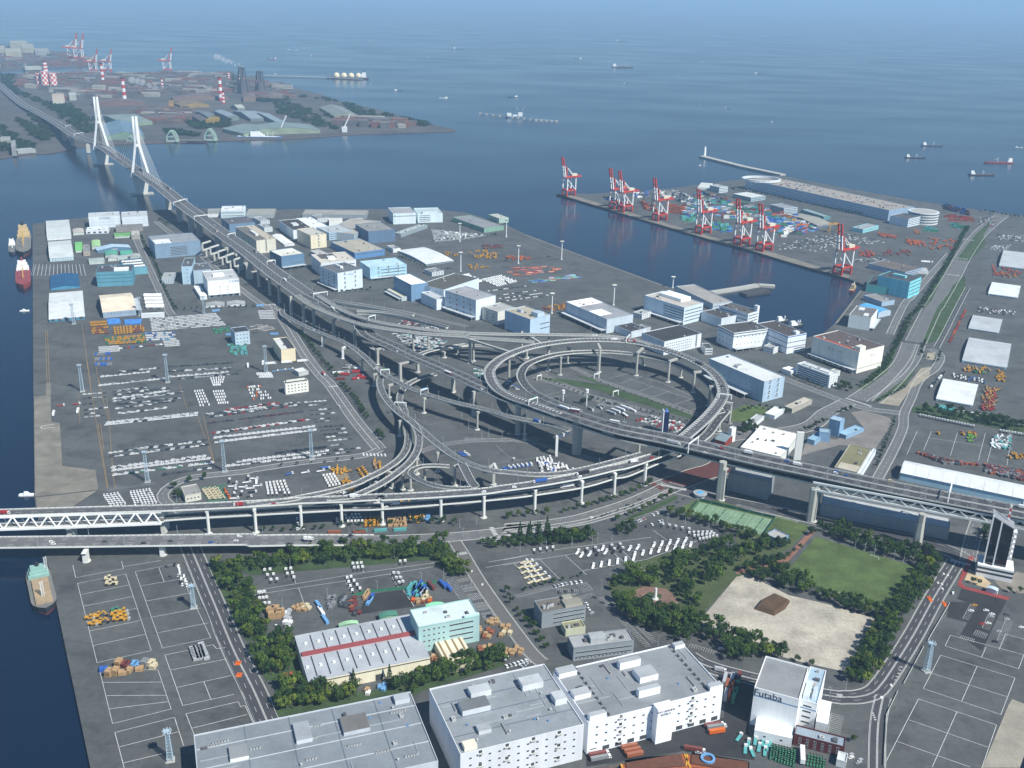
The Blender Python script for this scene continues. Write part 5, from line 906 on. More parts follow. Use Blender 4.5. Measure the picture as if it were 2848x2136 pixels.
def vmesh(kind,c):
 k=(kind,c)
 if k in _vm:return _vm[k]
 mb=MB()
 if kind in('car','van'):
  if kind=='car':
   L,w=2.35,0.95;hx=[(-L,0.72),(-1.75,0.95),(-1.2,1.42),(0.35,1.46),(1.1,0.98),(2.1,0.82),(L,0.5)]
  else:
   L,w=2.35,0.9;hx=[(-L,0.9),(-2.3,1.7),(-2.1,1.9),(1.1,1.9),(1.75,1.1),(2.25,0.95),(L,0.5)]
  mb.hexa([(-L,-w,0.25),(L,-w,0.25),(L,w,0.25),(-L,w,0.25),(-L,-w,0.75),(L,-w,0.62),(L,w,0.62),(-L,w,0.75)],0)
  top=[p for p in hx]
  for(x0,z0),(x1,z1)in zip(top,top[1:]):
   g=1 if(abs(z1-z0)>0.3 and x0>-2.3)else 0;a0=w-(0.18 if z0>1.1 else 0.02);a1=w-(0.18 if z1>1.1 else 0.02)
   mb.quad((x0,-a0,z0),(x1,-a1,z1),(x1,a1,z1),(x0,a0,z0),g)
   for s in(-1,1):
    q=[(x0,s*w,0.6),(x1,s*w,0.6),(x1,s*a1,z1),(x0,s*a0,z0)];mb.quad(*(q if s<0 else q[::-1]),0)
  zt=1.38 if kind=='car' else 1.75
  for s in(-1,1):
   q=[(-1.15,s*(w-0.05),0.95),(0.75,s*(w-0.05),0.95),(0.2,s*(w-0.15),zt),(-1.0,s*(w-0.15),zt)];mb.quad(*(q if s<0 else q[::-1]),1)
  mb.box(-0.9,0.1,-w+0.2,w-0.2,zt+0.08,zt+0.12,0)
  wheels(mb,(-1.4,1.4),w+0.02,0.33,0.2,2)
  me=mb.mesh(kind,[pm(c),GLASS,DARK])
 elif kind in('cab','flat','lorry','tanker','bus','trailer','semi'):
  cabc='w' if kind!='bus' else c
  if kind=='bus':
   mb.box(-5.6,5.6,-1.25,1.25,0.5,1.5,2);mb.box(-5.6,5.6,-1.25,1.25,1.5,2.4,1);mb.box(-5.65,5.65,-1.27,1.27,2.4,3.1,0);wheels(mb,(-3.4,3.6),1.2,0.5,0.3,3)
   me=mb.mesh(kind,[pm('w'),GLASS,pm(c),DARK])
  else:
   L={'cab':3.2,'flat':4.6,'lorry':4.6,'tanker':5.0,'trailer':6.0,'semi':7.5}[kind]
   if kind!='trailer':
    x0=L-2.1;mb.box(x0,L,-1.15,1.15,0.7,1.75,0);mb.hexa([(x0,-1.15,1.75),(L,-1.15,1.75),(L,1.15,1.75),(x0,1.15,1.75),(x0,-1.05,2.75),(L-0.45,-1.05,2.75),(L-0.45,1.05,2.75),(x0,1.05,2.75)],0)
    mb.quad((L-0.02,-1.0,1.8),(L-0.02,1.0,1.8),(L-0.4,0.95,2.65),(L-0.4,-0.95,2.65),1)
    for s in(-1,1):
     q=[(x0+0.5,s*1.17,1.7),(L-0.25,s*1.17,1.7),(L-0.5,s*1.08,2.5),(x0+0.5,s*1.08,2.5)];mb.quad(*(q if s<0 else q[::-1]),1)
   mb.box(-L,L-1.9,-0.45,0.45,0.65,0.95,2)
   if kind=='flat':mb.box(-L,L-2.3,-1.15,1.15,0.95,1.25,3)
   if kind in('lorry','semi'):mb.box(-L,L-2.4,-1.22,1.22,0.95,3.5,3)
   if kind=='trailer':mb.box(-L,L,-1.22,1.22,0.95,3.7,3)
   if kind=='tanker':mb.cyl((-L,0,1.9),(L-2.5,0,1.9),1.1,1.1,12,3)
   wheels(mb,(-L+1.1,-L+2.2,L-1.3)if L>4 else(-1.9,L-1.2),1.15,0.5,0.35,2)
   me=mb.mesh(kind,[pm(cabc),GLASS,DARK,pm(c)])
 elif kind=='loader':
  mb.box(-2.6,1.2,-1.1,1.1,0.9,2.0,0);mb.box(-2.4,-0.4,-1.0,1.0,2.0,2.5,0);mb.box(-0.3,1.0,-0.8,0.8,2.0,3.2,1);mb.box(-0.4,1.1,-0.9,0.9,3.2,3.4,0)
  mb.beam((0.8,0,1.9),(3.4,0,1.6),0.8,0.5,0);mb.box(3.2,4.2,-1.3,1.3,0.4,1.5,0);wheels(mb,(-1.7,1.5),1.25,0.75,0.5,2)
  me=mb.mesh(kind,[pm(c),GLASS,DARK])
 elif kind=='excavator':
  mb.box(-2.0,1.6,-1.5,-0.8,0,0.9,2);mb.box(-2.0,1.6,0.8,1.5,0,0.9,2);mb.box(-2.2,1.3,-1.3,1.3,1.0,2.1,0);mb.box(0.0,1.4,0.2,1.3,2.1,3.0,1);mb.box(-0.05,1.45,0.15,1.35,3.0,3.12,0)
  mb.beam((0.8,-0.3,1.8),(3.6,-0.3,4.2),0.6,0.7,0);mb.beam((3.5,-0.3,4.2),(5.2,-0.3,2.0),0.5,0.6,0);mb.box(4.6,5.6,-0.9,0.3,1.0,2.1,2)
  me=mb.mesh(kind,[pm(c),GLASS,DARK])
 elif kind=='roller':
  mb.cyl((2.2,-1.1,0.8),(2.2,1.1,0.8),0.8,0.8,12,3);mb.box(-2.4,0.2,-0.95,0.95,0.8,1.9,0);mb.box(0.3,1.4,-0.9,0.9,1.0,2.0,0);mb.box(0.35,1.35,-0.8,0.8,2.0,2.9,1);mb.box(0.2,1.5,-1.0,1.0,2.9,3.05,0);mb.beam((1.4,-1.0,1.1),(2.4,-1.2,1.1),0.2,0.3,0);mb.beam((1.4,1.0,1.1),(2.4,1.2,1.1),0.2,0.3,0);wheels(mb,(-1.4,),1.1,0.75,0.4,2)
  me=mb.mesh(kind,[pm(c),GLASS,DARK,STEELG])
 elif kind=='forklift':
  mb.box(-1.2,0.8,-0.55,0.55,0.3,1.0,0);mb.box(-0.7,0.5,-0.5,0.5,2.0,2.1,0);
  for x in(-0.65,0.45):
   for y in(-0.45,0.45):mb.beam((x,y,1.0),(x,y,2.0),0.1,0.1,2)
  mb.box(0.85,1.0,-0.5,0.5,0.1,2.6,2);mb.box(1.0,2.0,-0.4,-0.25,0.15,0.22,2);mb.box(1.0,2.0,0.25,0.4,0.15,0.22,2);wheels(mb,(-0.8,0.5),0.58,0.3,0.2,2)
  me=mb.mesh(kind,[pm(c),GLASS,DARK])
 elif kind in('container','halfbox'):
  L=6.05 if kind=='container' else 3.0;w,hh=1.22,2.55
  mb.box(-L,L,-w,w,0.0,hh,0)
  for x in(-L,L):
   for y in(-w,w):mb.box(x-0.12,x+0.12,y-0.12,y+0.12,0,hh+0.05,1)
  n=10
  for k in range(n):
   x=-L+2*L*(k+0.5)/n
   for s in(-1,1):mb.box(x-0.15,x+0.15,s*w-0.05,s*w+0.05,0.2,hh-0.2,0)
  me=mb.mesh(kind,[pm(c),pm(c)])
 elif kind=='crate':
  mb.box(-2.2,2.2,-1.6,1.6,0,2.2,0)
  for x in(-2.2,0,2.2):mb.box(x-0.12,x+0.12,-1.68,1.68,0,2.26,1)
  mb.box(-2.28,2.28,-1.68,1.68,1.0,1.2,1)
  me=mb.mesh(kind,[pm(c),mat('batten_'+c,tuple(v*0.7 for v in CP[c][1]),0.8,0.1,0.5)])
 elif kind=='bundle':
  for i in range(5):
   for j in range(2 if i<4 else 1):mb.cyl((-5.5,-1.2+i*0.6,0.35+j*0.6),(5.5,-1.2+i*0.6,0.35+j*0.6),0.3,0.3,6,0)
  me=mb.mesh(kind,[pm(c)])
 _vm[k]=me;return me
NAMES={'car':'parked_car','van':'parked_van','cab':'lorry_chassis','flat':'flatbed_lorry','lorry':'box_lorry','tanker':'tanker_lorry','bus':'bus','trailer':'box_trailer','semi':'articulated_lorry','loader':'wheel_loader','excavator':'excavator','roller':'road_roller','forklift':'forklift','container':'shipping_container','halfbox':'short_container','crate':'cargo_crate','bundle':'pipe_bundle'}
CATS={'car':'car','van':'van','cab':'lorry','flat':'lorry','lorry':'lorry','tanker':'lorry','bus':'bus','trailer':'trailer','semi':'lorry','loader':'loader','excavator':'excavator','roller':'roller','forklift':'forklift','container':'container','halfbox':'container','crate':'crate','bundle':'pipes'}
NICE={'car':'car','van':'van','cab':'lorry chassis','flat':'flatbed lorry','lorry':'box lorry','tanker':'tanker lorry','bus':'bus','trailer':'box trailer','semi':'articulated lorry','loader':'wheel loader','excavator':'excavator','roller':'road roller','forklift':'forklift','container':'shipping container','halfbox':'short container','crate':'cargo crate','bundle':'pipe bundle'}
REG={}
def nth(k):return '%d%s'%(k,'th' if 10<k%100<14 else{1:'st',2:'nd',3:'rd'}.get(k%10,'th'))
def put(kind,c,p,hd,where,grp,z=0.0,scale=1.0,pos=''):
 where=where[7:]if where.startswith('in the ')and pos else where
 if pos:where+=', '+pos
 REG.setdefault(kind,[]).append((Vector((p[0],p[1],z if len(p)<3 else p[2]+z)),hd,c,'%s %s %s'%(CP[c][0]if kind not in('cab',)else 'white cab',NICE[kind],where),grp,scale))
rnd=random.Random(21)
def row(s,cols,where,kind='car',sp=5.2,head=0.0,skip=0.03,grp=None,z=0.0,jit=0.15,mix=None,dy=0.0):
 q=[p+Vector((0,dy,0))for p in PT(s)];a,b=q[0],q[-1];L=(b-a).length;n=max(1,int(L/sp));hd=ang(a,b)
 for k in range(n+1):
  if rnd.random()<skip:continue
  p=a.lerp(b,k/max(1,n))+Vector((rnd.uniform(-jit,jit),rnd.uniform(-jit,jit),0));kd=kind if not mix or rnd.random()>0.3 else mix
  put(kd,rnd.choice(cols),p,hd+head+rnd.gauss(0,0.03),where,grp or where,z,1.0,nth(k+1)+' from its left end')
def block(s,nu,nv,cols,where,kind='car',head=0.0,skip=0.04,grp=None,jit=0.2,tiers=1,hz=2.6):
 q=PT(s);o,u,v=q[:3];f=q[3]if len(q)>3 else u+v-o;hd=ang(o,u)
 for i in range(nu):
  for j in range(nv):
   if rnd.random()<skip:continue
   tu=i/max(1,nu-1);tv=j/max(1,nv-1);p=o.lerp(u,tu).lerp(v.lerp(f,tu),tv)+Vector((rnd.uniform(-jit,jit),rnd.uniform(-jit,jit),0))
   for t in range(tiers if tiers==1 else rnd.randint(1,tiers)):put(kind,rnd.choice(cols),p,hd+head+rnd.gauss(0,0.02),where,grp or where,t*hz,1.0,(nth(j+1)+' row, ' if nv>1 else '')+nth(i+1)+' from left'+(' level %d'%(t+1)if tiers>1 else ''))
def scatter(s,n,cols,where,kinds=('car',),grp=None,md=3.2,head=None):
 q=PT(s);xs=[p.x for p in q];ys=[p.y for p in q];got=[]
 def inside(x,y):
  r_=False
  for a,b in zip(q,q[1:]+q[:1]):
   if(a.y>y)!=(b.y>y)and x<(b.x-a.x)*(y-a.y)/(b.y-a.y)+a.x:r_=not r_
  return r_
 t=0
 while len(got)<n and t<n*60:
  t+=1;x,y=rnd.uniform(min(xs),max(xs)),rnd.uniform(min(ys),max(ys))
  if inside(x,y)and all((x-g[0])**2+(y-g[1])**2>md*md for g in got):got.append((x,y))
 got.sort()
 for gi,(x,y)in enumerate(got):put(rnd.choice(kinds),rnd.choice(cols),(x,y,0),(head if head is not None else rnd.choice((0.2,1.8)))+rnd.gauss(0,0.1),where,grp or where,0.0,1.0,nth(gi+1)+' from left')
ORD=['first','second','third','fourth','fifth','sixth','seventh','eighth','ninth','tenth','eleventh','twelfth','thirteenth','fourteenth','fifteenth','sixteenth','seventeenth','eighteenth']
LOT_L=["920,97 1220,68","785,135 1135,100","770,203 1250,152","880,250 1120,218","885,275 1290,222","880,305 1290,245","885,322 1390,258","900,350 1380,300","900,380 1330,325","915,420 1265,377","830,490 1505,418","820,505 1505,432","850,720 1570,630","855,750 1590,660","870,835 1565,750","875,857 1600,767","880,892 1625,799","1260,890 1650,834"]
CL=["wwsk","wwwww","wwws","kswd","wwkd","wwsw","wkds","wksd","wksd","swkw","wwwws","wwwwk","wkdsw","wskdw","wwwwwd","wwwww","wwwwg","dkkdw"]
for k,(r_,c_)in enumerate(zip(LOT_L,CL)):row('I '+r_,c_,'in the %s row of left car park'%ORD[k],grp='cars in the left car park');row('I '+r_,c_,'behind the %s row of left car park'%ORD[k],grp='cars in the left car park',dy=2.6,skip=0.25)
for k,r_ in enumerate(["650,270 805,258","650,300 810,290","655,345 745,338","660,390 815,372","665,420 760,412","665,445 795,432"]):row('I '+r_,'wskd','in the %s short row nearest the quay'%ORD[k],grp='cars in the short quay rows')
for k,(r_,c_)in enumerate(zip(["I 1300,60 1780,28","I 1300,95 1760,70","I 1305,137 1740,102","I 1380,152 1820,112","I 1750,388 J 200,338","I 1590,428 J 360,335","I 1630,443 J 365,352","I 1610,492 J 385,405","I 1640,572 J 430,466","I 1655,606 J 470,520","I 1665,640 J 480,547","I 2130,722 J 560,680","I 1835,790 J 575,706","I 1750,824 J 590,732"],["dkkd","kdws","wwwsw","dsk","kdrw","wksdw","ksdwr","kdmd","wwrwk","wwwww","wwwww","dkdk","wwwww","wdkwww"])):
 row(r_,c_,'in the %s row of the middle car park'%ORD[k],grp='cars in the middle car park',mix='van' if k in(8,10)else None);row(r_,c_,'behind the %s row of the middle car park'%ORD[k],grp='cars in the middle car park',dy=2.6,skip=0.2)
for k,r_ in enumerate(["420,330 560,320","420,357 560,347","460,392 600,382","465,427 625,414","490,462 590,454","500,484 580,474","530,522 690,510","545,549 705,534","565,579 720,564","590,599 740,583","600,627 760,612","620,664 690,654","645,699 820,684","660,724 790,709"]):
 row('J '+r_,'kdswwd','in the %s angled row beside the tree lined road'%ORD[k],grp='cars in the angled rows')
block("E 1165,1072 1650,1032 1180,1162 1725,1118",23,9,'wwwws','in the big square field below the sheds',grp='field of new cars');block("E 1995,1012 2085,1010 2010,1068 2110,1070",8,6,'w','in the small block beside the road bend')
block("E 1130,1185 1335,1180 1140,1235 1345,1228",13,4,'wwwlb','in the block below the big square field',kind='van');block("E 1268,1245 1365,1240 1280,1282 1372,1275",7,4,'w','in the little block beside the rust stain');block("E 770,1290 905,1282 775,1328 910,1318",9,4,'w','in the block near the stacked pipes');row("E 930,1300 1240,1270",'mswrbd','in the mixed row near the stacked pipes',kind='van')
block("I 1622,148 1722,138 1640,198 1705,195",6,4,'w','in the near square block of vans',kind='van',head=1.57,grp='square blocks of vans');block("I 1500,247 1556,242 1540,355 1608,350",4,6,'w','in the left slim block of vans',kind='van',head=1.57,grp='square blocks of vans');block("I 1642,250 1715,245 1682,338 1750,334",5,5,'w','in the right slim block of vans',kind='van',head=1.57,grp='square blocks of vans');block("I 1905,215 2000,208 1950,308 2082,298",8,5,'wwwwwo','in the ragged block of vans before the yard office',kind='van',head=1.57,skip=0.25,grp='square blocks of vans');block("I 1985,112 2075,108 2005,140 2090,138",6,4,'w','in the block below the lattice mast',kind='van')
block("I 800,1045 905,1030 850,1118 960,1108",5,6,'w','in the left block beside the quay ramp',head=1.57,grp='blocks of new cars by the viaduct');block("I 1005,1020 1150,1000 1040,1112 1200,1100",7,7,'w','in the right block beside the slip road',head=1.57,grp='blocks of new cars by the viaduct')
block("J 115,965 250,950 130,1045 290,1040",6,5,'w','in the block behind the left viaduct',kind='cab',head=1.57);block("h 560,430 710,410 650,590 800,560",4,5,'w','in the block beside the yellow machines',kind='cab',head=1.57);block("h 730,1100 735,1105 745,1150",1,2,'w','in the single file under the viaduct',kind='cab',head=1.57);block("h 905,1095 1120,1085 930,1140 1150,1130",5,2,'w','in the lit block in front of the viaduct',kind='cab',head=1.57);block("h 900,985 1100,970 890,1045 1100,1035",5,2,'w','in the shaded block under the viaduct',kind='cab',head=1.57);row("h 145,1070 150,1225",'w','in the file beside the leftmost columns',kind='cab',sp=7)
block("h 715,700 870,680 850,720 900,712",4,2,'w','in the pair of rows behind the viaduct',kind='cab',head=1.57)
scatter("I 1755,940 1980,900 1990,1060 1800,1090",16,'wwk','in the loose group beside the green court',kinds=('cab','flat'),md=7);block("I 1575,1010 1650,1000 1620,1075 1700,1070",3,5,'c','on the green court',kind='loader',grp='cream machines on the green court');row("I 1730,1010 1760,1060",'o','at the edge of the green court',kind='loader',sp=5)
row("h 30,388 510,340",'wwb','in the roadside line of lorries',kind='flat',sp=11,head=0.2);put('tanker','b',P('h',590,300),0.2,'among the roadside lorries','roadside lorries')
block("c 525,1115 720,1085 600,1275 800,1270",5,7,'wwkwb','in the crowded compound inside the near ramp',kind='flat',head=1.2,skip=0.25);scatter("c 760,1150 830,1150 990,1220 1060,1260 700,1280",9,'w','at the fringe of the compound inside the near ramp',kinds=('cab','flat'),md=5);block("c 40,1225 380,1180 70,1245 390,1200",6,2,'b','in the pair of rows by the near ramp',kind='flat',head=0.1);row("e 1570,610 1640,660",'b','behind the ramp rail',kind='flat',sp=4,head=1.2);put('cab','w',P('c',150,1110),1.2,'parked alone on the round yard','lone lorry')
block("L 120,1010 200,1010 215,1165 330,1140",3,5,'c','in the left block of the hedge lined compound',kind='flat',head=0.7);row("L 570,935 890,890",'kw','in the far dark row of the hedge lined compound',kind='flat',sp=7,head=0.9);row("L 600,960 910,918",'kkw','in the near dark row of the hedge lined compound',kind='flat',sp=7,head=0.9);row("L 690,1045 1000,985",'w','in the front row of the hedge lined compound',kind='flat',sp=8,head=1.0);row("L 970,910 1400,845",'w','in the back row of long white flatbeds',kind='flat',sp=8,head=0.9);row("L 1010,955 1440,880",'w','in the front row of long white flatbeds',kind='flat',sp=8,head=0.9);row("L 1220,728 1420,765",'w','along the hedge by the tennis courts',kind='cab',sp=6,head=1.4);block("L 1430,795 1600,790 1510,845 1640,820",6,3,'wkw','in the corner block by the tennis courts',kind='cab',head=1.3);row("L 235,930 380,908",'w','in the short line by the poplars',kind='cab',sp=6,head=1.2)
for s,u,v,w in(("N 95,155 140,150 145,230 190,225",2,3,'leftmost pair of files below the tree belt'),("N 262,148 298,143 285,218 325,212",2,3,'second pair of files below the tree belt'),("N 775,107 840,102 785,138 850,132",3,2,'little block below the middle of tree belt'),("N 1142,88 1178,85 1145,92",2,1,'pair standing at the right end below the tree belt'),("N 735,215 765,208 775,310 835,298",2,4,'double file behind the green fence'),("N 1085,178 1120,180 1125,250 1155,245",2,3,'loose file near the blue containers'),("N 50,330 95,325 65,415 130,410",3,3,'block beside the left hedge')):
 block(s,u,v,'w','in the '+w,kind='cab',head=1.3)
row("N 1960,880 2110,835",'wwsw','in the staff row beside the factory',sp=3.0,head=1.57);row("N 1940,820 2060,780",'wsdw','in the upper staff row beside the factory',sp=3.0,head=1.57);row("N 2070,880 2130,840",'ws','at the corner of the factory car park',sp=3,head=1.57);put('van','k',P('N',1830,495),0.4,'alone in the marked bays','lone van');row("N 1640,265 1690,240",'we','in the bays near the gate',sp=6)
row("O 395,265 480,245",'wses','in the bays behind the grey office',sp=3.0,head=1.57);row("O 520,240 595,228",'w','at the right end of the bays behind the grey office',sp=3.2,head=1.57);row("O 430,312 530,297",'wdd','in the inner bays by the grey office',sp=5,head=1.57);row("O 640,400 655,440",'ww','beside the grey office wall',sp=5,head=0.4);put('car','s',P('O',680,470),0.8,'driving beside the grey office','lone car');row("O 700,350 760,390",'ed','in the shade of the long bays',sp=6,head=0.5);put('lorry','s',P('O',1670,915),-0.25,'driving past the trees behind the white warehouse','lone lorry');put('van','w',P('O',1675,745),0.2,'parked at the end of the bays by the trees','lone van')
row("L 1030,695 1250,600",'wwskds','in the upper bays beside the avenue',sp=3.2,head=1.3,skip=0.35);row("L 1040,755 1240,680",'wkds','in the lower bays beside the avenue',sp=3.4,head=1.3,skip=0.5);put('car','r',P('L',1085,675),1.2,'parked in the bays beside the avenue','lone red car');row("L 1340,545 1390,520",'kd','parked on the avenue slip',sp=6)
for x,y,c_ in((1050,525,'d'),(955,570,'k'),(675,665,'w'),(340,705,'s')):put('car',c_,P('L',x,y),0.5,'driving on the tree lined avenue','cars on the avenue',0.05)
scatter("d 90,220 330,150 480,200 800,250 850,320 700,420 520,330",62,'wkdsrrwse','in the crowded rest area car park',kinds=('car','car','van'),grp='cars in the rest area',md=3.6,head=0.9);put('car','o',P('d',190,205),0.9,'in the rest area car park','lone car')
row("c 1500,290 1620,240",'se','in the back row of the rest area',kind='lorry',sp=6,head=1.6);row("c 1650,390 1860,310",'wcsw','in the front row of the rest area',kind='semi',sp=7,head=1.6);put('semi','w',P('c',1970,350),2.2,'parked apart in the rest area','lone lorry');put('bus','r',P('c',1870,430),2.0,'parked among the rest area lorries','lone bus');row("c 1480,310 1350,340",'e','in the far row of the rest area',kind='lorry',sp=7,head=1.6)
scatter("a 1030,430 1600,470 1900,560 1700,670 1480,690 1200,560",150,'wwwwsskdt','in the packed used car yard below the curved ramps',grp='packed used cars',md=3.0,head=0.3);scatter("a 1140,250 1280,240 1500,290 1440,310 1150,280",34,'kdrwsm','in the small used car group by the retaining wall',md=2.6,head=0.4);scatter("a 1500,310 1720,320 1780,360 1520,350",18,'dkswe','in the tail of the used car group',md=3.0);scatter("b 350,690 530,720 540,850 400,800",24,'wwstg','in the used car yard left of the loop',md=3.2);scatter("b 870,900 1100,1000 1050,1020 880,950",16,'wsdb','in the used cars inside the loop',md=3.2);scatter("a 650,600 780,610 780,700 620,640",14,'dksw','in the shade below the highway',md=3.0);
scatter("a 140,990 480,920 620,1040 600,1160 280,1180",12,'wwremr','in the lorry park beside the hedge',kinds=('tanker','semi','lorry','trailer'),md=7,head=0.12)
for k,r_ in enumerate(("440,858 720,820","520,890 795,855","530,915 845,875","545,937 890,890")):row('G '+r_,'wwkd','in the %s row on the broad far quay'%ORD[k],sp=5,grp='cars on the far quay')
block("G 235,745 290,735 320,800 385,782",9,5,'w','in the left block of the broad far quay',kind='flat',head=1.2);block("G 400,775 540,745 505,820 650,785",12,5,'w','in the right block of the broad far quay',kind='flat',head=1.2)
for s,n,c_,w,kd in(("G 280,550 420,540 430,560 290,565",9,'y','in the far row of the machine yard','loader'),("G 330,590 470,565 540,590 480,612 340,605",24,'y','in the thick group of the machine yard','excavator'),("G 555,585 760,600 760,620 600,622",22,'of','in the rusty group of the machine yard','excavator'),("G 260,650 440,665 440,690 280,695",12,'y','in the loose group of the machine yard','loader'),("G 100,550 240,590 250,605 110,580",8,'y','beside the curved white hall','loader'),("G 385,505 540,505 540,525 400,530",18,'fm','in the brown heap of the machine yard','excavator'),("G 850,990 1030,950 1030,1000 900,1020",20,'yf','behind the striped roof warehouse','loader'),("R 1480,10 1560,15 1550,30 1490,25",1,'y','standing alone on the marked yard','loader'),("R 1720,15 1850,15 1840,40 1720,40",5,'yf','beside the green machines','loader'),("R 1770,20 1830,30 1800,105 1765,100",4,'j','in a file on the marked yard','loader'),("R 2095,170 2212,180 2212,215 2100,210",6,'y','in a row at the right edge','loader'),("H 1710,605 1900,620 1960,640 1900,670 1730,640",16,'yn','behind the largest curved shed','excavator'),("H 1990,640 2070,650 2060,740 2000,740",12,'y','in the file beside the white curved shed','loader'),("H 1910,770 2010,780 1970,960 1880,950",42,'yrfn','in the packed block beside the white curved shed','excavator'),("H 1830,640 1930,645 1920,665 1830,660",5,'g','behind the largest curved shed','loader'),("D 1090,965 1220,985 1230,1005 1100,995",24,'of','in the left rusty row','excavator'),("D 1300,1010 1450,1040 1450,1075 1310,1050",34,'o','in the packed orange block','excavator'),("D 1480,1000 1700,1020 1660,1100 1490,1090",30,'o','in the loose orange group','excavator'),("D 1360,940 1420,945 1420,975 1370,970",8,'oy','in the small orange group','loader'),("D 940,1105 1060,1110 1060,1150 950,1150",22,'or','beside the nearest quay crane','excavator'),("D 1130,1095 1350,1100 1340,1140 1140,1140",18,'rf','in the red group right of the nearest crane','excavator'),("D 1955,1215 2200,1250 2200,1290 1950,1300",30,'rfo','in front of the farthest curved shed','excavator'),("D 2035,1275 2070,1280 2170,1300 2170,1315 2040,1300",5,'y','in front of the farthest curved shed','loader')):
 scatter(s,n,c_,w,kinds=(kd,),md=4.0)
for s,u,v,c_,w in(("E 700,1105 815,1098 705,1125 818,1118",8,2,'y','in the back rows by the blue tarpaulins'),("E 705,1150 825,1140 720,1185 830,1178",7,3,'yf','in the left block by the blue tarpaulins'),("E 880,1145 1000,1135 890,1190 1005,1180",6,4,'y','in the middle block of big machines'),("E 1010,1140 1100,1130 1015,1175 1105,1165",6,3,'yf','in the right block of big machines'),("E 810,1225 1100,1205 830,1270 1115,1250",16,4,'yyng','in the long block of small machines')):
 block(s,u,v,c_,w,kind='loader',head=1.4)
scatter("h 690,310 780,290 900,290 930,370 720,390",10,'y','in the group beside the parked lorry cabs',kinds=('loader','excavator'),md=4.5);block("h 1090,330 1150,300 1150,420 1220,390",2,4,'y','in the double file inside the ramps',kind='loader',head=1.2);scatter("h 1290,190 1390,180 1470,280 1360,310",8,'yn','at the foot of the curved ramps',kinds=('loader','excavator'),md=4);scatter("h 840,470 950,470 950,530 850,530",4,'y','beside the blue tarpaulin',kinds=('loader',),md=4);scatter("h 920,620 1040,620 1040,660 930,680",3,'y','between the two slip ramps',kinds=('loader',),md=5);put('loader','y',P('h',1340,540),0.3,'alone behind the inner slip ramp','lone loader');scatter("h 1500,420 1590,390 1590,440 1510,460",5,'fn','under the slip ramps',kinds=('excavator',),md=4)
block("h 1200,1090 1400,1075 1210,1180 1400,1170",4,3,'y','in front of the viaduct columns',kind='loader',head=1.3);block("h 1570,1075 1780,1060 1580,1180 1800,1180",6,6,'n','in the beige block in front of the viaduct',kind='crate',skip=0.1);scatter("h 1880,1040 2180,1020 2180,1130 1890,1130",12,'ynlyd','in the mixed group in front of the viaduct',kinds=('loader','excavator','crate'),md=4);scatter("h 1540,780 1980,780 1980,800 1540,810",6,'yn','glimpsed between the two front decks',kinds=('loader',),md=5)
for x,y,c_,kd in((690,515,'y','roller'),(715,560,'y','roller'),(750,500,'y','excavator'),(765,550,'y','excavator'),(945,465,'y','roller'),(950,490,'y','roller'),(960,520,'y','roller'),(890,490,'y','loader'),(905,525,'y','loader'),(895,460,'g','loader'),(840,215,'c','loader'),(848,250,'c','loader')):
 w={690:'far left of the quay machines',715:'near left of the quay machines',750:'next to the far left roller',765:'next to the near left roller',945:'farthest of the right three on the quay',950:'middle of the right three on the quay',960:'nearest of the right three on the quay',890:'left behind the right rollers',905:'left of the nearest right roller',895:'behind the right rollers on the quay',840:'farther of a pair on the empty bay',848:'nearer of a pair on the empty bay'}[x]
 put(kd,c_,P('M',x,y),0.15,w,'machines on the near left quay',scale=1.5)
for x,y,c_,a,w,st in((840,945,'n',1.4,'leftmost of the near quay cargo',2),(888,935,'n',1.4,'second from left of the near quay cargo',2),(945,935,'n',0.2,'low in front of the near quay cargo',1),(992,918,'n',1.4,'short in front of the near quay cargo',1),(915,870,'n',1.4,'tall behind the near quay cargo',2),(960,870,'m',1.4,'left of the dark heap on the near quay',1),(985,880,'m',1.4,'right of the dark heap on the near quay',1),(1030,870,'l',1.4,'far end of the blue covered cargo',1),(1055,880,'l',1.4,'near end of the blue covered cargo',1),(1075,905,'n',0.2,'beside the blue covered cargo',1),(1115,870,'e',1.4,'left of the grey covered cargo',2),(1165,860,'c',1.4,'far end of the white covered cargo',1),(1180,885,'c',1.4,'near end of the white covered cargo',1),(800,910,'b',0.2,'at the left end of the near quay cargo',1)):
 for t in range(st):put('halfbox' if kd=='halfbox' else 'crate',c_,P('M',x,y),a,w,'cargo crates on the near left quay',t*2.25,1.35,('upper' if t else 'lower')if st>1 else '')
block("M 1480,745 1535,735 1510,825 1560,815",3,8,'s','in the silver block on the near left quay',kind='crate',skip=0.0);block("M 1545,715 1565,710 1590,820 1612,815",1,8,'s','in the silver file on the near left quay',kind='crate',skip=0.0)
scatter("M 1340,95 1380,90 1450,260 1390,260",18,'wwwsbk','in the huddle beside the quay road',kinds=('car','cab','van'),md=4.0,head=1.9);row("M 1282,115 1312,190",'wdk','in the loose file beside the huddle',sp=14,head=0.4)
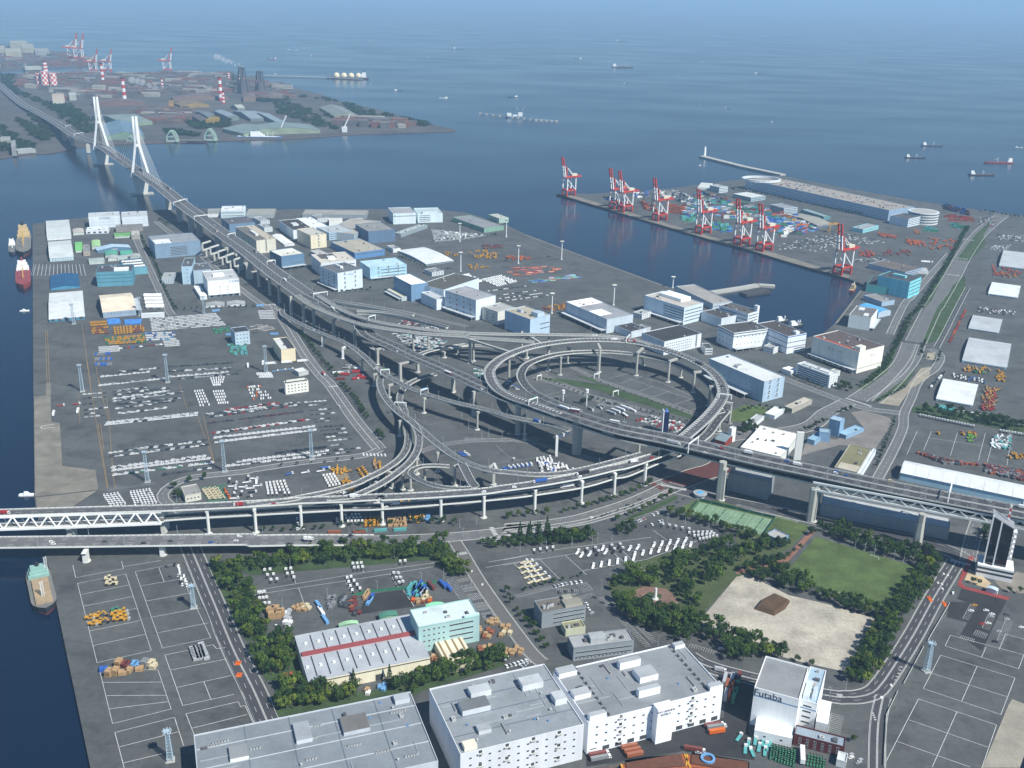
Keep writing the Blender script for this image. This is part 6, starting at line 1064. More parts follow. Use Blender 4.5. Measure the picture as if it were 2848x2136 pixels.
for s,n,c_,w,kd in(("N 1205,270 1310,255 1330,330 1230,330",14,'bltb','in the blue stack beside the green fence','container'),("N 1300,310 1340,305 1370,360 1320,370",8,'wc','in the pale stack beside the green fence','halfbox'),("N 1240,370 1370,360 1375,390 1260,405",8,'nfo','in the brown stack beside the green fence','crate'),("N 860,315 890,310 930,380 900,390",5,'bnl','in the slanting blue and tan stack','container'),("N 590,360 630,355 640,430 605,435",7,'e','in the grey stack left of the dark yard','halfbox'),("N 670,355 720,345 740,420 690,420",9,'ed','in the grey stack right of the path','halfbox'),("N 740,360 790,355 830,470 790,490",12,'fmd','in the rusty heap beside the dark yard','crate'),("N 310,420 440,400 440,450 330,450",10,'nnc','in the timber heap behind the factory','crate'),("N 250,460 290,455 300,590 255,590",11,'ws','in the white stack behind the factory','crate'),("N 1740,590 1850,600 1850,670 1790,660",7,'fn','in the heap right of the aqua office','crate'),("N 1800,530 1900,515 1890,550 1810,560",5,'n','by the marked bays','crate'),("N 1910,570 1990,560 1990,650 1910,650",6,'nc','along the lane beside the factory','crate'),("N 1740,740 1900,690 1900,780 1750,800",10,'nf','below the striped shed','crate'),("N 1930,760 2070,720 2080,790 1940,800",9,'n','at the lane corner by the factory','crate'),("N 1380,800 1450,800 1460,850 1400,860",6,'nf','between factory and striped shed','crate'),("N 860,1060 900,1060 910,1100 870,1100",3,'ncw','at the factory doorway','crate'),("N 980,1030 1020,1025 1025,1060 990,1070",3,'l','right of the factory doorway','crate'),("N 240,950 310,945 310,975 250,980",3,'f','at the left corner of the factory','crate')):
 scatter(s,n,c_,w,kinds=(kd,),md=3.4,head=1.3)
for x,y in((145,470),(185,460),(225,485),(160,505),(205,500)):[put('crate','n',P('N',x,y),0.15,'in the square timber stack by the left hedge','timber stack',3.1*t,1.4,'%s tier, %s pile'%(('lower','upper')[t],{145:'left',185:'back',225:'right',160:'front left',205:'front'}[x]))for t in(0,1)]
for x,y,c_,kd,w in((1380,270,'m','trailer','maroon trailer'),(1470,260,'b','trailer','left'),(1510,280,'b','trailer','right'),(230,680,'w','lorry',''),(190,570,'w','car',''),(565,525,'l','container',''),(515,415,'l','container',''),(535,460,'w','container','')):
 put(kd,c_,P('N',x,y),2.1,{1380:'between the container stacks',1470:'left of the two by the marked bays',1510:'right of the two by the marked bays',230:'at the gate left of the factory',190:'beside the timber stack',565:'lying alone behind the factory',515:'tall near the timber heap',535:'low near the timber heap'}[x],'lone yard vehicles')
for x,y,c_,kd,a,w in((965,1510,'f','trailer',0.3,'farthest of three before the white warehouse'),(990,1540,'f','trailer',0.3,'middle of three before the white warehouse'),(1010,1570,'f','trailer',0.3,'nearest of three before the white warehouse'),(735,1565,'m','semi',0.3,'left corner of the loading yard'),(750,1595,'e','semi',0.3,'left corner of the loading yard'),(700,1540,'w','lorry',0.3,'against the left dock'),(1640,1392,'o','trailer',0.25,'right of the loading yard'),(1620,1340,'m','semi',0.25,'under the right dock edge'),(1640,1355,'e','semi',0.25,'before the right dock edge'),(1500,1545,'s','car',-0.2,'by the quay edge of the loading yard'),(1470,1528,'m','semi',-0.2,'along the quay edge of the loading yard')):
 put(kd,c_,P('O',x,y),a,w,'vehicles in the loading yard')
for x,y,c_,w in((1700,1000,'s','far left'),(1755,1000,'s','far middle'),(1810,985,'m','far right'),(1720,1045,'f','second left'),(1755,1055,'o','second middle'),(1735,1100,'o','third left'),(1800,1040,'g','second right'),(1790,1085,'g','third right'),(1770,1130,'g','near right'),(1710,1110,'s','near left')):
 for t in range(2):put('container',c_,P('O',x,y),1.25,w+' stack beside the white warehouse','containers beside the white warehouse',t*2.62)
block("Q 20,1430 60,1440 10,1490",1,2,'t','beside the lean-to, parked apart',kind='flat',head=1.3);scatter("Q 70,1450 260,1470 250,1540 60,1550",14,'t','in the teal group before the tall box warehouse',kinds=('flat',),md=4.4,head=1.3);block("Q 275,1500 450,1540 260,1590 440,1650",9,8,'g','in the dense green rows before the dark red office',kind='forklift',head=1.3,skip=0.02);block("Q 560,1570 680,1600 550,1640 670,1660",6,4,'g','in the green rows right of the parked trailer',kind='forklift',head=1.3);put('trailer','w',P('Q',505,1580),1.35,'parked between the green forklifts','lone trailer',0,1.3);row("Q 880,1560 950,1600",'wsw','beside the gatehouse',sp=5,head=1.4,kind='car');row("Q 880,1580 940,1620",'wse','in the front line beside the gatehouse',sp=5,head=1.4)
for x,y,c_,w in((1830,410,'y','at the head of the tower car park'),(1805,452,'w','left file of the tower car park'),(1920,450,'w','far middle of the tower car park'),(1965,478,'w','middle file of the tower car park'),(1958,495,'s','middle file of the tower car park'),(1888,553,'r','in the tower car park'),(1937,548,'w','beside the red car of the tower car park'),(2075,482,'d','far right of the tower car park'),(2080,517,'s','right file of the tower car park'),(2017,612,'s','right file of the tower car park, nearer'),(1990,690,'k','nearest of the tower car park'),(2190,580,'w','at the right edge of the tower car park')):
 put('car',c_,P('Q',x,y),-0.1,w,'cars in the tower car park')
put('van','w',P('Q',1665,320),1.15,'on the road beside the sports field','lone van');
CB=[("C 1000,1500 1080,1485 1040,1520",6,4,'wdeb'),("C 1200,1480 1330,1475 1230,1520 1360,1515",8,5,'wesd'),("C 1290,1480 1420,1520 1330,1540",6,3,'wese'),("C 1070,1570 1150,1590 1090,1610",4,3,'oro'),("C 1270,1590 1390,1600 1290,1640",6,4,'fof'),("C 780,1520 870,1545 790,1535",6,2,'dbk'),("r 0,460 80,455 20,500",5,4,'tgt'),("r 250,530 330,520 260,570",5,4,'tgb'),("r 340,545 400,540 350,590",4,4,'bgt'),("r 480,380 650,390 490,420",8,3,'gtd'),("r 690,430 780,440 700,480",5,4,'btl'),("r 740,480 870,470 760,510",6,4,'blb'),("r 580,450 700,460 600,490",6,3,'wse'),("r 890,580 960,570 900,610",4,4,'wc'),("r 950,540 1060,520 970,600",5,5,'bdl'),("r 1060,500 1130,490 1070,530",4,3,'wy'),("r 900,470 1010,470 910,500",6,3,'yfn'),("r 360,435 430,430 370,455",4,3,'mof'),("r 130,320 260,320 150,340",6,2,'wse'),("r 0,330 110,330 10,370",6,3,'wes'),("r 150,250 330,290 160,280",8,2,'dbk'),("s 560,40 760,90 570,70",9,3,'mbd'),("s 590,140 790,150 600,170",9,2,'mrf'),("s 400,250 480,255 405,265",5,2,'gt'),("s 640,220 750,230 650,235",5,2,'tg')]
for k,(s,u,v,c_)in enumerate(CB):
 block(s,u,v,c_,'in the %s bay of far terminal'%(ORD[k%18]if k<18 else 'outer '+ORD[k-18]),kind='container',head=rnd.choice((0.0,0.1)),tiers=3,hz=2.62,grp='containers on the far terminal',jit=0.1)
scatter("D 280,1060 520,1010 760,960 1050,990 1150,1040 900,1060 640,1110 520,1090 300,1095",170,'wwwskds','in the wide used car field of the far terminal',grp='used cars on the terminal',md=4.2,head=0.4);scatter("D 890,1170 1140,1150 1140,1170 900,1190",30,'wsdk','in the strip of used cars by the teal warehouse',md=3.6);scatter("D 1870,840 2020,850 1990,930 1850,900",60,'wskdr','in the car park at the end of the boulevard',md=4);scatter("D 1990,970 2210,980 2210,1030 2030,1015",70,'wwsd','in the packed block right of the boulevard',md=3.6);scatter("D 1960,1060 2120,1055 2060,1100 1950,1095",40,'wws','in the white block right of the boulevard',md=3.4);block("D 1425,1185 1505,1190 1420,1208 1500,1212",9,1,'w','in the row of white lorries by the shelter',kind='flat',head=1.3)
scatter("H 1840,150 2140,190 2130,215 1850,190",40,'kdewm','in the scrap row behind a curved shed',kinds=('van','cab','car'),md=3.2);scatter("H 1670,670 1900,700 1910,740 1680,700",26,'kwbd','in the row behind the white curved shed',kinds=('cab','van'),md=4);scatter("R 1980,50 2110,30 2100,140 1970,120",34,'wset','in the grey block on the marked yard',kinds=('flat','crate'),md=4);row("H 1640,420 1760,180",'ofr','in the line along the drainage channel',kind='crate',sp=9);row("H 1500,770 1600,660",'wwk','in the short line by the hedge',kind='lorry',sp=9)
row("H 1730,960 1950,1000",'w','parked in a chain beside the long hedge',kind='bus',sp=14);row("H 1410,990 1820,1075",'wsew','in the long nose-in row below the hedge',sp=3.2,head=1.57,skip=0.02,kind='cab');row("H 2030,1110 2212,1140",'w','in the short nose-in row below the hedge',sp=3.2,head=1.57,kind='cab');row("H 1550,920 1660,945",'t','in the teal row beside the blue tarpaulins',kind='container',sp=3.0,head=1.57);scatter("R 1400,170 1640,230 1860,260 1600,250",60,'efmd','in the scrap heap behind the panel shed',kinds=('crate','halfbox'),md=2.2);scatter("R 1910,260 2300,330 2300,400 1920,320",120,'fmed','in the great scrap heap behind the panel shed',kinds=('crate','halfbox'),md=2.2)
row("h 1130,1270 1730,1245",'t','in the line beside the four lane road',kind='container',sp=12.4,skip=0);row("h 720,1285 1110,1275",'f','in the line beside the four lane road',kind='container',sp=12.4,skip=0);row("E 1660,1010 2000,970",'l','behind the white car field',kind='container',sp=40,skip=0)
block("E 735,1345 860,1335 740,1420 850,1420",7,3,'eb','in the bundles near the pale machines',kind='bundle',head=1.5)
for s,c_,w,n in(("G 560,680 950,665 640,745 1020,700",'frmo','in the red stacks of the broad far quay',40),("G 740,780 1080,730 790,795 1140,755",'gbtf','in the green stacks of the broad far quay',36)):
 q=s.split(' ');scatter("G %s %s %s %s"%(q[1],q[2],q[4],q[3]),n,c_,w,kinds=('bundle',),md=4.5,head=0.15)
scatter("G 0,385 420,425 250,455 30,470",70,'swes','in the pale rubble plot beside the far sheds',kinds=('crate','halfbox'),md=6);scatter("E 1925,1125 2040,1115 2110,1150 1950,1180",22,'kd','in the black pile beside the gate office',kinds=('bundle',),md=3.6,head=0.6);scatter("E 1755,1270 1890,1265 1900,1350 1780,1350",26,'gt','in the green pile in front of the gate office',kinds=('crate',),md=3.4);scatter("E 1645,1150 1760,1140 1760,1180 1660,1190",14,'g','in the green row beside the gate office',kinds=('crate',),md=4);row("E 1770,1195 2110,1190",'l','in the blue line behind the gate office',kind='container',sp=40);row("F 700,1420 945,1400",'w','in the row before the cream workshop',kind='semi',sp=17.5,skip=0);row("F 525,1435 640,1415",'w','beside the lattice mast',kind='semi',sp=16,head=1.2,skip=0);row("F 735,1475 850,1460",'l','in the blue line beside the yard office',kind='flat',sp=9)
row("I 415,420 600,400",'w','on the empty quay yard',kind='semi',sp=17,head=1.5,skip=0);row("I 470,358 590,345",'r','behind the white lorries of the quay yard',kind='flat',sp=20,skip=0)
TRAF=(('R',95,172,46.5,'lorry','w',-0.42,'white lorry lettered red'),('c',1100,355,43.3,'bus','r',-0.4,''),('c',1710,532,44.2,'bus','w',-0.4,''),('a',1910,1045,31.5,'bus','r',-0.75,''),('c',1860,525,44.3,'car','s',-0.4,''),('R',765,312,46.6,'car','k',-0.4,''),('R',1185,385,46.8,'van','c',-0.4,''),('R',1940,540,47,'van','s',-0.4,''),('d',1165,722,45.2,'car','w',-0.4,''),('I',400,1408,13,'van','w',0,''),('I',410,1423,13,'car','w',0,''),('I',805,1403,13,'car','d',0,''),('I',1105,1416,13,'car','k',0,''),('I',1312,1400,13,'car','d',0,''),('I',1622,1408,12.8,'car','b',0,''),('I',1843,1365,12.6,'van','w',0,''),('I',1815,1397,12.6,'car','w',0,''),('h',325,1395,10.9,'lorry','w',0,''),('h',970,1330,7.2,'car','k',0,''),('h',1030,738,27.5,'lorry','w',0.06,''),('I',40,1188,27.5,'lorry','r',0,''),('c',170,1530,27.5,'van','w',0.15,''),('F',808,775,31.6,'lorry','w',-0.9,''),('F',838,752,31.4,'car','w',-0.9,''),('f',970,612,29.5,'lorry','w',-0.8,''),('a',915,680,25.2,'car','w',-0.7,''),('c',2010,1140,27.5,'lorry','w',0.35,''),('d',85,860,27.5,'van','w',0.35,''),('J',553,118,0.1,'lorry','r',-1.0,''),('J',675,366,0.1,'van','w',-1.0,''))
for t,x,y,z,kd,c_,a,w in TRAF:
 put(kd,c_,P(t,x,y,z),a,{'R':'on the wide upper highway near the panel shed','c':'on the highway beside the rest area','a':'on the main carriageway left of the loop','d':'on the upper highway by the sign gantry','I':'on the left bridge deck','h':'on the deck above the yellow machines','F':'on the highway among the warehouses','f':'on the highway at the ramp split','J':'on the tree lined road'}[t],'traffic on the decks',0.12,1.0,nth(1+sum(1 for e in TRAF if e[0]==t and e[1]<x))+' from left')
for key,n,offs,w in(('main1',34,(-11,-6,6,11),'strait highway'),('main2',12,(-7,7),'dark main carriageway'),('U',12,(-9,-5,5,9),'wide upper deck'),('W',8,(-2.5,2.5),'upper front viaduct'),('ring',5,(0,2),'large loop'),('X',6,(-2,2),'lower front deck'),('RA',3,(0,),'long low ramp')):
 path,nr,of=VI[key][1:]
 for k in range(n):
  i=rnd.randrange(3,len(path)-3);d=path[i+1]-path[i];p=path[i]+nr[i]*rnd.choice(offs)+of
  if p.y<3300:put(rnd.choice(('car','car','van','lorry','semi')),rnd.choice('wwwskdrb'),p,math.atan2(d.y,d.x),'driving on the '+w,'traffic on the decks',0.08,1.0,'%s in travel order'%nth(k+1))
for k in range(110):
 x,y=rnd.uniform(12,HALL.Lx-12),rnd.uniform(6,HALL.Ly-6);p=HALL.root.location+Matrix.Rotation(HALL.root.rotation_euler.z,3,'Z')@Vector((x,y,HALL.h+0.02));put('car',rnd.choice('wskdrbw'),p,HALL.root.rotation_euler.z+1.57,'on the rooftop car park of the logistics hall','rooftop cars')
q=PT("r 130,245 480,330 760,400 1100,480 1235,560 1060,610 880,640 620,530 250,440 0,480 0,330");u=Vector((math.cos(0.05),math.sin(0.05),0));w=Vector((-u.y,u.x,0));xs=[p.x for p in q];ys=[p.y for p in q];yy=min(ys);ri=0
while yy<max(ys):
 ri+=1;xx=min(xs);cc=rnd.choice(('wes','tgb','mof','bdl','wsw','gtd','fom'))
 while xx<max(xs):
  ins=False
  for a,b in zip(q,q[1:]+q[:1]):
   if(a.y>yy)!=(b.y>yy)and xx<(b.x-a.x)*(yy-a.y)/(b.y-a.y)+a.x:ins=not ins
  if rnd.random()<0.06:cc=rnd.choice(('wes','tgb','mof','bdl','wsw','gtd','fom','bbl'))
  if ins and ri%4 and rnd.random()<0.62:
   for t in range(rnd.randint(1,3)):put('container',rnd.choice(cc),(xx,yy,0),0.05,'in the %s lane of container yard'%nth(ri),'containers on the far terminal',t*2.62,1.0,'%s slot, level %d'%(nth(1+int((xx-min(xs))/13)),t+1))
  xx+=13
 yy+=9
STF={}
def build_registry():
 for kind,lst in REG.items():
  lst.sort(key=lambda e:(e[0]-Vector((0,0,CAM_H))).length/e[5])
  limit=300 if kind in('car','van')else 220 if kind in('container','cab','flat','crate')else 150
  rest=MB();rm_=[];ridx={}
  for i,(p,hd,c,lab,grp,sc)in enumerate(lst):
   me=vmesh(kind,c);w_=lab.split()
   while len(w_)>16 and 'the' in w_:w_.remove('the')
   lab=' '.join(w_)
   if i<limit:
    o=ob(NAMES[kind],me,None,p,hd);o.scale=(sc,sc,sc);tag(o,lab,CATS[kind],grp)
   else:
    M_=Matrix.Translation(p)@Matrix.Rotation(hd,4,'Z');b0=len(rest.v)
    rest.v+=[tuple(M_@v.co)for v in me.vertices]
    mi=[]
    for m_ in me.materials:
     if m_.name not in ridx:ridx[m_.name]=len(rm_);rm_.append(m_)
     mi.append(ridx[m_.name])
    for f_ in me.polygons:rest.f.append(tuple(b0+q for q in f_.vertices));rest.m.append(mi[f_.material_index])
  if rest.f:tag(rest.build('distant_'+NAMES[kind],rm_),None,kind='stuff')
  STF[kind]=(min(limit,len(lst)),len(lst))
build_registry();print('REG',STF)
def leaf_mat(name,rgb):
 m=bpy.data.materials.new(name);m.use_nodes=True;N=m.node_tree.nodes;L=m.node_tree.links;b=N['Principled BSDF']
 b.inputs['Roughness'].default_value=0.9;b.inputs['Specular IOR Level'].default_value=0.1
 oi=N.new('ShaderNodeObjectInfo');g=N.new('ShaderNodeNewGeometry');t=N.new('ShaderNodeTexNoise');t.inputs['Scale'].default_value=0.35;t.inputs['Detail'].default_value=3;L.new(g.outputs['Position'],t.inputs['Vector'])
 ad=N.new('ShaderNodeMath');ad.operation='ADD';L.new(oi.outputs['Random'],ad.inputs[0]);L.new(t.outputs['Fac'],ad.inputs[1])
 r=N.new('ShaderNodeValToRGB');r.color_ramp.elements[0].position=0.35;r.color_ramp.elements[1].position=1.35/1.6
 r.color_ramp.elements[0].color=(*[c*0.62 for c in rgb],1);r.color_ramp.elements[1].color=(rgb[0]*1.7,rgb[1]*1.35,rgb[2]*0.9,1)
 sc=N.new('ShaderNodeMath');sc.operation='MULTIPLY';sc.inputs[1].default_value=0.62;L.new(ad.outputs[0],sc.inputs[0]);L.new(sc.outputs[0],r.inputs[0])
 L.new(r.outputs[0],b.inputs['Base Color']);return m
LEAF=[leaf_mat('broad_leaves',(0.052,0.105,0.028)),leaf_mat('dark_leaves',(0.035,0.078,0.028)),leaf_mat('bright_leaves',(0.085,0.14,0.03))]
BARK=mat('bark',(0.09,0.065,0.045),0.95,0.2,1.0)
def crown_mesh(seed,conifer=False,n=520,sz=1.0):
 rr=random.Random(seed);mb=MB();lumps=[]
 if not conifer:
  for k in range(rr.randint(7,12)):
   a=rr.uniform(0,6.28);d=rr.uniform(0.0,0.7)**0.7;lumps.append((Vector((math.cos(a)*d,math.sin(a)*d,rr.uniform(-0.15,0.65))),rr.uniform(0.24,0.52)))
 for k in range(n):
  if conifer:
   z=rr.random()**1.3;a=rr.uniform(0,6.28);r_=(1-z)*rr.uniform(0.75,1.08)*0.95+0.03;p=Vector((math.cos(a)*r_,math.sin(a)*r_,-0.6+z*2.4));nn=Vector((math.cos(a),math.sin(a),0.5))
  else:
   c,R_=rr.choice(lumps);d=Vector((rr.gauss(0,1),rr.gauss(0,1),rr.gauss(0.15,1))).normalized();p=c+d*R_*rr.uniform(0.82,1.05);p.z*=0.9;nn=d
  nn=(nn+Vector((rr.gauss(0,0.35),rr.gauss(0,0.35),rr.gauss(0,0.35)))).normalized()
  x=nn.cross(Vector((0,0,1))if abs(nn.z)<0.9 else Vector((1,0,0))).normalized();y=nn.cross(x);s=rr.uniform(0.07,0.145)*sz;a=rr.uniform(0,6.28)
  x,y=x*math.cos(a)+y*math.sin(a),y*math.cos(a)-x*math.sin(a)
  mb.quad(p-x*s,p-y*s*0.8,p+x*s,p+y*s*0.8)
 return mb
CROWNS=[[crown_mesh(k*7+3).mesh('crown',LEAF[i])for k in range(4)]for i in range(3)];CONES=[crown_mesh(90+k,True,480).mesh('crown',LEAF[1])for k in range(3)]
def trunk_mesh():
 mb=MB();mb.cyl((0,0,-0.3),(0,0,3.2),0.28,0.17,7);
 for a in range(4):mb.cyl((0,0,2.4),(math.cos(a*1.6)*1.5,math.sin(a*1.6)*1.5,4.6),0.13,0.05,5)
 return mb.mesh('trunk',BARK)
TRUNK=trunk_mesh();FARC=[crown_mesh(60+k,False,150,1.6).mesh('crown',LEAF[1])for k in range(4)]
TREES=[]
trn=random.Random(77)
def tree(p,r,where,grp,kind=0,con=False):TREES.append((Vector((p[0],p[1],0)),r,where,grp,kind,con))
def tline(s,sp,r,where,grp,jit=1.0,kinds=(0,1),con=False,rows=1,gap=5):
 q=smooth(PT(s),4);nn=normals2(q);acc=0;k=0
 for i in range(len(q)-1):
  acc+=(q[i+1]-q[i]).length
  if acc>=sp:
   acc=0
   for j in range(rows):
    k+=1;tree(q[i]+nn[i]*((j-(rows-1)/2)*gap)+Vector((trn.uniform(-jit,jit),trn.uniform(-jit,jit),0)),r*trn.uniform(0.75,1.2),where,grp,trn.choice(kinds),con)
def tfill(s,n,r,where,grp,kinds=(0,1,1),md=None):
 q=PT(s);xs=[p.x for p in q];ys=[p.y for p in q];got=[];md=md or r*1.15;t=0
 while len(got)<n and t<n*80:
  t+=1;x,y=trn.uniform(min(xs),max(xs)),trn.uniform(min(ys),max(ys));ins=False
  for a,b in zip(q,q[1:]+q[:1]):
   if(a.y>y)!=(b.y>y)and x<(b.x-a.x)*(y-a.y)/(b.y-a.y)+a.x:ins=not ins
  if ins and all((x-g[0])**2+(y-g[1])**2>md*md for g in got):got.append((x,y))
 for x,y in got:tree((x,y),r*trn.uniform(0.75,1.25),where,grp,trn.choice(kinds))
tfill("I 1620,1600 1900,1560 2212,1510 J 450,1470 900,1440 1480,1420 1540,1500 1480,1520 900,1550 450,1590 100,1620 I 1900,1650",95,4.6,'in the long belt below the four lane road','trees of the long belt',(0,0,1,2))
tfill("J 1420,1540 1530,1500 1640,1640 N 1660,190 1560,200",18,4.6,'at the lane end of the long belt','trees of the long belt',(0,0,2))
tfill("M 1640,110 1840,130 1930,290 2060,560 2060,640 1900,670 1760,380",44,4.6,'in the belt beside the quay road','trees of the quay road belt',(0,0,1,2))
tfill("M 1930,780 2212,660 N 300,720 360,930 110,970 M 2040,980",22,5.2,'in the clump left of the white factory','trees around the factory',(0,0,1,2))
tfill("N 210,1030 400,990 450,1090 850,1070 830,1130 640,1170 220,1250",26,5.2,'in the clump before the white factory','trees around the factory',(0,1,1,2))
tfill("N 1060,1080 1190,1020 1430,880 1580,850 1940,800 1950,880 1330,1030 1220,1110",34,5.0,'in the belt right of the factory doorway','trees around the factory',(1,1,0))
for x,y,w in((785,1040,'left of the factory doorway'),(1062,1010,'right of the factory doorway'),(1810,850,'in the belt below the striped shed')):tree(P('N',x,y),3.6,'pointed cypress '+w,'pointed cypresses',1,True)
tline("L 110,830 390,800",6,3.6,'tall poplar in the dark row beside the avenue','poplars beside the avenue',0.5,(1,),True,2,6)
tfill("L 380,800 660,780 690,850 400,880",22,4.4,'in the grove beside the avenue poplars','trees of the avenue grove');tfill("J 1760,1420 2060,1400 2212,1400 L 660,850 400,880 0,900 J 1860,1470",34,3.4,'in the hedge belt along the flatbed compound','trees of the compound hedge',(1,1,0));tfill("L 870,760 930,720 1000,750 990,800 880,810",8,3.6,'in the bush group at the avenue slip','trees of the avenue slip',(1,))
tline("L 0,680 120,665 380,630",7,3.6,'in the left hedge below the viaduct','trees below the viaduct',0.8,(0,2));tline("L 420,640 700,570 960,490 1170,400",6.5,3.4,'in the right hedge below the viaduct','trees below the viaduct',0.8,(0,1,2));tline("L 930,660 1120,590 1330,480",6.5,3.4,'in the strip between avenue and bays','trees between avenue and bays',0.8,(0,1,2));tline("L 650,690 1000,580 1090,545",5,1.2,'in the low avenue median','shrubs of the avenue median',0.3,(1,));tree(P('L',875,690),3.6,'round and alone at the avenue junction','lone tree',0)
tline("L 1260,640 1430,680 1650,740 1900,830 2050,880",6,4.2,'in the dark row along the tennis courts','trees along the tennis courts',1.0,(1,1,0,2),False,2,5)
tfill("L 1780,880 2060,870 2080,940 1880,1000 1700,1040 1440,960 1500,920",26,5.0,'in the upper park wood','trees of the park');tfill("L 1190,1050 1440,960 1750,1060 1700,1140 1500,1200 1400,1250 1200,1150",30,5.2,'in the middle park wood','trees of the park');tfill("L 960,1090 1180,1080 1180,1190 1000,1210 880,1230 800,1230 810,1170",16,5.0,'in the park wood beside the flatbeds','trees of the park',(0,0,1));tfill("L 850,1290 960,1290 1060,1340 1340,1400 1330,1480 1200,1560 1020,1500 900,1400",34,5.2,'in the wood below the brick plaza','trees of the park',(1,1,0));tfill("L 1300,1200 1390,1200 1540,1380 1480,1410 1340,1290",10,4.4,'beside the brick plaza','trees of the park')
tfill("O 1380,480 1560,560 1760,680 1840,700 1900,790 1830,860 1720,830 1690,740 1400,650",36,5.2,'in the wood below the sand field','trees below the sand field',(1,1,0));tfill("O 1320,620 1430,640 1420,720 1330,700",5,4.6,'behind the white warehouse','trees below the sand field');tfill("Q 0,650 130,690 380,800 300,830 200,790 0,840",20,4.8,'in the wood behind the tall box warehouse','trees below the sand field',(0,1,2));tline("Q 430,830 620,890",6,3.4,'small behind the stair wing','trees below the sand field',0.8)
tfill("R 20,1080 340,990 390,1090 560,1170 620,1250 540,1270 100,1130",32,4.8,'in the row between sand field and playing field','trees between the fields',(1,0,1));tfill("R 620,1260 840,1260 1030,1340 1110,1370 1080,1450 980,1410 700,1330",24,4.0,'in the low row between the fields','trees between the fields',(0,2,1));tfill("R 630,770 820,740 1100,880 1380,920 1600,970 1560,1020 1380,1030 1100,940 760,840",52,4.6,'in the belt behind the playing field','trees behind the playing field',(1,1,0));tfill("R 1400,1050 1580,1000 1480,1200 1290,1460 1100,1659 1000,1640 1100,1450 1300,1200",62,4.6,'in the belt between field and road','trees between field and road',(0,1,1,2));tfill("Q 1000,700 1180,560 1260,600 1100,900 1010,1010 850,1030 860,930",40,4.8,'in the corner belt above the road bend','trees between field and road',(0,1,1,2));tree(P('R',585,800),5,'dark at the head of the brick path','lone dark tree',1)
tfill("R 290,870 420,850 390,910 310,905",5,3.8,'beside the clubhouse','trees beside the clubhouse',(1,));tline("R 380,980 520,900",6,2.4,'small along the brick path','shrubs along the brick path',0.8,(0,2))
tline("f 470,960 560,1080 700,1270 760,1330 900,1500 1050,1659",5,2.3,'in the upper roadside hedge','roadside hedge',0.6,(1,),False,2,2.4);tline("J 690,200 780,290 850,400 900,470",5,2.4,'in the middle roadside hedge','roadside hedge',0.6,(1,),False,2,2.4);tline("J 960,560 1020,630",5,2.6,'in the lower roadside hedge','roadside hedge',0.6,(1,),False,2,2.4)
for x,y,w in((1360,1040,'left of the grey house'),(1380,1070,'before the grey house'),(1575,925,'above the grey house'),(1340,1000,'farther left of the grey house'),(1500,1070,'at the corner of the grey house'),(1455,945,'behind the grey house')):tree(P('I',x,y),3.6,w,'trees around the grey house',1)
tline("J 0,1325 320,1320 600,1300",6,2.8,'in the scrub beside the four lane road','roadside scrub',0.8,(1,));tline("J 640,1290 1150,1270",6,2.6,'in the scrub behind the teal containers','roadside scrub',0.8,(1,));tline("J 1210,1270 1480,1265 1590,1285",6,3.4,'in the scrub before the beige crates','roadside scrub',0.8,(1,))
tline("J 150,835 860,760",14,2.0,'along the yard road','yard road trees',0.5,(1,))
tline("D 1780,920 1650,1150 1500,1400 1400,1560 H 1330,250 1220,460 1120,640 960,770",7,3.0,'along the boulevard verge','boulevard trees',1.2,(1,1,0),False,2,4);tline("H 1450,420 1420,520 1540,580 1560,510",6,2.4,'round the sandy island','boulevard trees',0.5,(1,));tline("H 1300,770 1180,830 1060,890",6,2.2,'along the sandy wedge','boulevard trees',0.5,(1,));tfill("H 1430,930 1700,980 1960,1010 2212,1070 2212,1130 1900,1050 1600,1010 1430,970",40,4.4,'in the long hedge of the right yard','long hedge trees',(1,1,0))
tfill("H 700,760 860,740 890,800 720,800",8,3.6,'at the crossroads corner','crossroads trees',(0,1));tline("H 380,660 560,740 690,790",6,2.4,'below the slim office','crossroads trees',0.6,(1,));tline("H 770,980 900,940",5,2.6,'along the crossroads verge','crossroads trees',0.6,(1,));tline("H 520,1110 700,1030",5,2.6,'along the plant yard','crossroads trees',0.6,(1,));tline("H 1070,1400 1140,1220 1220,1010",6,2.2,'along the depot walkway','depot trees',0.6,(1,));tfill("H 0,1050 200,1090 40,1160 0,1150",12,3.6,'beside the recreation hall','hall trees',(1,));tline("H 40,960 200,930 450,980",6,2.6,'round the lawn by the loop','lawn trees',0.8,(1,0))
tline("K 590,700 800,790 1050,880 1400,960 1700,1040",7,1.6,'low along the access roads','access road shrubs',0.6,(1,));tline("K 870,900 980,850",4,2.6,'beside the mast in the loop','loop trees',0.8,(1,),False,2,3);tline("K 1000,730 1400,870 1820,1000",6,1.3,'low along the inner verge','access road shrubs',0.4,(1,))
tline("E 1085,430 1110,500 1190,640 1290,900 1360,1010",7,2.6,'along the warehouse lane','lane hedge',0.6,(1,));tline("E 1220,310 1310,360",6,3.2,'by the highway pier','lane hedge',0.8,(1,));tline("E 1380,1000 1990,985",8,2.2,'along the car field wall','car field hedge',0.6,(1,));tline("F 1200,875 1480,855",5,2.8,'before the tall white warehouse','warehouse hedge',0.6,(1,));tline("F 1680,600 1900,690",7,2.6,'beside the curved white hall','hall hedge',0.6,(1,));tline("G 0,480 250,455 520,430",7,2.4,'along the machine yard edge','machine yard hedge',0.6,(1,));tline("D 0,630 600,760 1160,860",8,3.2,'before the logistics hall','logistics hall hedge',0.8,(1,));tline("D 1850,800 2300,870",9,3.6,'on the far sea wall','sea wall trees',1.0,(1,))
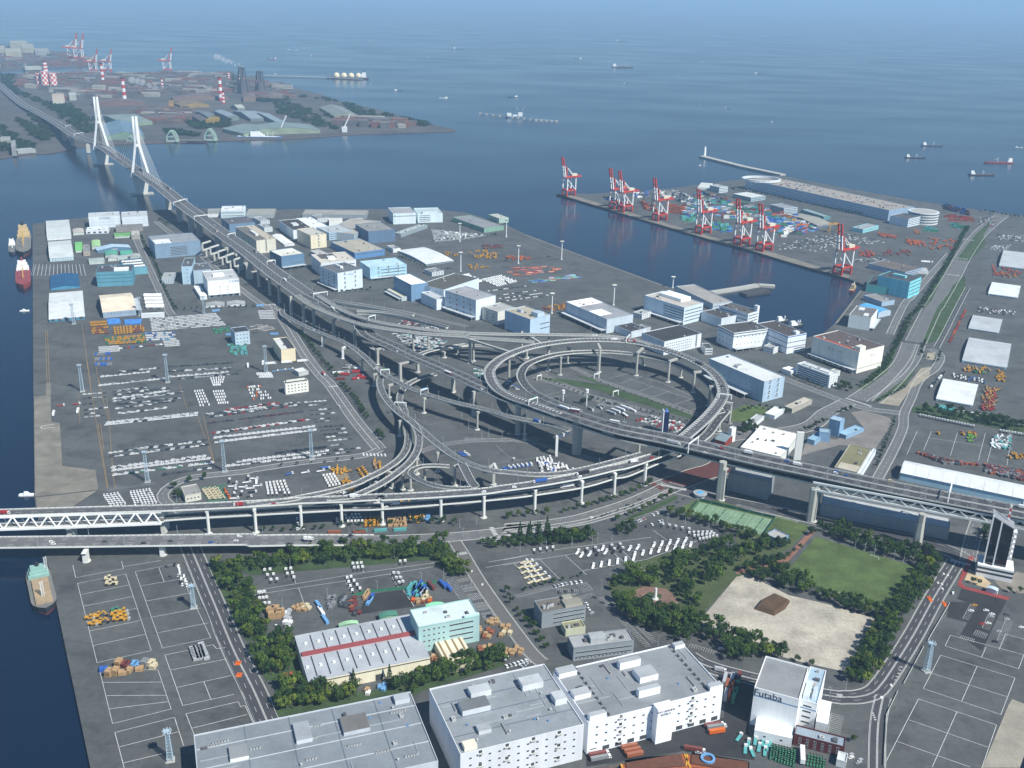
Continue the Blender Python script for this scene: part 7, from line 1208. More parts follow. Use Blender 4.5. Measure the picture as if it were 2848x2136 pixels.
tline("O 120,480 200,560 250,640 330,740 370,800",6,2.8,'along the lane beside the offices','office lane hedge',0.8,(1,0),False,2,3);tline("L 20,1230 60,1330 120,1400",6,2.6,'at the office car park corner','office lane hedge',0.8,(1,));tline("L 150,1230 420,1160 640,1110",5,2.2,'in the hedge behind the office bays','office lane hedge',0.5,(1,));tline("O 640,790 760,770 960,740",6,3.0,'before the silver office','office lane hedge',0.6,(1,));tline("O 500,850 520,855",3,3,'round before the silver office','office lane hedge',0.2,(1,));tline("Q 880,1430 950,1520",4,3.6,'beside the dark red office','office tree',0.5,(0,));tline("Q 2060,300 2212,330",5,2.6,'behind the red walk','tower court trees',0.8,(0,1));tline("Q 1820,240 1900,265",4,2.4,'in the tower court','tower court trees',0.5,(1,));tfill("R 1880,780 1920,760 1930,860 1880,870",6,4,'behind the black tower','tower court trees',(1,))
TN=['leafy green tree','dark green tree','bright green tree']
def build_trees():
 TREES.sort(key=lambda e:(e[0]-Vector((0,0,CAM_H))).length/e[1]);rest=[MB(),MB(),MB()];LIM=300;cnt={}
 idx=sorted(range(min(LIM,len(TREES))),key=lambda i:(TREES[i][2],TREES[i][0].x/TREES[i][0].y))
 num={}
 for i in idx:cnt[TREES[i][2]]=cnt.get(TREES[i][2],0)+1;num[i]=cnt[TREES[i][2]]
 for i,(p,r,where,grp,kd,con)in enumerate(TREES):
  rz=trn.uniform(0,6.28);me=trn.choice(CONES)if con else trn.choice(CROWNS[kd]);vs=trn.uniform(0.85,1.3);zc=r*(1.15*vs if not con else 1.1)+(0.6 if r>2 else 0);sz=r*(vs if not con else 2.0)
  if i<LIM:
   lab=where if where.startswith(('tall','pointed'))else TN[kd]+' '+where
   if cnt[where]>1:lab+=', %s from left'%nth(num[i])
   root=thing('tree' if not con else 'conifer_tree',lab,'tree',p,rz,grp)
   t=ob('trunk',TRUNK,root);t.scale=(r/4,r/4,r/3.4);c=ob('crown',me,root,(0,0,zc));c.scale=(r,r,sz)
  else:
   M_=Matrix.Translation(p+Vector((0,0,zc)))@Matrix.Rotation(rz,4,'Z')@Matrix.Diagonal((r,r,sz,1));mb=rest[1 if con else kd];b0=len(mb.v)
   far=p.y>1000
   mb.v+=[tuple(M_@v.co)for v in me.vertices];mb.f+=[tuple(b0+q for q in f.vertices)for k2,f in enumerate(me.polygons)];mb.m+=[0]*len(me.polygons)
 allr=MB()
 for k,mb in enumerate(rest):
  b0=len(allr.v);allr.v+=mb.v;allr.f+=[tuple(b0+q for q in f)for f in mb.f];allr.m+=[k]*len(mb.f)
 if allr.f:tag(allr.build('tree_belt',LEAF),None,kind='stuff')
 print('TREES',len(TREES))
build_trees()
def lattice_mast(label,t,foot,top,head=True):
 p=P(t,*foot);h=HT(t,foot,top);root=thing('lattice_mast',label,'mast',(p.x,p.y,0),0.3);w0,w1=1.9,1.1
 for sx in(-1,1):
  for sy in(-1,1):mb=MB();mb.beam((sx*w0,sy*w0,-0.3),(sx*w1,sy*w1,h-1),0.34,0.34);mb.build('leg',STEELB,root)
 mb=MB();n=9
 for k in range(n):
  z0=(h-1)*k/n;z1=(h-1)*(k+1)/n;a=w0+(w1-w0)*k/n;b=w0+(w1-w0)*(k+1)/n
  for(x0,y0),(x1,y1)in(((-1,-1),(1,-1)),((1,-1),(1,1)),((1,1),(-1,1)),((-1,1),(-1,-1))):
   mb.beam((x0*a,y0*a,z0),(x1*b,y1*b,z1),0.2,0.2);mb.beam((x0*b,y0*b,z1),(x1*b,y1*b,z1),0.2,0.2)
 mb.build('bracing',STEELB,root)['kind']='stuff'
 mb=MB();mb.box(-2.6,2.6,-2.6,2.6,h-1,h-0.7);mb.build('platform',STEELB,root)
 for k in range(8):
  a=k*math.pi/4;mb=MB();x,y=2.7*math.cos(a),2.7*math.sin(a);mb.box(x-0.4,x+0.4,y-0.4,y+0.4,h-0.6,h+0.5);mb.build('floodlight',STEELG,root)
 mb=MB();mb.box(-3,3,-3,3,-0.2,0.5);mb.build('footing',CONC,root)
for l,t,f,tp in(('pale blue lattice light mast on the open left quay','I',(635,245),(615,38)),('pale blue lattice light mast between the two left car parks','I',(1290,175),(1272,-40)),('pale blue lattice light mast before the left viaduct','I',(1135,940),(1118,705)),('pale blue lattice light mast right of the long car rows','I',(1728,860),(1715,622)),('pale blue lattice light mast near the white vans','I',(2048,100),(2030,-105)),('pale blue lattice light mast at the road side of the middle car park','J',(462,765),(455,540)),('pale blue lattice light mast behind the wide ribbed warehouse','E',(568,1108),(555,955)),('pale blue lattice light mast beside the storage tanks','E',(1080,1045),(1072,905)),('pale blue lattice light mast before the white box warehouse','E',(1570,1035),(1562,895)),('galvanised light mast at the quay road fence','M',(1490,425),(1475,250)),('galvanised light mast at the bottom left beside the big roof','M',(1310,1600),(1285,1370)),('galvanised lattice light mast on the right quay','Q',(1460,915),(1490,690))):lattice_mast(l,t,f,tp)
def white_mast(label,t,foot,top):
 p=P(t,*foot);h=HT(t,foot,top);root=thing('high_mast',label,'mast',(p.x,p.y,0))
 mb=MB();mb.cyl((0,0,-0.3),(0,0,h-2),1.0,0.7,8);mb.build('pole',STEELW,root);mb=MB();mb.cyl((0,0,h-3),(0,0,h),2.0,4.2,12);mb.build('lamp_ring',mat('cream_lamp',(0.7,0.69,0.6),0.5,0.05,0.2),root);mb=MB();mb.cyl((0,0,-0.2),(0,0,1.2),2.2,2.0,8);mb.build('footing',CONCW,root)
for l,f,tp in(('white high mast by the machine yard, far left',(218,475),(218,335)),('white high mast at the far quay corner',(575,440),(577,302)),('white high mast alone on the broad quay edge',(1000,615),(1007,472)),('white high mast between yellow and orange machines',(668,645),(672,508)),('white high mast beside the curved white hall',(225,705),(227,557)),('white high mast behind the striped roof warehouse',(1400,965),(1405,808)),('white high mast behind the stair tower warehouse',(925,1028),(930,872)),('white high mast at the basin corner of the quay',(1855,830),(1860,745))):white_mast(l,'G',f,tp)
LP=MB();LP.cyl((0,0,0),(0,0,9.5),0.22,0.16,6);LP.beam((0,0,9.4),(1.6,0,9.7),0.25,0.2);LP.box(-0.45,0.45,-0.45,0.45,-0.1,0.02);LPM=LP.mesh('street_lamp',STEELG)
lampn={}
def lamps(key,sp,where,side=0.9,z=None):
 root,path,nr,off=VI[key];acc=sp/2;run=0;hw=4.0;n=0
 W_={'U':13.3,'main2':11.2,'main1':16.7,'ring':7,'inner':5.5,'W':6,'X':5.5,'RA':4,'RB2':4.2,'RB1':4,'RB0':4,'loop':3.2,'L':4.8,'R':4.2,'Z':9.7,'T2':4.2,'T3':3.8}[key]
 for k in range(len(path)-1):
  run+=(path[k+1]-path[k]).length
  if run>acc:
   acc+=sp;n+=1;s=1 if n%2 else-1;p=path[k]+nr[k]*(s*W_)+off;a=math.atan2(nr[k].y,nr[k].x)+(math.pi if s>0 else 0)
   if key=='main1' and p.y>3400:continue
   o=ob('street_lamp',LPM,None,(p.x,p.y,p.z+0.9),a);tag(o,'slim grey street lamp on %s, %s along it'%(where,nth(n)),'lamp','street lamps on the decks')
for key,sp,w in(('RA',26,'the long low ramp'),('RB2',40,'the curved rising ramp'),('U',45,'the wide upper deck'),('main2',45,'the dark main carriageway'),('main1',48,'the strait highway'),('W',55,'the upper front viaduct'),('Z',40,'the left road bridge'),('loop',30,'the small tight loop'),('T2',30,'the retaining wall ramp'),('R',60,'the far parallel ramp')):lamps(key,sp,w)
k=0
for t,pts in(('N',((95,130),(297,125),(567,95),(832,60),(1096,40),(1232,20),(1360,5),(1476,205),(1305,230),(967,290),(582,350),(235,420))),('L',((128,920),(327,910),(526,880),(682,865),(725,850),(834,835),(1262,700),(1395,730),(1577,775),(1922,885),(755,1210),(1190,1640))),('Q',((1165,830),(1060,1020),(840,1060),(715,1120))),('R',((895,310),(1245,375),(910,905),(985,925),(1060,945),(1135,965),(1210,985),(1285,1005),(1362,1025))),('J',((1822,590),(1668,530),(1770,600),(1925,615),(1615,460),(1730,1260),(1600,1290),(1625,1370)))):
 for x,y in pts:k+=1;p=P(t,x,y);tag(ob('street_lamp',LPM,None,p,k),'slim grey pole lamp beside the %s, %s from left'%({'N':'lorry yard','L':'flatbed compound','Q':'road bend','R':'playing field','J':'round yard'}[t],nth(k)),'lamp','pole lamps on the yards')
def gantry(label,t,a,b,z,h=6.5,board=None):
 p,q=P(t,*a,z),P(t,*b,z);root=thing('sign_gantry',label,'gantry',(p.x,p.y,0));o=Vector((p.x,p.y,0));p,q=p-o,q-o
 for s in(p,q):mb=MB();mb.beam(s,s+Vector((0,0,h)),0.9,0.9);mb.build('post',STEELW,root)
 mb=MB();mb.beam(p+Vector((0,0,h)),q+Vector((0,0,h)),1.0,1.2);mb.build('beam',STEELW,root)
 if board:
  m_=p.lerp(q,0.5)+Vector((0,0,h+0.2));d=(q-p).normalized();mb=MB();mb.beam(m_-d*3.2,m_+d*3.2,0.4,2.8);mb.build('sign_board',pm('g')if board=='g' else pm('l')if board=='l' else STEELW,root)
for g_ in(('white gantry with board at the strait end of the highway','A',(1335,1580),(1440,1550),40,6.5,'w'),('white gantry over the highway at the slate warehouse','F',(112,305),(222,292),36.2),('white gantry over the right lanes by the cream warehouse','F',(372,445),(428,432),33.4,6.5),('white gantry over the highway above the balcony warehouse','F',(672,655),(735,645),32.2,6.5,'w'),('white gantry over the highway before the ramp split','F',(1030,905),(1136,890),30.5),('white gantry over the far parallel ramp','F',(1455,1085),(1505,1072),32.6),('white gantry with green board over the long low ramp','a',(878,1060),(1012,1050),19,6.5,'g'),('white gantry with blue board over the long low ramp','a',(1495,1375),(1605,1345),21,6.5,'l'),('white gantry over the lower lane beside the slip ramps','a',(1095,1560),(1270,1570),11,6.5),('white gantry with green board over the left loop strand','c',(390,265),(525,220),41.5,7,'g'),('white gantry across the wide upper deck by the rest area','d',(905,720),(1055,610),44.8,10.5),('white gantry on the right limb of the loop','K',(1935,850),(2028,860),29.2,6),('white gantry on the top of the loop','K',(1222,425),(1248,395),37.6,7),('white gantry over the inner access road','K',(535,715),(568,705),0,6.5),('white gantry over the middle access road','K',(975,700),(1012,695),0,6.5),('white gantry over the outer access road','K',(1120,835),(1160,825),0,6.5),('cream frame over the highway at the black tower','R',(1625,545),(1645,470),46.9,11),('white gantry over the far expressway shore','A',(570,1050),(640,1035),42,7),('white gantry over the far expressway inland','A',(505,985),(545,975),33,6.5)):gantry(*g_)
for l,t,x,y in(('white mobile mast with dishes inside the loop','K',915,910),('white mobile mast beside the inner ramp','K',735,870)):
 p=P(t,x,y);root=thing('antenna_mast',l,'mast',p);h=22 if x>800 else 14;mb=MB();mb.cyl((0,0,-0.2),(0,0,h),0.7,0.5,8);mb.build('pole',STEELW,root)
 for z in(h-1,h-4):mb=MB();mb.cyl((0,0,z),(0,0,z+1.6),2.0,2.0,10);mb.build('antenna_drum',STEELW,root)
p=P('L',1168,1290);mo=thing('monument','white pillar monument on the brick plaza','monument',p);mb=MB();mb.cyl((0,0,-0.2),(0,0,11),1.3,0.9,8);mb.build('pillar',STEELW,mo);mb=MB();mb.cyl((0,0,-0.2),(0,0,1),3,2.8,8);mb.build('plinth',CONCW,mo)
sheet('plaza_lawn',PT("L 1060,1280 1120,1235 1220,1255 1210,1290 1130,1300"),0.26,GRASSD)
def goal(label,a,b):
 p,q=PT(a)[0],PT(b)[0];root=thing('football_goal',label,'goal',p);d=(q-p);u=d.normalized();nn=Vector((-u.y,u.x,0))*1.8
 for s in(Vector(),d):mb=MB();mb.beam(s,s+Vector((0,0,2.5)),0.25,0.25);mb.build('post',STEELW,root)
 mb=MB();mb.beam(Vector((0,0,2.5)),d+Vector((0,0,2.5)),0.25,0.25);mb.build('crossbar',STEELW,root);mb=MB();mb.beam(nn,d+nn,0.15,0.15);mb.beam(nn,Vector((0,0,2.5)),0.12,0.12);mb.beam(d+nn,d+Vector((0,0,2.5)),0.12,0.12);mb.build('back_frame',STEELW,root)
goal('white football goal at the far end of the playing field','R 1028,965','R 1092,988');goal('white football goal at the near end of the playing field','R 780,1255','R 840,1275')
tc=PT("L 1510,545 2080,680 1990,800 1430,635");TCM=mat('court_green',(0.17,0.27,0.17),0.9,0.2,0.08);TFM=mat('court_fence',(0.02,0.10,0.065),0.8,0.1,0.2)
sheet('tennis_surface',tc,0.262,TCM);cm_=MB();c0,c1,c2,c3=tc
for i in range(4):
 for j in range(2):
  def cp(u,v):return c0.lerp(c1,u).lerp(c3.lerp(c2,u),v)
  u0,u1,v0,v1=(i+0.12)/4,(i+0.88)/4,(j+0.1)/2,(j+0.9)/2
  for a,b in(((u0,v0),(u1,v0)),((u1,v0),(u1,v1)),((u1,v1),(u0,v1)),((u0,v1),(u0,v0)),((u0,(v0+v1)/2),(u1,(v0+v1)/2))):cm_.line(cp(*a),cp(*b),0.16,0.30)
  nt_=MB();a,b=cp((u0+u1)/2,v0),cp((u0+u1)/2,v1);nt_.beam(a+Vector((0,0,0.8)),b+Vector((0,0,0.8)),0.1,0.9);nt_.beam(a+Vector((0,0,0.26)),a+Vector((0,0,1.2)),0.15,0.15);nt_.beam(b+Vector((0,0,0.26)),b+Vector((0,0,1.2)),0.15,0.15)
  tag(nt_.build('tennis_net',TFM),'dark net of the %s row, %s tennis court from left'%('far' if j==0 else 'near',ORD[i]),'net','tennis nets')
cm_.build('court_line',PAINT,None)['kind']='stuff'
def fence(label,s,h,m,sp=6,solid=True):
 q=PT(s);root=thing('fence',label,'fence',q[0]);o=q[0]
 for a,b in zip(q,q[1:]):
  a,b=a-o,b-o;mb=MB();mb.beam(a+Vector((0,0,h/2)),b+Vector((0,0,h/2)),0.08,h);mb.build('mesh_panel',m,root);n=max(1,int((b-a).length/sp))
  for k in range(n+1):pp=a.lerp(b,k/n);mb=MB();mb.beam(pp-Vector((0,0,0.2)),pp+Vector((0,0,h+0.15)),0.18,0.18);mb.build('post',STEELG,root)
fence('dark green wind fence along the far side of the tennis courts',"L 1505,535 2090,672",3.2,TFM,12);fence('dark green fence at the left end of the tennis courts',"L 1415,640 1500,538",3,TFM,10);fence('dark green fence at the right end of the tennis courts',"L 2085,680 1995,808",3,TFM,10)
fence('green screen fence behind the container stacks in the lorry yard',"N 770,345 880,312 1170,283 1420,235",2.6,mat('green_screen',(0.03,0.17,0.10),0.8,0.15,0.2),12);fence('white crash barrier wall left of the quay road, upper part',"M 1415,75 1665,645",1.2,CONCW,30);fence('white crash barrier wall left of the quay road, middle part',"M 1695,705 1862,1075",1.2,CONCW,30);fence('white crash barrier wall left of the quay road, lower part',"M 1890,1135 1962,1300",1.2,CONCW,30)
fence('white wall along the right quay road',"Q 1640,395 1470,685",1.6,CONCW,30);fence('white wall along the right quay road, nearer stretch',"Q 1440,730 1285,1015",1.6,CONCW,30);fence('white wall along the right quay road, bottom stretch',"Q 1240,1075 1150,1260 1130,1640",1.6,CONCW,30)
sp_=PT("Q 135,440 190,375 290,325 415,380 375,440 290,492");ce=sum(sp_,Vector())/6;mb=MB();top=[ce.lerp(p,0.82)+Vector((0,0,3.4))for p in sp_]
for k in range(6):a,b=sp_[k],sp_[(k+1)%6];mb.quad(b,a,top[k],top[(k+1)%6])
mb.poly(top,3.4);tag(mb.build('soil_heap',SOIL),'flat topped brown soil heap on the bare sand field','heap')
for k,(x,y)in enumerate(((1830,853),(1838,945))):
 p=P('M',x,y);mb=MB();mb.box(-2.2,2.2,-2.6,2.6,0,0.35);mb.box(-1.4,1.4,-0.2,0.2,0.35,1.6);tag(mb.build('road_sign',pm('o')),'%s orange warning sign on the quay road'%('upper','lower')[k],'sign').location=p
for k,(t,x,y)in enumerate((('Q',1488,362),('Q',1600,400))):
 p=P(t,x,y);mb=MB();mb.box(-1.5,1.5,-4,4,0,0.4);mb.box(-1.3,1.3,-0.2,0.2,0.4,1.8);tag(mb.build('road_sign',pm('o')),'%s orange warning board on the road by the tower'%('left','right')[k],'sign').location=p
for k in range(2):
 for j in range(4):
  p=P('E',1152+48*k+6*j,905+28*j);mb=MB();mb.cyl((-9,0,3.5),(9,0,3.5),3.4,3.4,14);
  for x in(-6,6):mb.box(x-0.5,x+0.5,-2.6,2.6,-0.1,1.4)
  o=tag(mb.build('storage_tank',STEELW),'white lying storage tank, %s file, %s from the sea'%(('left','right')[k],ORD[j]),'tank','white storage tanks');o.location=p;o.rotation_euler=(0,0,0.15)
for k,(s,l)in enumerate((("E 820,1080 920,1075 930,1105 830,1115",'left'),("E 955,1085 1090,1078 1085,1110 960,1115",'right'))):
 q=PT(s);mb=MB();mb.prism([tuple(p[:2])for p in q],0,2.2);tag(mb.build('tarpaulin',mat('blue_tarp',(0.07,0.24,0.62),0.6,0.3,0.2)),'%s pile under bright blue tarpaulin by the big machines'%l,'tarpaulin')
RED=mat('crane_red',(0.50,0.045,0.03),0.5,0.08,0.1);WHT=mat('crane_white',(0.74,0.76,0.76),0.5,0.06,0.1)
qd=PT("C 408,1496 D 860,1312");qaz=ang(*qd)
def crane_tree(label):
 root=thing('quay_crane',label,'crane');G_=26.0;B2=9.5
 for sx in(-1,1):
  for y in(2,2+G_):
   mb=MB();mb.beam((sx*B2,y,0),(sx*B2,y,16),3.0,3.0,0);mb.beam((sx*B2,y,16),(sx*B2,y,44),2.6,2.6,1);mb.beam((sx*B2,y,44),(sx*B2*0.8,y,50),2.0,2.0,0);mb.build('leg',[RED,WHT],root)
 for y in(2,2+G_):
  for z in(3,15):mb=MB();mb.beam((-B2,y,z),(B2,y,z),2.6,3.2);mb.build('sill_beam',RED,root)
 for sx in(-1,1):
  mb=MB();mb.beam((sx*B2,2,15),(sx*B2,2+G_,15),2.4,3.0);mb.build('portal_beam',RED,root);mb=MB();mb.beam((sx*B2,2,44),(sx*B2,2+G_,16),1.4,1.4);mb.build('brace',WHT,root)
  mb=MB();mb.beam((sx*4,-1,48),(sx*4,2+G_+22,48),2.6,3.8);mb.build('girder',RED,root)
  mb=MB();mb.beam((sx*4,0,48),(sx*4,-5,76),2.6,3.2,1);mb.beam((sx*4,-5,76),(sx*4,-9,98),2.6,3.0,0);mb.build('boom',[RED,WHT],root)
  mb=MB();mb.beam((sx*4,3,48),(sx*1.5,6,72),2.2,2.2,0);mb.beam((sx*1.5,6,72),(sx*4,2+G_,50),1.1,1.1,1);mb.beam((sx*1.5,6,71),(sx*4,-5,78),0.8,0.8,0);mb.build('apex_frame',[RED,WHT],root)
 for z,y in((62,-2.6),(84,-6.6),(97,-9)):mb=MB();mb.beam((-4,y,z),(4,y,z),1.4,1.6);mb.build('boom_tie',RED,root)
 mb=MB();mb.box(-4.5,4.5,20,36,49.6,55);mb.build('machinery_house',mat('crane_house',(0.66,0.62,0.48),0.6,0.06,0.2),root);mb=MB();mb.box(-2,2,8,12,42,46);mb.build('operator_cab',WHT,root)
 return root
cr0=None
for t,x,y,l in(('C',440,1505,'leftmost red and white quay crane on the terminal tip'),('C',800,1605,'left one of a close pair of red and white quay cranes'),('C',870,1628,'right one of a close pair of red and white quay cranes'),('G',1685,312,'fourth red and white quay crane from the terminal tip'),('G',2015,412,'fifth red and white quay crane from the terminal tip'),('r',430,700,'sixth red and white quay crane from the terminal tip'),('r',625,752,'seventh red and white quay crane from the terminal tip'),('D',730,1278,'nearest red and white quay crane, standing apart beside used cars')):
 p=P(t,x,y);o=p+Vector((math.cos(qaz),math.sin(qaz),0))*9+Vector((-math.sin(qaz),math.cos(qaz),0))*4
 if cr0 is None:cr0=crane_tree(l);cr0.location=o;cr0.rotation_euler=(0,0,qaz)
 else:copy_tree(cr0,o,qaz,l)
for t,x,y,c_,l in(('r',330,330,'d','dark straddle gantry left of the customs hall'),('r',255,340,'d','dark straddle gantry behind the fifth quay crane'),('C',1110,1560,'d','dark straddle gantry behind the third quay crane'),('r',1040,600,'o','orange straddle gantry amid the blue containers'),('r',300,500,'m','red straddle gantry beside the teal containers'),('D',745,960,'y','yellow gantry top behind the nearest quay crane')):
 p=P(t,x,y);root=thing('yard_gantry',l,'crane',p,0.2)
 for sx in(-11,11):
  for sy in(-4,4):mb=MB();mb.beam((sx,sy,0),(sx,sy,20),1.2,1.2);mb.build('leg',pm(c_),root)
 for sy in(-4,4):mb=MB();mb.beam((-12,sy,20),(12,sy,20),1.6,1.8);mb.build('girder',pm(c_),root)
 mb=MB();mb.box(-2,2,-4,4,19,22);mb.build('trolley',pm(c_),root)
def hull(mb,L,B,z0,z1,m=0,bow=0.22,sheer=1.5,mt=1):
 n=12;ring=[]
 for k in range(n+1):
  t=k/n;x=-L/2+L*t;w=B/2*(1-max(0,(t-(1-bow))/bow)**1.8)*(0.86+0.14*min(1,t/0.1));ring.append((x,w,z1+sheer*max(0,(t-0.8)/0.2)**2))
 for(x0,w0,t0),(x1,w1,t1)in zip(ring,ring[1:]):
  zm=z0+(z1-z0)*0.35
  for s in(-1,1):
   for(za,zb,ka,kb,mm)in((z0,zm,0.9,0.97,2),(zm,None,0.97,1.0,m)):
    q=[(x0,s*w0*ka,za),(x1,s*w1*ka,za),(x1,s*w1*kb,zb if zb is not None else t1),(x0,s*w0*kb,zb if zb is not None else t0)];mb.quad(*(q if s<0 else q[::-1]),mm)
  mb.quad((x0,-w0,t0-0.3),(x1,-w1,t1-0.3),(x1,w1,t1-0.3),(x0,w0,t0-0.3),mt)
 x,w,t=ring[0];mb.quad((x,w,z0),(x,-w,z0),(x,-w,t),(x,w,t),m)
HRED=mat('antifouling',(0.24,0.05,0.04),0.7,0.15,0.2);HBLK=mat('hull_black',(0.03,0.032,0.04),0.6,0.1,0.1);HNAV=mat('hull_navy',(0.04,0.06,0.12),0.6,0.1,0.1);DKB=mat('deck_buff',(0.36,0.27,0.17),0.8,0.15,0.2);DKG=mat('deck_grey',(0.18,0.18,0.17),0.8,0.15,0.2);DKR=mat('deck_red',(0.26,0.06,0.07),0.8,0.15,0.2)
def ship(label,p,hd,L,B,hm,dm,free=5,house=0.16,hh=12,hc=None,holds=3,masts=2,name='cargo_ship',cat='ship',house_at=0.06,mast_c=None,cov=None,wake=0):
 root=thing(name,label,cat,(p.x,p.y,SEA),hd);mb=MB();hull(mb,L,B,-1.5,free,0);mb.build('hull',[hm,dm,HRED],root)
 x0=-L/2+L*house_at
 for k in range(3):
  mb=MB();s=1-0.16*k;mb.box(x0,x0+L*house*s,-B*0.42*s,B*0.42*s,free-0.3+hh/3*k,free-0.3+hh/3*(k+1));mb.build('superstructure',hc or STEELW,root)
 if L>60:
  mb=MB();mb.cyl((x0+L*house*0.25,0,free+hh*0.6),(x0+L*house*0.25,0,free+hh*1.35),B*0.09,B*0.08,10);mb.build('funnel',hm,root)
 for k in range(holds):
  mb=MB();a=x0+L*house+3+(L*(0.84-house-house_at))*k/holds;b=a+L*(0.84-house-house_at)/holds-2.5;mb.box(a,b,-B*0.33,B*0.33,free-0.35,free+1.6);mb.build('hatch_cover',cov or dm,root)
 for k in range(masts):
  mb=MB();x=x0+L*house+(L*(0.86-house-house_at))*(k+0.5)/masts;mb.cyl((x,0,free-0.3),(x,0,free+hh*1.1),0.7,0.5,6);mb.beam((x,0,free+hh),(x+L*0.1,B*0.1,free+hh*0.5),0.6,0.6);mb.build('derrick',mast_c or STEELW,root)
 if wake:mb=MB();mb.tri((-L/2,-0.5,0.12),(-L/2,0.5,0.12),(-L/2-wake,0,0.12));mb.tri((L/2,0,0.14),(-L/2-wake,B*2.2,0.14),(-L/2-wake*0.9,B*1.6,0.14));mb.tri((L/2,0,0.14),(-L/2-wake*0.9,-B*1.6,0.14),(-L/2-wake,-B*2.2,0.14));mb.build('wake',mat('foam',(0.30,0.38,0.45),0.8,0.3,0.1),root)
 return root
YEL=mat('derrick_yellow',(0.55,0.36,0.10),0.6,0.08,0.2);q=PT("E 180,640 190,400",SEA);ship('grey and tan cargo ship with yellow derricks at the left quay',q[0].lerp(q[1],0.5),ang(q[1],q[0]),175,27,HBLK,DKG,8,0.2,20,mat('house_tan',(0.5,0.38,0.2),0.7,0.1,0.2),3,3,mast_c=YEL)
q=PT("E 185,865 178,680",SEA);ship('red hulled cargo ship with maroon hatches at the left quay',q[0].lerp(q[1],0.5),ang(q[1],q[0]),130,24,HRED,DKR,7,0.15,15,None,3,2,mast_c=YEL);q=PT("E 100,600 92,480",SEA);ship('small white tanker tied outside the grey cargo ship',q[0].lerp(q[1],0.5),ang(q[1],q[0]),90,14,HNAV,DKG,4,0.25,10,None,2,1)
q=PT("M 362,480 292,170",SEA);sb=ship('buff decked cargo ship with white lattice derricks at the near quay',q[0].lerp(q[1],0.5),ang(q[1],q[0]),70,20,HBLK,DKG,5,0.16,8,mat('house_green',(0.25,0.42,0.38),0.7,0.1,0.2),1,0,cov=DKB)
for x,y in((-27,7),(14,0)):
 mb=MB();
 for k in range(8):
  z0,z1=4.6+k*1.9,4.6+(k+1)*1.9
  for sx in(-1,1):mb.beam((x+sx,y-1,z0),(x+sx,y-1,z1),0.3,0.3);mb.beam((x+sx,y+1,z0),(x+sx,y+1,z1),0.3,0.3);mb.beam((x+sx,y-1,z0),(x-sx,y-1,z1),0.22,0.22);mb.beam((x+sx,y+1,z0),(x-sx,y+1,z1),0.22,0.22);mb.beam((x+sx,y-1,z0),(x+sx,y+1,z1),0.22,0.22)
 mb.build('lattice_derrick',STEELW,sb)
p=P('I',215,1045,SEA);ship('small white launch in front of the quay ramp',p,0.1,17,4.5,STEELW,STEELW,1.4,0.3,3,None,0,0,'launch','boat',0.3);p=P('E',190,1010,SEA);ship('tiny white boat alongside the left quay',p,0.2,14,4,STEELW,STEELW,1.2,0.3,2.5,None,0,0,'launch','boat',0.3)
p=P('D',895,1400,SEA);ship('small dark trawler moored at the basin corner',p,ang(P('D',860,1470),P('D',930,1360)),40,9,HRED,DKB,4,0.35,8,mat('boat_buff',(0.45,0.38,0.25),0.7,0.1,0.2),1,2,'trawler','boat',0.3)
p=P('H',450,300,SEA);ship('white workboat behind the blue banded warehouse',p,0.4,30,8,HBLK,DKG,3,0.4,7,None,0,2,'workboat','boat',0.2);p=P('H',345,265,SEA);ship('dark tug behind the blue banded warehouse',p,0.4,26,8,HBLK,DKG,3,0.4,7,None,0,1,'tug','boat',0.2)
for x,y,L,l in((1160,1640,46,'left'),(1660,1640,44,'right')):
 p=P('O',x,y,SEA);root=thing('barge','%s rust orange barge in the inlet at the bottom edge'%l,'barge',(p.x,p.y,SEA),0.15 if l=='left' else-0.2);mb=MB();mb.box(-L/2,L/2,-8,8,-1.5,2.0);mb.build('hull',mat('barge_rust',(0.30,0.09,0.035),0.8,0.2,0.2),root);mb=MB();mb.box(-L/2+3,L/2-3,-5.5,5.5,1.98,3.0);mb.build('hold',mat('barge_brown',(0.12,0.05,0.03),0.8,0.2,0.2),root)
 for sx in(-1,1):mb=MB();mb.box(sx*L/2-0.6,sx*L/2+0.6,-8.2,8.2,1.0,2.6);mb.build('end_beam',pm('y'),root)
 if l=='right':
  mb=MB()
  for k in range(16):a0,a1=k*math.pi/8,(k+1)*math.pi/8;mb.beam((-8+4.2*math.cos(a0),1+4.2*math.sin(a0),3.6),(-8+4.2*math.cos(a1),1+4.2*math.sin(a1),3.6),1.6,1.4)
  mb.build('fender_ring',pm('l'),root)
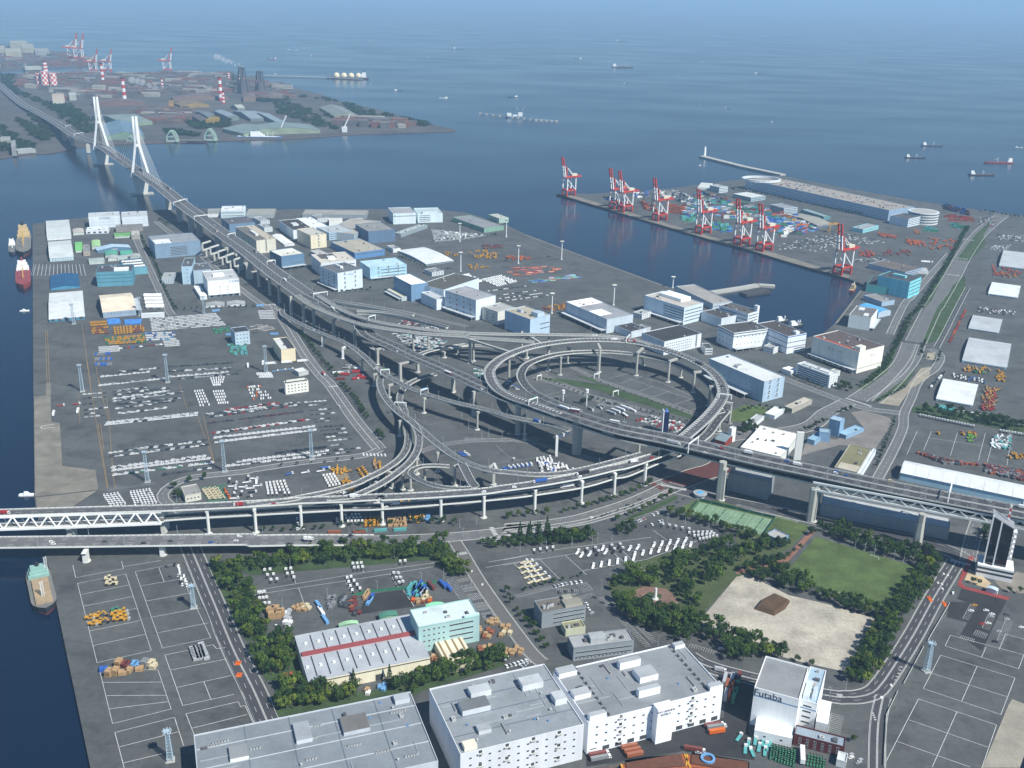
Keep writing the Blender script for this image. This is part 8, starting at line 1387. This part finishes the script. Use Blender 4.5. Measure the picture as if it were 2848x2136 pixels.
far=[('C',575,455,55,0.1,'pale coaster right of the sea berth'),('C',915,520,150,0.03,'long bulk carrier with deck masts in the middle distance'),('C',940,642,30,0.3,'small tug in the open bay'),('C',75,748,75,0.05,'dark coaster above the sea berth'),('C',905,318,60,0,'hazy ship far out in the middle'),('C',1960,568,50,0,'pale ship far out on the right'),('C',2065,940,45,1.4,'white ship seen end on near the breakwater'),('C',1720,836,30,0,'tiny boat above the breakwater'),('C',1520,806,18,0,'tiny orange boat in the bay'),('C',1508,1274,14,0,'tiny white boat beside the breakwater'),('D',1505,293,155,0.06,'dark tanker farthest of the right four'),('D',1375,385,148,0.06,'dark coaster leftmost of the right four'),('D',2015,425,210,0.05,'black and red tanker rightmost of the right four'),('D',1885,518,190,0.08,'pale coaster nearest of the right four'),('D',2175,306,50,-0.2,'speeding white boat at the right edge'),('B',1475,755,65,0.1,'white coaster left of the sea berth'),('B',1130,700,70,0.1,'small dark coaster near the point'),('B',930,645,25,0.2,'tug near the gas carrier'),('B',155,455,75,0,'red ship far out beyond the steelworks'),('B',470,430,38,0,'small red ship farther right of the steelworks'),('B',290,382,25,0,'left of two white boats far out'),('B',340,385,22,0,'right of two white boats far out'),('B',1590,378,80,0.02,'grey bulk carrier far out'),('B',906,324,12,0,'white dot boat far out'),('B',180,570,20,0,'white boat beside the jetty'),('B',1358,444,12,0,'white speck boat in the bay'),('C',1533,474,10,0,'white speck boat on the right')]
for k,(t,x,y,L,hd,l)in enumerate(far):
 L=max(9,(P(t,x+L/2,y,SEA)-P(t,x-L/2,y,SEA)).length);p=P(t,x,y,SEA);rd='red' in l.split(' ')[0:3]or 'red ship' in l
 ship(l,p,math.pi+hd if k%3==0 else hd,L,max(4,L*0.15),HRED if rd else(STEELW if 'white' in l and L<50 else HBLK if k%2 else HNAV),DKR if rd else DKG,max(1.5,L*0.045),0.16 if L>60 else 0.3,max(3,L*0.13),None,3 if L>100 else 0,4 if 'masts' in l else(1 if L>60 else 0),'cargo_ship' if L>60 else 'motor_boat','ship' if L>60 else 'boat',wake=L*2.5 if L<40 and k%2 else 0)
p=P('B',735,605,SEA);lng=ship('gas carrier with four pale dome tanks at the far jetty',p,math.pi+0.05,235,40,HBLK,DKG,9,0.12,26,None,0,0,'gas_carrier')
for k in range(4):
 bm=bmesh.new();bmesh.ops.create_uvsphere(bm,u_segments=16,v_segments=8,radius=17);me=bpy.data.meshes.new('dome_tank');bm.to_mesh(me);bm.free();me.materials.append(mat('dome_cream',(0.75,0.66,0.45),0.6,0.05,0.1));ob('dome_tank',me,lng,(-62+k*40,0,15))
q=PT("B 100,590 620,605 850,618",SEA);root=thing('jetty','long thin jetty leading to the gas carrier','jetty',q[0]);
for a,b in zip(q,q[1:]):mb=MB();mb.beam(a-q[0]+Vector((0,0,6)),b-q[0]+Vector((0,0,6)),12,3);mb.build('walkway',CONC,root)
for k in range(24):pp=q[0].lerp(q[1],k/24)-q[0];mb=MB();mb.beam(pp-Vector((0,0,3)),pp+Vector((0,0,5)),5,5);mb.build('pile',CONC,root)
q=PT("B 1760,880 1980,905 C 240,930 410,940",SEA);root=thing('sea_berth','isolated oil berth with white blocks and dolphins in the bay','berth',q[0])
for a,b in zip(q,q[1:]):mb=MB();mb.beam(a-q[0]+Vector((0,0,6)),b-q[0]+Vector((0,0,6)),5,2);mb.build('walkway',STEELG,root)
for k in range(14):f_=k/13;pp=(q[0].lerp(q[1],f_*3)if f_<1/3 else q[1].lerp(q[2],f_*3-1)if f_<2/3 else q[2].lerp(q[3],f_*3-2))-q[0];mb=MB();mb.box(pp.x-5,pp.x+5,pp.y-5,pp.y+5,-2,7.2);mb.build('dolphin',CONC,root)
for x,h in((1980,18),(2025,11),(2065,20)):pp=P('B',x,905,SEA)-q[0];mb=MB();mb.box(pp.x-9,pp.x+9,pp.y-8,pp.y+8,6,h);mb.build('deck_house',STEELW,root)
pp=P('B',2060,905,SEA)-q[0];mb=MB();mb.beam(pp+Vector((6,0,28)),pp+Vector((20,0,42)),2,2);mb.beam(pp+Vector((-6,0,28)),pp+Vector((-12,0,40)),2,2);mb.build('loading_arm',STEELG,root)
q=PT("C 1525,1208 1850,1290 2150,1352",SEA);root=thing('breakwater','long thin breakwater with a small lighthouse at its tip','breakwater',q[0])
for a,b in zip(q,q[1:]):mb=MB();mb.beam(a-q[0]+Vector((0,0,0.5)),b-q[0]+Vector((0,0,0.5)),22,8);mb.build('caisson',CONC,root)
lh=thing('lighthouse','white lighthouse at the breakwater tip','lighthouse',P('C',1546,1206,SEA));mb=MB();mb.cyl((0,0,0),(0,0,26),5,3.4,12);mb.build('tower',STEELW,lh);mb=MB();mb.cyl((0,0,26),(0,0,32),3.6,2.4,10);mb.build('lantern',STEELW,lh)
q=PT("p 92,182 330,145 500,115 650,126",SEA);root=thing('breakwater','curved grey mole in the inner basin','breakwater',q[0])
for a,b in zip(q,q[1:]):mb=MB();mb.beam(a-q[0]+Vector((0,0,0)),b-q[0]+Vector((0,0,0)),13,8);mb.build('caisson',CONC,root)
q=PT("p 335,185 400,208 612,178 540,140",SEA);mb=MB();mb.prism([tuple(x[:2])for x in q],SEA-2,SEA+4);tag(mb.build('pontoon',mat('pontoon_dark',(0.06,0.06,0.065),0.8,0.15,0.1)),'dark flat pontoon beside the inner mole','pontoon')
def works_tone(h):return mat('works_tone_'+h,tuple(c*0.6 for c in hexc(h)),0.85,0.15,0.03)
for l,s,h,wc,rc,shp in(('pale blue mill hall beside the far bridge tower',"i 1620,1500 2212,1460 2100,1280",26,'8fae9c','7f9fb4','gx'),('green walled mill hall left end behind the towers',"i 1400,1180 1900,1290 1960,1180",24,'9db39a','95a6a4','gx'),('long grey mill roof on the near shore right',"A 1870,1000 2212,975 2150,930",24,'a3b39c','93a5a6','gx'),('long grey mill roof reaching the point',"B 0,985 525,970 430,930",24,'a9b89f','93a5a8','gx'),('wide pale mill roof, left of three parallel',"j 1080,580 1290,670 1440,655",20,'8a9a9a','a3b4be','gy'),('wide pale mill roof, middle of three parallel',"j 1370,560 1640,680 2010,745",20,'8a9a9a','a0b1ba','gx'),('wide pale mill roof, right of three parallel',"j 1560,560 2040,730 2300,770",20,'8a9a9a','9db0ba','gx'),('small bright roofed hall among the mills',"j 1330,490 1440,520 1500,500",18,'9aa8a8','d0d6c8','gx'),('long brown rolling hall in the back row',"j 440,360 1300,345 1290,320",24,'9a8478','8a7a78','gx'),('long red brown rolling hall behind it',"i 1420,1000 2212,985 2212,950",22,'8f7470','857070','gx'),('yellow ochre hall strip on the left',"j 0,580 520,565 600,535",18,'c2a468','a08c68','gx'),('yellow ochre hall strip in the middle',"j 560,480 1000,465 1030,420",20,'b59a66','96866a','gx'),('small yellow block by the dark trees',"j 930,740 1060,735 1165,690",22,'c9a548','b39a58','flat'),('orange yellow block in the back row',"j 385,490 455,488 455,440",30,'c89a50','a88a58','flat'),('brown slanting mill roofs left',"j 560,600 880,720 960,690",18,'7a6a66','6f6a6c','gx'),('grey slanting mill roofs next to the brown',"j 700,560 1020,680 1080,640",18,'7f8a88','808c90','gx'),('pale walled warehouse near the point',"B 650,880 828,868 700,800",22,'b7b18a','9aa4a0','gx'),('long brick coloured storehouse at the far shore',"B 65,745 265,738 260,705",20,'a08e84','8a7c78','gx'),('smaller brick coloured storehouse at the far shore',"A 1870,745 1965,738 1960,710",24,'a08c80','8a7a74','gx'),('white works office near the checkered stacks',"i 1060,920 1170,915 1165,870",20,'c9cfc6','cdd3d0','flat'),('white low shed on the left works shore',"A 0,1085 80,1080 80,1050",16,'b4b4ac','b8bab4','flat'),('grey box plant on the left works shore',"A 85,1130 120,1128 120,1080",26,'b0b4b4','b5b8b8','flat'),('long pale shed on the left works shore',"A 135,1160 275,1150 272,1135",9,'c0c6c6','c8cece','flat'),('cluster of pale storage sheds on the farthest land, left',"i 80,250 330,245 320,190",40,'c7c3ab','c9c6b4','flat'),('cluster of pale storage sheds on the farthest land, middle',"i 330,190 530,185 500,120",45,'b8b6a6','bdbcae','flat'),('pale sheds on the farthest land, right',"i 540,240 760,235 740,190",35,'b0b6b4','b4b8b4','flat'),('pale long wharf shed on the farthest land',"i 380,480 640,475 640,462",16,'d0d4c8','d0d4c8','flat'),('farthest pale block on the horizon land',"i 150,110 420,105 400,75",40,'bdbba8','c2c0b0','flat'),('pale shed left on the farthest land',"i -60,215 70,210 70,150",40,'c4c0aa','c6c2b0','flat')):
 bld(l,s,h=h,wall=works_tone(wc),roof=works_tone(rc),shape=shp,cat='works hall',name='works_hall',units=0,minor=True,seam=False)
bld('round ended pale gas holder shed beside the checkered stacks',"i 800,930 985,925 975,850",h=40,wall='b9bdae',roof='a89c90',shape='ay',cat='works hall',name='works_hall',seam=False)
CHK=bpy.data.materials.new('red_white_check');CHK.use_nodes=True;_n=CHK.node_tree;_c=_n.nodes.new('ShaderNodeTexChecker');_c.inputs['Scale'].default_value=0.09;_c.inputs['Color1'].default_value=(0.55,0.06,0.05,1);_c.inputs['Color2'].default_value=(0.75,0.75,0.72,1);_g=_n.nodes.new('ShaderNodeNewGeometry');_n.links.new(_g.outputs['Position'],_c.inputs['Vector']);_n.links.new(_c.outputs['Color'],_n.nodes['Principled BSDF'].inputs['Base Color']);_n.nodes['Principled BSDF'].inputs['Roughness'].default_value=0.7
def stack(label,t,foot,top,r,bands=True,dark=False):
 p=P(t,*foot);h=HT(t,foot,top);root=thing('chimney',label,'chimney',p)
 mb=MB();n=7
 for k in range(n):z0,z1=h*k/n,h*(k+1)/n;mb.cyl((0,0,z0),(0,0,z1),r*(1-0.3*k/n),r*(1-0.3*(k+1)/n),10,(k%2)if bands else 0,caps=(k==n-1))
 mb.build('shaft',[mat('works_dark',(0.09,0.085,0.09),0.8,0.2,0.05),mat('works_dark2',(0.09,0.085,0.09),0.8)]if dark else[RED,WHT]if bands else[WHT,WHT],root);mb=MB();mb.cyl((0,0,h*0.97),(0,0,h*1.0+0.6),r*0.85,r*0.85,10);mb.build('rim',DARK,root)
for a in(('red and white banded chimney beside the far bridge tower','A',(960,785),(952,598),9),('red and white banded chimney above the wide mill roofs','A',(1700,775),(1690,592),9),('thinner banded chimney right of the wide mill roof chimney','A',(1720,800),(1716,700),6),('dark banded chimney left of the far bridge tower','A',(793,640),(783,485),9),('white chimney rising from the checkered stacks','A',(352,560),(347,468),14),('banded chimney in the back left of blast furnaces','A',(1760,610),(1758,552),7),('banded chimney before the left blast furnace','A',(1880,680),(1876,590),7),('banded chimney left of the left blast furnace','A',(1840,660),(1838,555),6),('thin chimney between the blast furnaces','A',(1973,665),(1971,590),6),('thin dark chimney at the middle of works','A',(1250,690),(1248,600),6)):stack(*a)
p=P('A',365,680);h=HT('A',(365,680),(365,545));ck=thing('checkered_stacks','huge red and white checkered chimney block of the steelworks','chimney',p)
for x,y in((-32,0),(0,-20),(32,0),(-16,24),(18,24)):mb=MB();mb.cyl((x,y,-1),(x,y,h*(1.0 if x==0 else 0.86)),17,16,12);mb.build('flue',CHK,ck)
for l,t,f,tp,r in(('dark tall blast furnace with smoke, left one','A',(1870,720),(1870,515),22),('dark tall blast furnace, right one','A',(2005,720),(2007,545),22)):
 p=P(t,*f);h=HT(t,f,tp);root=thing('blast_furnace',l,'furnace',p);wd=mat('works_dark',(0.09,0.085,0.09),0.8,0.2,0.05)
 mb=MB();mb.cyl((0,0,0),(0,0,h*0.55),r,r*0.6,10);mb.build('stove_body',wd,root)
 for a in range(4):mb=MB();mb.beam((r*math.cos(a*1.57)*1.2,r*math.sin(a*1.57)*1.2,0),(r*0.5*math.cos(a*1.57),r*0.5*math.sin(a*1.57),h),5,5);mb.build('frame_leg',wd,root)
 for z in(0.45,0.65,0.85,1.0):mb=MB();mb.cyl((0,0,h*z-3),(0,0,h*z),r*0.75,r*0.7,8);mb.build('platform',wd,root)
def steam(label,t,a,b,r):
 sm=bpy.data.materials.get('steam')or bpy.data.materials.new('steam');sm.use_nodes=True;N=sm.node_tree.nodes;N.clear();v=N.new('ShaderNodeVolumePrincipled');v.inputs['Density'].default_value=0.035;v.inputs['Color'].default_value=(0.95,0.96,1,1);o=N.new('ShaderNodeOutputMaterial');sm.node_tree.links.new(v.outputs[0],o.inputs['Volume'])
 rr=random.Random(label);bm=bmesh.new();p,q=P(t,*a),P(t,*a)
 za=HT(t,a[:2],b[0]);
 base=Vector((p.x,p.y,za))
 for k in range(9):
  f=k/8;c=Vector((-f*130,30*f,f*40))+Vector((rr.uniform(-6,6),rr.uniform(-6,6),rr.uniform(-6,6)));R_=r*(0.45+f*0.8)
  bmesh.ops.create_icosphere(bm,subdivisions=2,radius=R_,matrix=Matrix.Translation(c))
 me=bpy.data.meshes.new('steam_plume');bm.to_mesh(me);bm.free();me.materials.append(sm);o=ob('steam_plume',me,None,base);tag(o,label,'steam');o['kind']='stuff'
steam('white steam plume from the left blast furnace','A',(1880,720),((1880,510),),12);steam('white steam plume drifting left over the middle of works','A',(1250,760),((1250,690),),13)
for l,t,f,w_,h in(('pale green ship unloader, left of two on works quay','A',(1328,1088),38,33),('pale green ship unloader, right of two on works quay','A',(1620,1080),40,35),('pale green unloader wreck left on works quay','A',(1010,1085),26,16)):
 p=P(t,*f);root=thing('ship_unloader',l,'crane',p,-0.05);gm=mat('pale_green_steel',(0.34,0.46,0.40),0.6,0.1,0.1);pts=[(-w_*0.42,0),(-w_*0.36,h*0.55),(-w_*0.12,h*0.95),(w_*0.12,h*0.95),(w_*0.36,h*0.55),(w_*0.42,0)]
 for y in(-9,9):
  for a,b in zip(pts,pts[1:]):mb=MB();mb.beam((a[0],y,a[1]),(b[0],y,b[1]),4,4);mb.build('arch_member',gm,root)
 mb=MB();mb.box(-w_*0.3,w_*0.3,-9,9,h*0.42,h*0.5);mb.build('cross_deck',gm,root);mb=MB();mb.box(-w_*0.12,w_*0.12,-10,10,h*0.95,h*1.08);mb.build('head_house',gm,root);mb=MB();mb.box(-w_*0.5,w_*0.5,-10,10,-0.5,5);mb.build('carriage',gm,root)
for l,t,x,y,s in(('left far red and white crane on the farthest land','A',595,470,1.7),('right far red and white crane on the farthest land','A',645,475,1.7),('hazy red crane behind the dark chimney, left','A',750,565,1.3),('hazy red crane behind the dark chimney, right','A',860,562,1.3),('hazy red crane at the middle of works shore','A',1320,562,1.4)):c=copy_tree(cr0,P(t,x,y),qaz+2.6,l);c.scale=(s,s,s)
for l,t,x,y in(('white lattice jib crane on the works quay','B',715,1015),('white jib crane by the ferry','B',225,1030)):
 p=P(t,x,y);root=thing('jib_crane',l,'crane',p);mb=MB();mb.box(-8,8,-8,8,0,18);mb.build('portal',WHT,root);mb=MB();mb.beam((0,0,18),(22,0,62),4,4);mb.build('jib',WHT,root)
p=P('A',2000,1062,SEA);ship('white and blue ship moored at the works quay',p,0.06,150,22,mat('hull_blue',(0.05,0.14,0.34),0.6,0.1,0.1),STEELW,6,0.3,16,None,0,2,house_at=0.3);p=P('A',1450,1092,SEA);ship('flat grey barge at the works quay',p,0.05,120,20,HBLK,DKG,5,0.05,3,None,2,0)
fw=MB();rr=random.Random(9)
for s,n in(("i 640,1040 1100,1050 1400,1300 1500,1500 1250,1480 900,1250",150),("i 0,700 250,900 600,1030 640,1010 300,870 100,640",90),("i 250,1290 450,1350 750,1600 640,1640",70),("i 420,1160 620,1300 860,1560 760,1560",40),("j 690,780 900,800 1080,720 1290,760 1300,850 850,880 700,850",110),("j 1480,960 2212,900 2212,950 1500,980",50),("B 180,770 430,830 560,940 680,1000 560,990 200,870",130),("B 330,740 640,770 800,820 900,850 1400,960 1300,975 800,900 700,800",120),("B 500,880 900,920 1100,960 900,960",70),("j 300,900 800,960 850,1000 400,960",60),("A 0,960 120,1040 300,1150 0,1170",60),("j 1700,440 2212,400 2212,450 1750,470",60),("i 0,600 600,600 640,780 200,800",60),("i 900,600 2200,590 2200,800 1000,760",90),("j 400,60 1500,60 1400,300 500,280",120)):
 q=PT(s);xs=[p.x for p in q];ys=[p.y for p in q];k=0;t=0
 while k<n and t<n*50:
  t+=1;x,y=rr.uniform(min(xs),max(xs)),rr.uniform(min(ys),max(ys));ins=False
  for a,b in zip(q,q[1:]+q[:1]):
   if(a.y>y)!=(b.y>y)and x<(b.x-a.x)*(y-a.y)/(b.y-a.y)+a.x:ins=not ins
  if not ins:continue
  k+=1;R_=rr.uniform(9,18);M_=Matrix.Translation((x,y,R_*0.35))@Matrix.Rotation(rr.uniform(0,6),4,'Z')@Matrix.Diagonal((R_,R_,R_*0.6,1));me=FARC[k%4];b0=len(fw.v);fw.v+=[tuple(M_@v.co)for v in me.vertices];fw.f+=[tuple(b0+w for w in f.vertices)for f in me.polygons];fw.m+=[0]*len(me.polygons)
tag(fw.build('far_wood',LEAF[1]),None,kind='stuff')
cw=MB()
for s,n in(("i 300,600 2212,595 2212,940 1000,980 850,840 300,780",420),("j 0,40 1300,30 1300,330 0,380",380),("B 0,640 300,660 280,740 0,760",60),("i 0,260 1300,300 1500,440 0,480",260),("j 0,600 700,600 700,800 0,780",90),("B 700,900 1300,960 1200,990 700,980",60)):
 q=PT(s);xs=[p.x for p in q];ys=[p.y for p in q];k=0;t=0
 while k<n and t<n*50:
  t+=1;x,y=rr.uniform(min(xs),max(xs)),rr.uniform(min(ys),max(ys));ins=False
  for a,b in zip(q,q[1:]+q[:1]):
   if(a.y>y)!=(b.y>y)and x<(b.x-a.x)*(y-a.y)/(b.y-a.y)+a.x:ins=not ins
  if not ins:continue
  k+=1;w,d,h_=rr.uniform(8,50),rr.uniform(6,20),rr.uniform(4,22);cw.box(x-w,x+w,y-d,y+d,-0.5,h_,rr.choice((0,0,1,1,2,3)))
tag(cw.build('works_plant',[mat('plant_brown',(0.14,0.105,0.095),0.9,0.3,0.02),mat('plant_grey',(0.12,0.12,0.125),0.9,0.3,0.02),mat('plant_pale',(0.32,0.31,0.28),0.9,0.2,0.02),mat('plant_rust',(0.19,0.09,0.07),0.9,0.2,0.02)]),None,kind='stuff')
mb=MB();mb.box(-95000,95000,-3500,125000,SEA-8,CAM_H+12)
hz=mb.build('haze',[],None);hz['kind']='stuff'
hm=bpy.data.materials.new('haze_air');hm.use_nodes=True;N=hm.node_tree.nodes;N.clear()
vo=N.new('ShaderNodeVolumePrincipled');vo.inputs['Density'].default_value=0.00007;vo.inputs['Color'].default_value=(0.46,0.72,1.0,1)
vo.inputs['Anisotropy'].default_value=0.0
om=N.new('ShaderNodeOutputMaterial');hm.node_tree.links.new(vo.outputs[0],om.inputs['Volume'])
hz.data.materials.append(hm)
